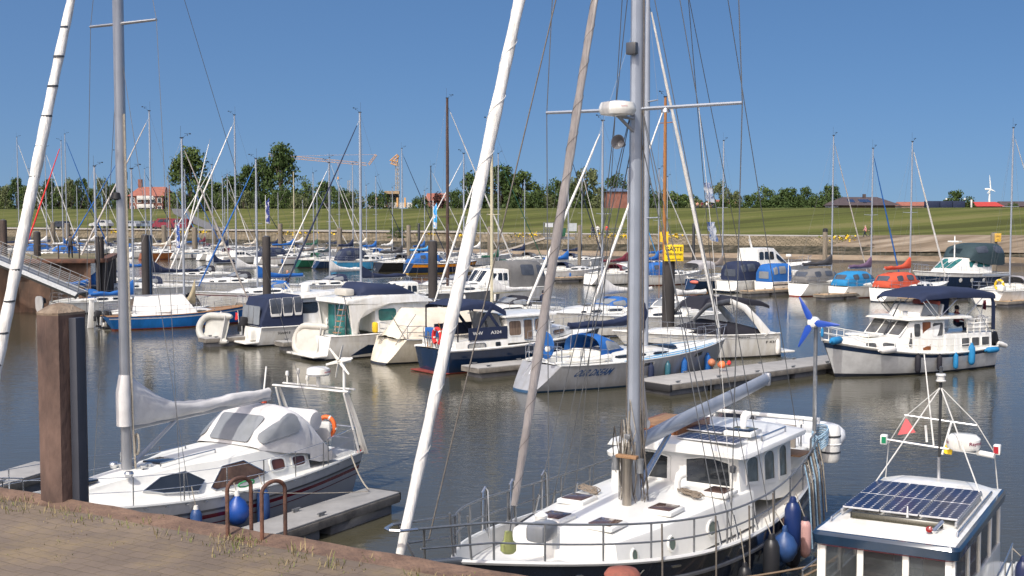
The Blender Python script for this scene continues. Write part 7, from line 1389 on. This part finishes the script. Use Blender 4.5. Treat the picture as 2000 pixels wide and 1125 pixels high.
mb = MB()
for k in range(7): mb.tube([(.3 + .17 * math.cos(a) + random.uniform(-.03, .03), 1.42 + .17 * math.sin(a), 2.05 - .05 * k + .25 * math.sin(a * .5)) for a in [i * .55 for i in range(13)]], .018, 5)
mb.build('coiled_line', ROPEB, ms); MB().lathe([(.06, 0), (.05, .1), (.08, .12), (0, .16)], c=(.35, 1.0, 2.3), n=10).build('gps_antenna', MW, ms); MB().tube([(.35, 1.0, 1.6), (.35, 1.0, 2.35)], .018, 5).build('antenna_post', STEEL, ms); MB().tube([(.75, -1.0, 2.2), (.75, -1.0, 3.2)], .015, 5).build('whip_antenna', WIRE, ms)
MB().tube([Hs.pt(.02, 1, 1) + V((0, -.1, .0)), Hs.pt(.02, 1, 1) + V((0, -.1, .75)), Hs.pt(.10, 1, 1) + V((0, -.1, .75)), Hs.pt(.10, 1, 1) + V((0, -.1, 0))], .025, 6).build('boarding_gate', DSTEEL, ms)
dinghy('pale grey inflatable dinghy hanging across the stern of the large motor sailer', W(ms, (-.85, .35, 1.75)), ms.rotation_euler.z + R(90) + R(6), 2.6, 1.3, mat('inflatable_pale', (.56, .58, .60), .5, var=.1), R(22), .16)
def mfd(x, h, m, lb, k=1.0, out=.18, ball=False, tip=None):
    p = Hs.pt(x / 12.15, .55, 1); fender(W(ms, (x, p.y + out, h)), m, lb, k, top=W(ms, (x, p.y + .1, Hs.sheer(x / 12.15) + .25)), ball=ball, tip=tip)
mfd(5.3, .55, mat('fender_black', (.022, .024, .03), .4), 'big black fender in the cluster on the flank of the motor sailer', 1.25, .24); mfd(4.75, .72, FBL, 'blue ball fender above the black one on the motor sailer', .95, .3, True)
mfd(4.2, 1.0, mat('fender_dkblue', (.010, .028, .12), .35), 'dark blue ring fender highest in the cluster on the motor sailer', 1.3, .28); mfd(3.9, .6, F_BLACK, 'black fender right of the cluster on the motor sailer', 1.3, .2); mfd(6.4, .38, mat('fender_black', (.022, .024, .03), .4), 'small black fender at the waterline of the motor sailer', 1.0, .2); mfd(3.3, .55, mat('fender_pink', (.62, .36, .34), .5), 'pinkish white fender with blue top on the motor sailer', 1.0, .3, tip=F_NAVY)
rope('thick brown mooring line from the motor sailer flank towards the solar roofed boat', [W(ms, (8.2, 1.9, .85)), W(ms, (5.2, 3.4, .75))], r=.022, sag=.05, m=mat('rope_brown', (.22, .16, .11), .9)); rope('slack brown mooring line drooping below the tight one beside the motor sailer', [W(ms, (8.0, 1.9, .85)), W(ms, (5.0, 3.5, .9))], r=.022, sag=.45, m=mat('rope_brown', (.22, .16, .11), .9))
mb = MB()
for k in range(9):
    x = .9 + .18 * k + random.uniform(-.08, .08); p = Hs.pt(x / 12.15, 1, 1); mb = MB().tube([p + V((0, .0, .55)), p + V((.03, .12, .1)), p + V((-.05 + .1 * random.random(), .2, -.9 - random.random() * .4))], .018, 5); mb.build('hanging_rope', (ROPE, ROPED, ROPEB)[k % 3], ms)
for x in (6.0, 7.3, 8.8, 4.8): p = Hs.pt(x / 12.15, 1, 1); MB().tube([p + V((0, .02, .6)), p + V((.05, .06, .0)), p + V((.12, .1, -.75))], .017, 5).build('hanging_rope', ROPED, ms)
# ================================================================== BOAT WITH SOLAR ROOF (right foreground)
sb_ = thing('cabin_cruiser', 'cabin cruiser with six solar panels and a short light mast on its white roof', 'motorboat', (8.13, 22.67, -.15), math.atan2(-.866, -.5))
SBN = mat('roof_blue', (.010, .028, .060), .18, var=.2, coat=.3)
Hb = hull(sb_, 8.8, 2.75, .75, 1.15, (WHITE, DARKB, SBN), tw=.9, tm=.45, tr=0, rake=.8, dip=.1, stripe=(.75, .95), rail=DGREY, rr=.04, wl=.85)
x0, x1, hw_ = .55, 5.02, 1.06
CL = mat('cabin_window', (.08, .09, .095), .05, var=.6, sc=1.0, alpha=.55)
for sd in (1, -1):   # posts
    for x in (x0 + .1, 1.6, 2.7, 3.7, x1 - .12): MB().box((x, sd * (hw_ - .06), 1.45), (.09, .06, 1.2), bev=.01).build('window_post', WHITE, sb_)
    MB().box(((x0 + x1) / 2, sd * (hw_ - .05), 1.0), (x1 - x0 - .1, .05, .55), bev=.01).build('cabin_side', WHITE, sb_)
    q = quadf((x0 + .1, sd * (hw_ - .06), 1.25), (x1 - .1, sd * (hw_ - .06), 1.25), (x1 - .1, sd * (hw_ - .06), 2.0), (x0 + .1, sd * (hw_ - .06), 2.0), (2, 0, 1.6))
    for u0, u1 in ((.03, .22), (.25, .47), (.50, .70), (.73, .97)): MB().panel(q, rrect(u0, u1, .02, .98, .01, .03), .0, .008).build('window', CL, sb_)
for y in (-.94, -.36, .32, .94): MB().box((x1 - .08, y, 1.5), (.07, .1, 1.1), bev=.015).build('window_post', WHITE, sb_)
q = quadf((x1 - .08, -.94, 1.2), (x1 - .08, .94, 1.2), (x1 - .08, .94, 2.0), (x1 - .08, -.94, 2.0), (2, 0, 1.6))
for u0, u1 in ((.03, .28), (.34, .64), (.69, .97)): MB().panel(q, rrect(u0, u1, .02, .98, .02, .03), .0, .008).build('windscreen', CL, sb_)
MB().box((x1 - .1, 0, 1.0), (.08, 1.95, .5), bev=.02).build('cabin_front', WHITE, sb_); MB().box((x0 + .15, 0, 1.5), (.06, 1.95, 1.1), bev=.01).build('cabin_back', CL, sb_)
MB().box((2.6, 0, .95), (3.8, 1.8, .06)).build('cabin_floor', BRIGHT, sb_)
for x, y in ((3.3, -.5), (3.3, .45), (1.6, .5)): MB().box((x, y, 1.2), (.5, .55, .12), bev=.05).box((x - .22, y, 1.5), (.12, .5, .55), bev=.05).build('seat', mat('seat_brown', (.22, .10, .07), .7), sb_)
MB().tube([(4.3, .3, 1.45), (4.25, .3, 1.62)], .15, 14).build('steering_wheel', RUBB, sb_); MB().box((4.6, .3, 1.3), (.35, 1.5, .3), bev=.04).build('dashboard', MW, sb_)
cabin(sb_, [(6.6, .55, .45, 1.05, 1.12), (5.6, .9, .8, .95, 1.2), (4.9, 1.0, .95, .95, 1.25)][::-1], WHITE, 'foredeck', r=.05)
# roof: dark blue rim, white crowned top
P = []
for z, g in ((2.00, -.02), (2.03, .03), (2.17, .05), (2.22, .02)):
    r_ = .12; row = []
    for cx, cy, a0 in ((x1 + g - r_, hw_ + g - r_, 0), (x0 - g + r_, hw_ + g - r_, 90), (x0 - g + r_, -hw_ - g + r_, 180), (x1 + g - r_, -hw_ - g + r_, 270)):
        for k in range(5): a = R(a0 + 22.5 * k); row.append((cx + r_ * math.cos(a), cy + r_ * math.sin(a), z))
    P.append(row)
MB().grid(P, cv=True, cap=(True, True)).build('roof_rim', SBN, sb_, 30); MB().grid([[(x, y, z - .004) for x, y, z in P[0]], [(x, y, z + .012) for x, y, z in P[0]]], cv=True).build('red_trim', mat('trim_red', (.32, .05, .06), .5), sb_)
rows = []
for i in range(13):
    x = x0 + .02 + (x1 - x0 - .06) * i / 12; zc_ = .10 * (1 - (2 * i / 12 - 1) ** 4) + .14 * max(0, 1 - i / 4); e = min(1, i / .8 if i < 1 else (12 - i) / .8 if i > 11 else 1); rows.append([(x, (hw_ - .03) * y, 2.222 + zc_ * (1 - abs(y) ** 5) * (1 if 0 < i < 12 else .02)) for y in (-1, -.97, -.85, -.6, -.3, 0, .3, .6, .85, .97, 1)])
MB().grid(rows).build('roof_top', WHITE, sb_, 50)
for i in range(3):
    for j in range(2): solar(sb_, (2.35 + j * 1.12, -.60 + i * .60, 2.40), 1.09, .575, 9, 4, 0)
mb = MB()
for y in (-.88, .88): mb.box((2.95, y, 2.345), (2.3, .04, .07), bev=.005)
mb.build('panel_rail', ALU, sb_)
for y in (.96, -.96): MB().tube([(1.2, y, 2.24), (1.25, y, 2.30), (4.4, y, 2.30), (4.45, y, 2.24)], .018, 6).build('roof_grab_rail', STEEL, sb_)
MB().box((4.25, .0, 2.34), (.07, 1.35, .10), Matrix.Rotation(R(-20), 3, 'Y'), .02).build('light_bar', mat('light_bar', (.05, .047, .03), .3, var=.7, sc=60), sb_); MB().box((4.21, 0, 2.33), (.05, 1.42, .12), bev=.015).build('light_bar_housing', RUBB, sb_)
MB().lathe([(.05, 0), (.045, .05), (.07, .10)], c=(4.5, .62, 2.22), n=12).build('lamp_base', STEEL, sb_); MB().tube([(4.5, .62, 2.3), (4.3, .72, 2.42)], .03, 8).build('horn', STEEL, sb_); MB().lathe([(.0, -.04), (.045, -.025), (.05, .025), (0, .05)], c=(4.58, .58, 2.34), n=14, M=Matrix.Rotation(R(70), 3, 'Y')).build('red_lamp', mat('red_glass', (.22, .012, .012), .1, coat=.6), sb_); MB().tube([(4.1, .15, 2.3), (4.1, .15, 2.55)], [.025, .008], 6).build('gps_stub', MW, sb_)
# tripod mast
mx_, my_ = .85, .0; zt = 4.12
MB().tube([(mx_, my_, 2.25), (mx_, my_, 2.75)], .035, 10).build('mast_foot', STEEL, sb_); MB().tube([(mx_, my_, 2.7), (mx_, my_, zt)], .026, 10).build('mast', DARKM, sb_)
lamp = MB().lathe([(.085, zt), (.09, zt + .02), (.07, zt + .03), (.07, zt + .10), (.09, zt + .11), (.085, zt + .14), (0, zt + .15)], c=(mx_, my_, 0), n=16).build('masthead_light', mat('lamp_lens', (.6, .6, .58), .15), sb_); MB().lathe([(.03, zt + .14), (.032, zt + .26), (0, zt + .28)], c=(mx_, my_, 0), n=10).build('cap', DKGREY, lamp)
MB().tube([(mx_, -.92, 2.98), (mx_, .92, 2.86)], .022, 8).build('crossbar', STEEL, sb_); MB().tube([(mx_, -.62, 3.46), (mx_, .62, 3.38)], .012, 6).build('upper_crossbar', STEEL, sb_)
for y in (-1, 1):
    MB().tube([(mx_, 0, zt - .1), (mx_, y * .62, 3.42), (mx_ - .1, y * .92, 2.9), (.68, y * .98, 2.24)], .009, 5).build('stay', PALEW, sb_); MB().tube([(mx_, 0, zt - .1), (2.0, y * .95, 2.25)], .012, 5).build('stay', PALEW, sb_)
for y, m in ((-.98, mat('lamp_green', (.02, .2, .1), .2)), (.98, mat('lamp_red', (.35, .02, .03), .2))):
    l_ = MB().box((mx_, y, 2.98), (.14, .12, .18), bev=.02).build('side_light', MW, sb_); MB().box((mx_ + .075, y * .99, 2.98), (.02, .08, .12)).build('lens', m, l_)
rd = MB().lathe([(.05, 2.93), (.26, 2.95), (.29, 3.0), (.285, 3.14), (.22, 3.2), (0, 3.215)], c=(mx_ + .05, .42, 0), n=28).build('radar_dome', WHITE, sb_)
MRL = mat('maroon_letter', (.22, .02, .07), .5)
q = lambda u, v: (V((mx_ + .05 + .291 * math.cos(R(-70 + 160 * u)), .42 + .291 * math.sin(R(-70 + 160 * u)), 3.03 + .09 * v)), V((math.cos(R(-70 + 160 * u)), math.sin(R(-70 + 160 * u)), 0))); lettering(rd, 'Raymarine', q, .62, 1.15, .0, .9, MRL, .002); lettering(rd, 'Raymarine', q, -.35, .14, .0, .9, MRL, .002)
MB().tube([(mx_, -.10, 2.95), (mx_, -.30, 4.60)], [.016, .010], 6).tube([(mx_, -.22, 3.0), (mx_, -.25, 3.3)], .022, 6).build('whip_antenna', MW, sb_)
MB().tube([(mx_, .05, 2.8), (mx_ - .12, .18, 3.4)], .02, 6).build('flag_staff', MW, sb_); flag(sb_, (mx_ - .02, .08, 2.85), (mx_ - .1, .16, 3.2), F_YEL, name='ensign', drop=.12); MB().hexa([(mx_, -.74, 3.08), (mx_ + .012, -.74, 3.08), (mx_ + .012, -.42, 3.16), (mx_, -.42, 3.16)], [(mx_, -.60, 3.40), (mx_ + .012, -.60, 3.40), (mx_ + .012, -.56, 3.38), (mx_, -.56, 3.38)]).build('pennant', mat('pennant_pink', (.62, .12, .13), .7), sb_)
MB().tube([(mx_ + .02, .65, 2.9), (mx_ + .1, .95, 2.88)], .05, 10).build('hailer_horn', MW, sb_)
for sd in (1, -1):
    mb = MB()
    for x in (1.0, 2.2, 3.4, 4.6): p = Hb.pt(x / 8.8, 1, sd); mb.tube([p, p + V((0, 0, .65))], .016, 6)
    for z in (.35, .65): mb.tube([Hb.pt(x / 8.8, 1, sd) + V((0, 0, z)) for x in (1, 2.2, 3.4, 4.6)], .016, 6)
    mb.build('side_rail', STEEL, sb_)
fender(W(sb_, (2.2, 1.62, 1.05)), mat('fender_ink', (.02, .03, .09), .4), 'dark fender hanging beside the right flank of the solar roofed boat', 1.0, top=W(sb_, (2.2, 1.45, 1.6)))
# ================================================================== PEOPLE AND FLAGS
person('man in dark grey shirt standing with his back to us on the jetty', (atY(138, 505, qb.y + 1.0).x, qb.y + 1.0, qz), R(100), 'stand', F_DGREY, F_BLACK)
Pp = at(1690, 463, 3.46); person('walker in a pink top carrying a red jacket on the shore path', Pp, R(170), 'walk', mat('cloth_pink', (.55, .25, .28), .8), F_NAVY, fab('hair_grey', (.3, .26, .22)), bag=F_HRED)
Pp = at(1701, 463, 3.46); person('walker in dark clothes right behind the one with the red jacket', Pp, R(170), 'walk', F_DGREEN, F_DGREY)
for px, sh, lb in ((1158, F_DGREY, 'person in dark top leaning at the shore railing'), (1168, F_WHITE, 'person in white top standing at the shore railing'), (1186, F_HRED, 'person in a red top standing at the shore railing')): person(lb, at(px, 462, 3.46) + V((0, .6, 0)), R(-90), 'stand', sh, F_NAVY)
for px, sh, lb in ((1362, SKIN, 'bare shouldered person at the left of the group on the dyke'), (1371, F_MAR, 'person in maroon in the group on the dyke'), (1380, F_WHITE, 'person in white in the group on the dyke'), (1390, F_NAVY, 'person in navy under the small parasol on the dyke')):
    P = atY(px, 402, 234); person(lb, (P.x, P.y, 7.82 - .45), R(-90 + px % 40), 'sit', sh, F_NAVY)
pr = thing('parasol', 'small green parasol above the people sitting on the dyke', 'parasol', (atY(1388, 402, 234).x, 234.4, 7.8)); MB().tube([(0, 0, 0), (0, 0, 1.75)], .03, 5).build('pole', WHITEM, pr); MB().lathe([(.9, 1.35), (.6, 1.58), (.3, 1.7), (0, 1.75)], n=10).build('shade', F_GREEN, pr)
b_ = thing('park_bench', 'plain bench on the dyke crest under the sitting people', 'bench', (atY(1376, 402, 234).x, 234.0, 7.8)); MB().box((0, 0, .42), (3.4, .45, .08)).build('seat', TEAK, b_)
for x in (-1.5, 0, 1.5): MB().box((x, 0, .18), (.08, .4, .5)).build('leg', DKGREY, b_)
P = at(1061, 640, 0); person('man in a dark shirt sitting on deck behind the grey furled staysail', (P.x, P.y, .55), R(60), 'sit', F_NAVY, F_DGREY)
P = at(553, 590, 0); person('person with reddish hair sitting in the cockpit behind the blue boom cover', (P.x, P.y + 2, .65), R(-90), 'sit', F_DGREY, F_NAVY, hair=SKIN)
for px, py, Y, m, lb in ((344, 478, 84, mat('flag_bluewhite', (.6, .62, .66), .8, c2=(.05, .12, .4), lo=.48, hi=.52, sc=2.5), 'blue and white flag beside the pair of dark piles'), (519, 430, 84, mat('flag_navywhite', (.5, .5, .55), .8, c2=(.04, .06, .25), lo=.48, hi=.52, sc=2), 'navy and white flag hanging above the dark pile'), (846, 440, 84, mat('flag_lightblue', (.65, .67, .7), .8, c2=(.05, .38, .75), lo=.48, hi=.52, sc=2), 'light blue and white pennant above the pile with rust cap')):
    P = atY(px, py, Y); t = thing('flag_pole', lb, 'flag', (P.x, P.y, .0)); MB().tube([(0, 0, -.3), (0, 0, P.z + 1.7)], .02, 5).build('pole', WHITEM, t); flag(t, (0.02, 0, P.z - .2), (0.02, 0, P.z + 1.6), m, drop=.24, name='cloth')
P = atY(1288, 460, 100); t = thing('flag_pole', 'yellow flag on a thin staff left of the guest sign', 'flag', (P.x, P.y, 0)); MB().tube([(0, 0, -.3), (0, 0, P.z + .8)], .025, 5).build('pole', WOODM, t); flag(t, (.02, 0, P.z - .5), (.02, 0, P.z + .5), F_YEL, drop=.7, name='cloth')
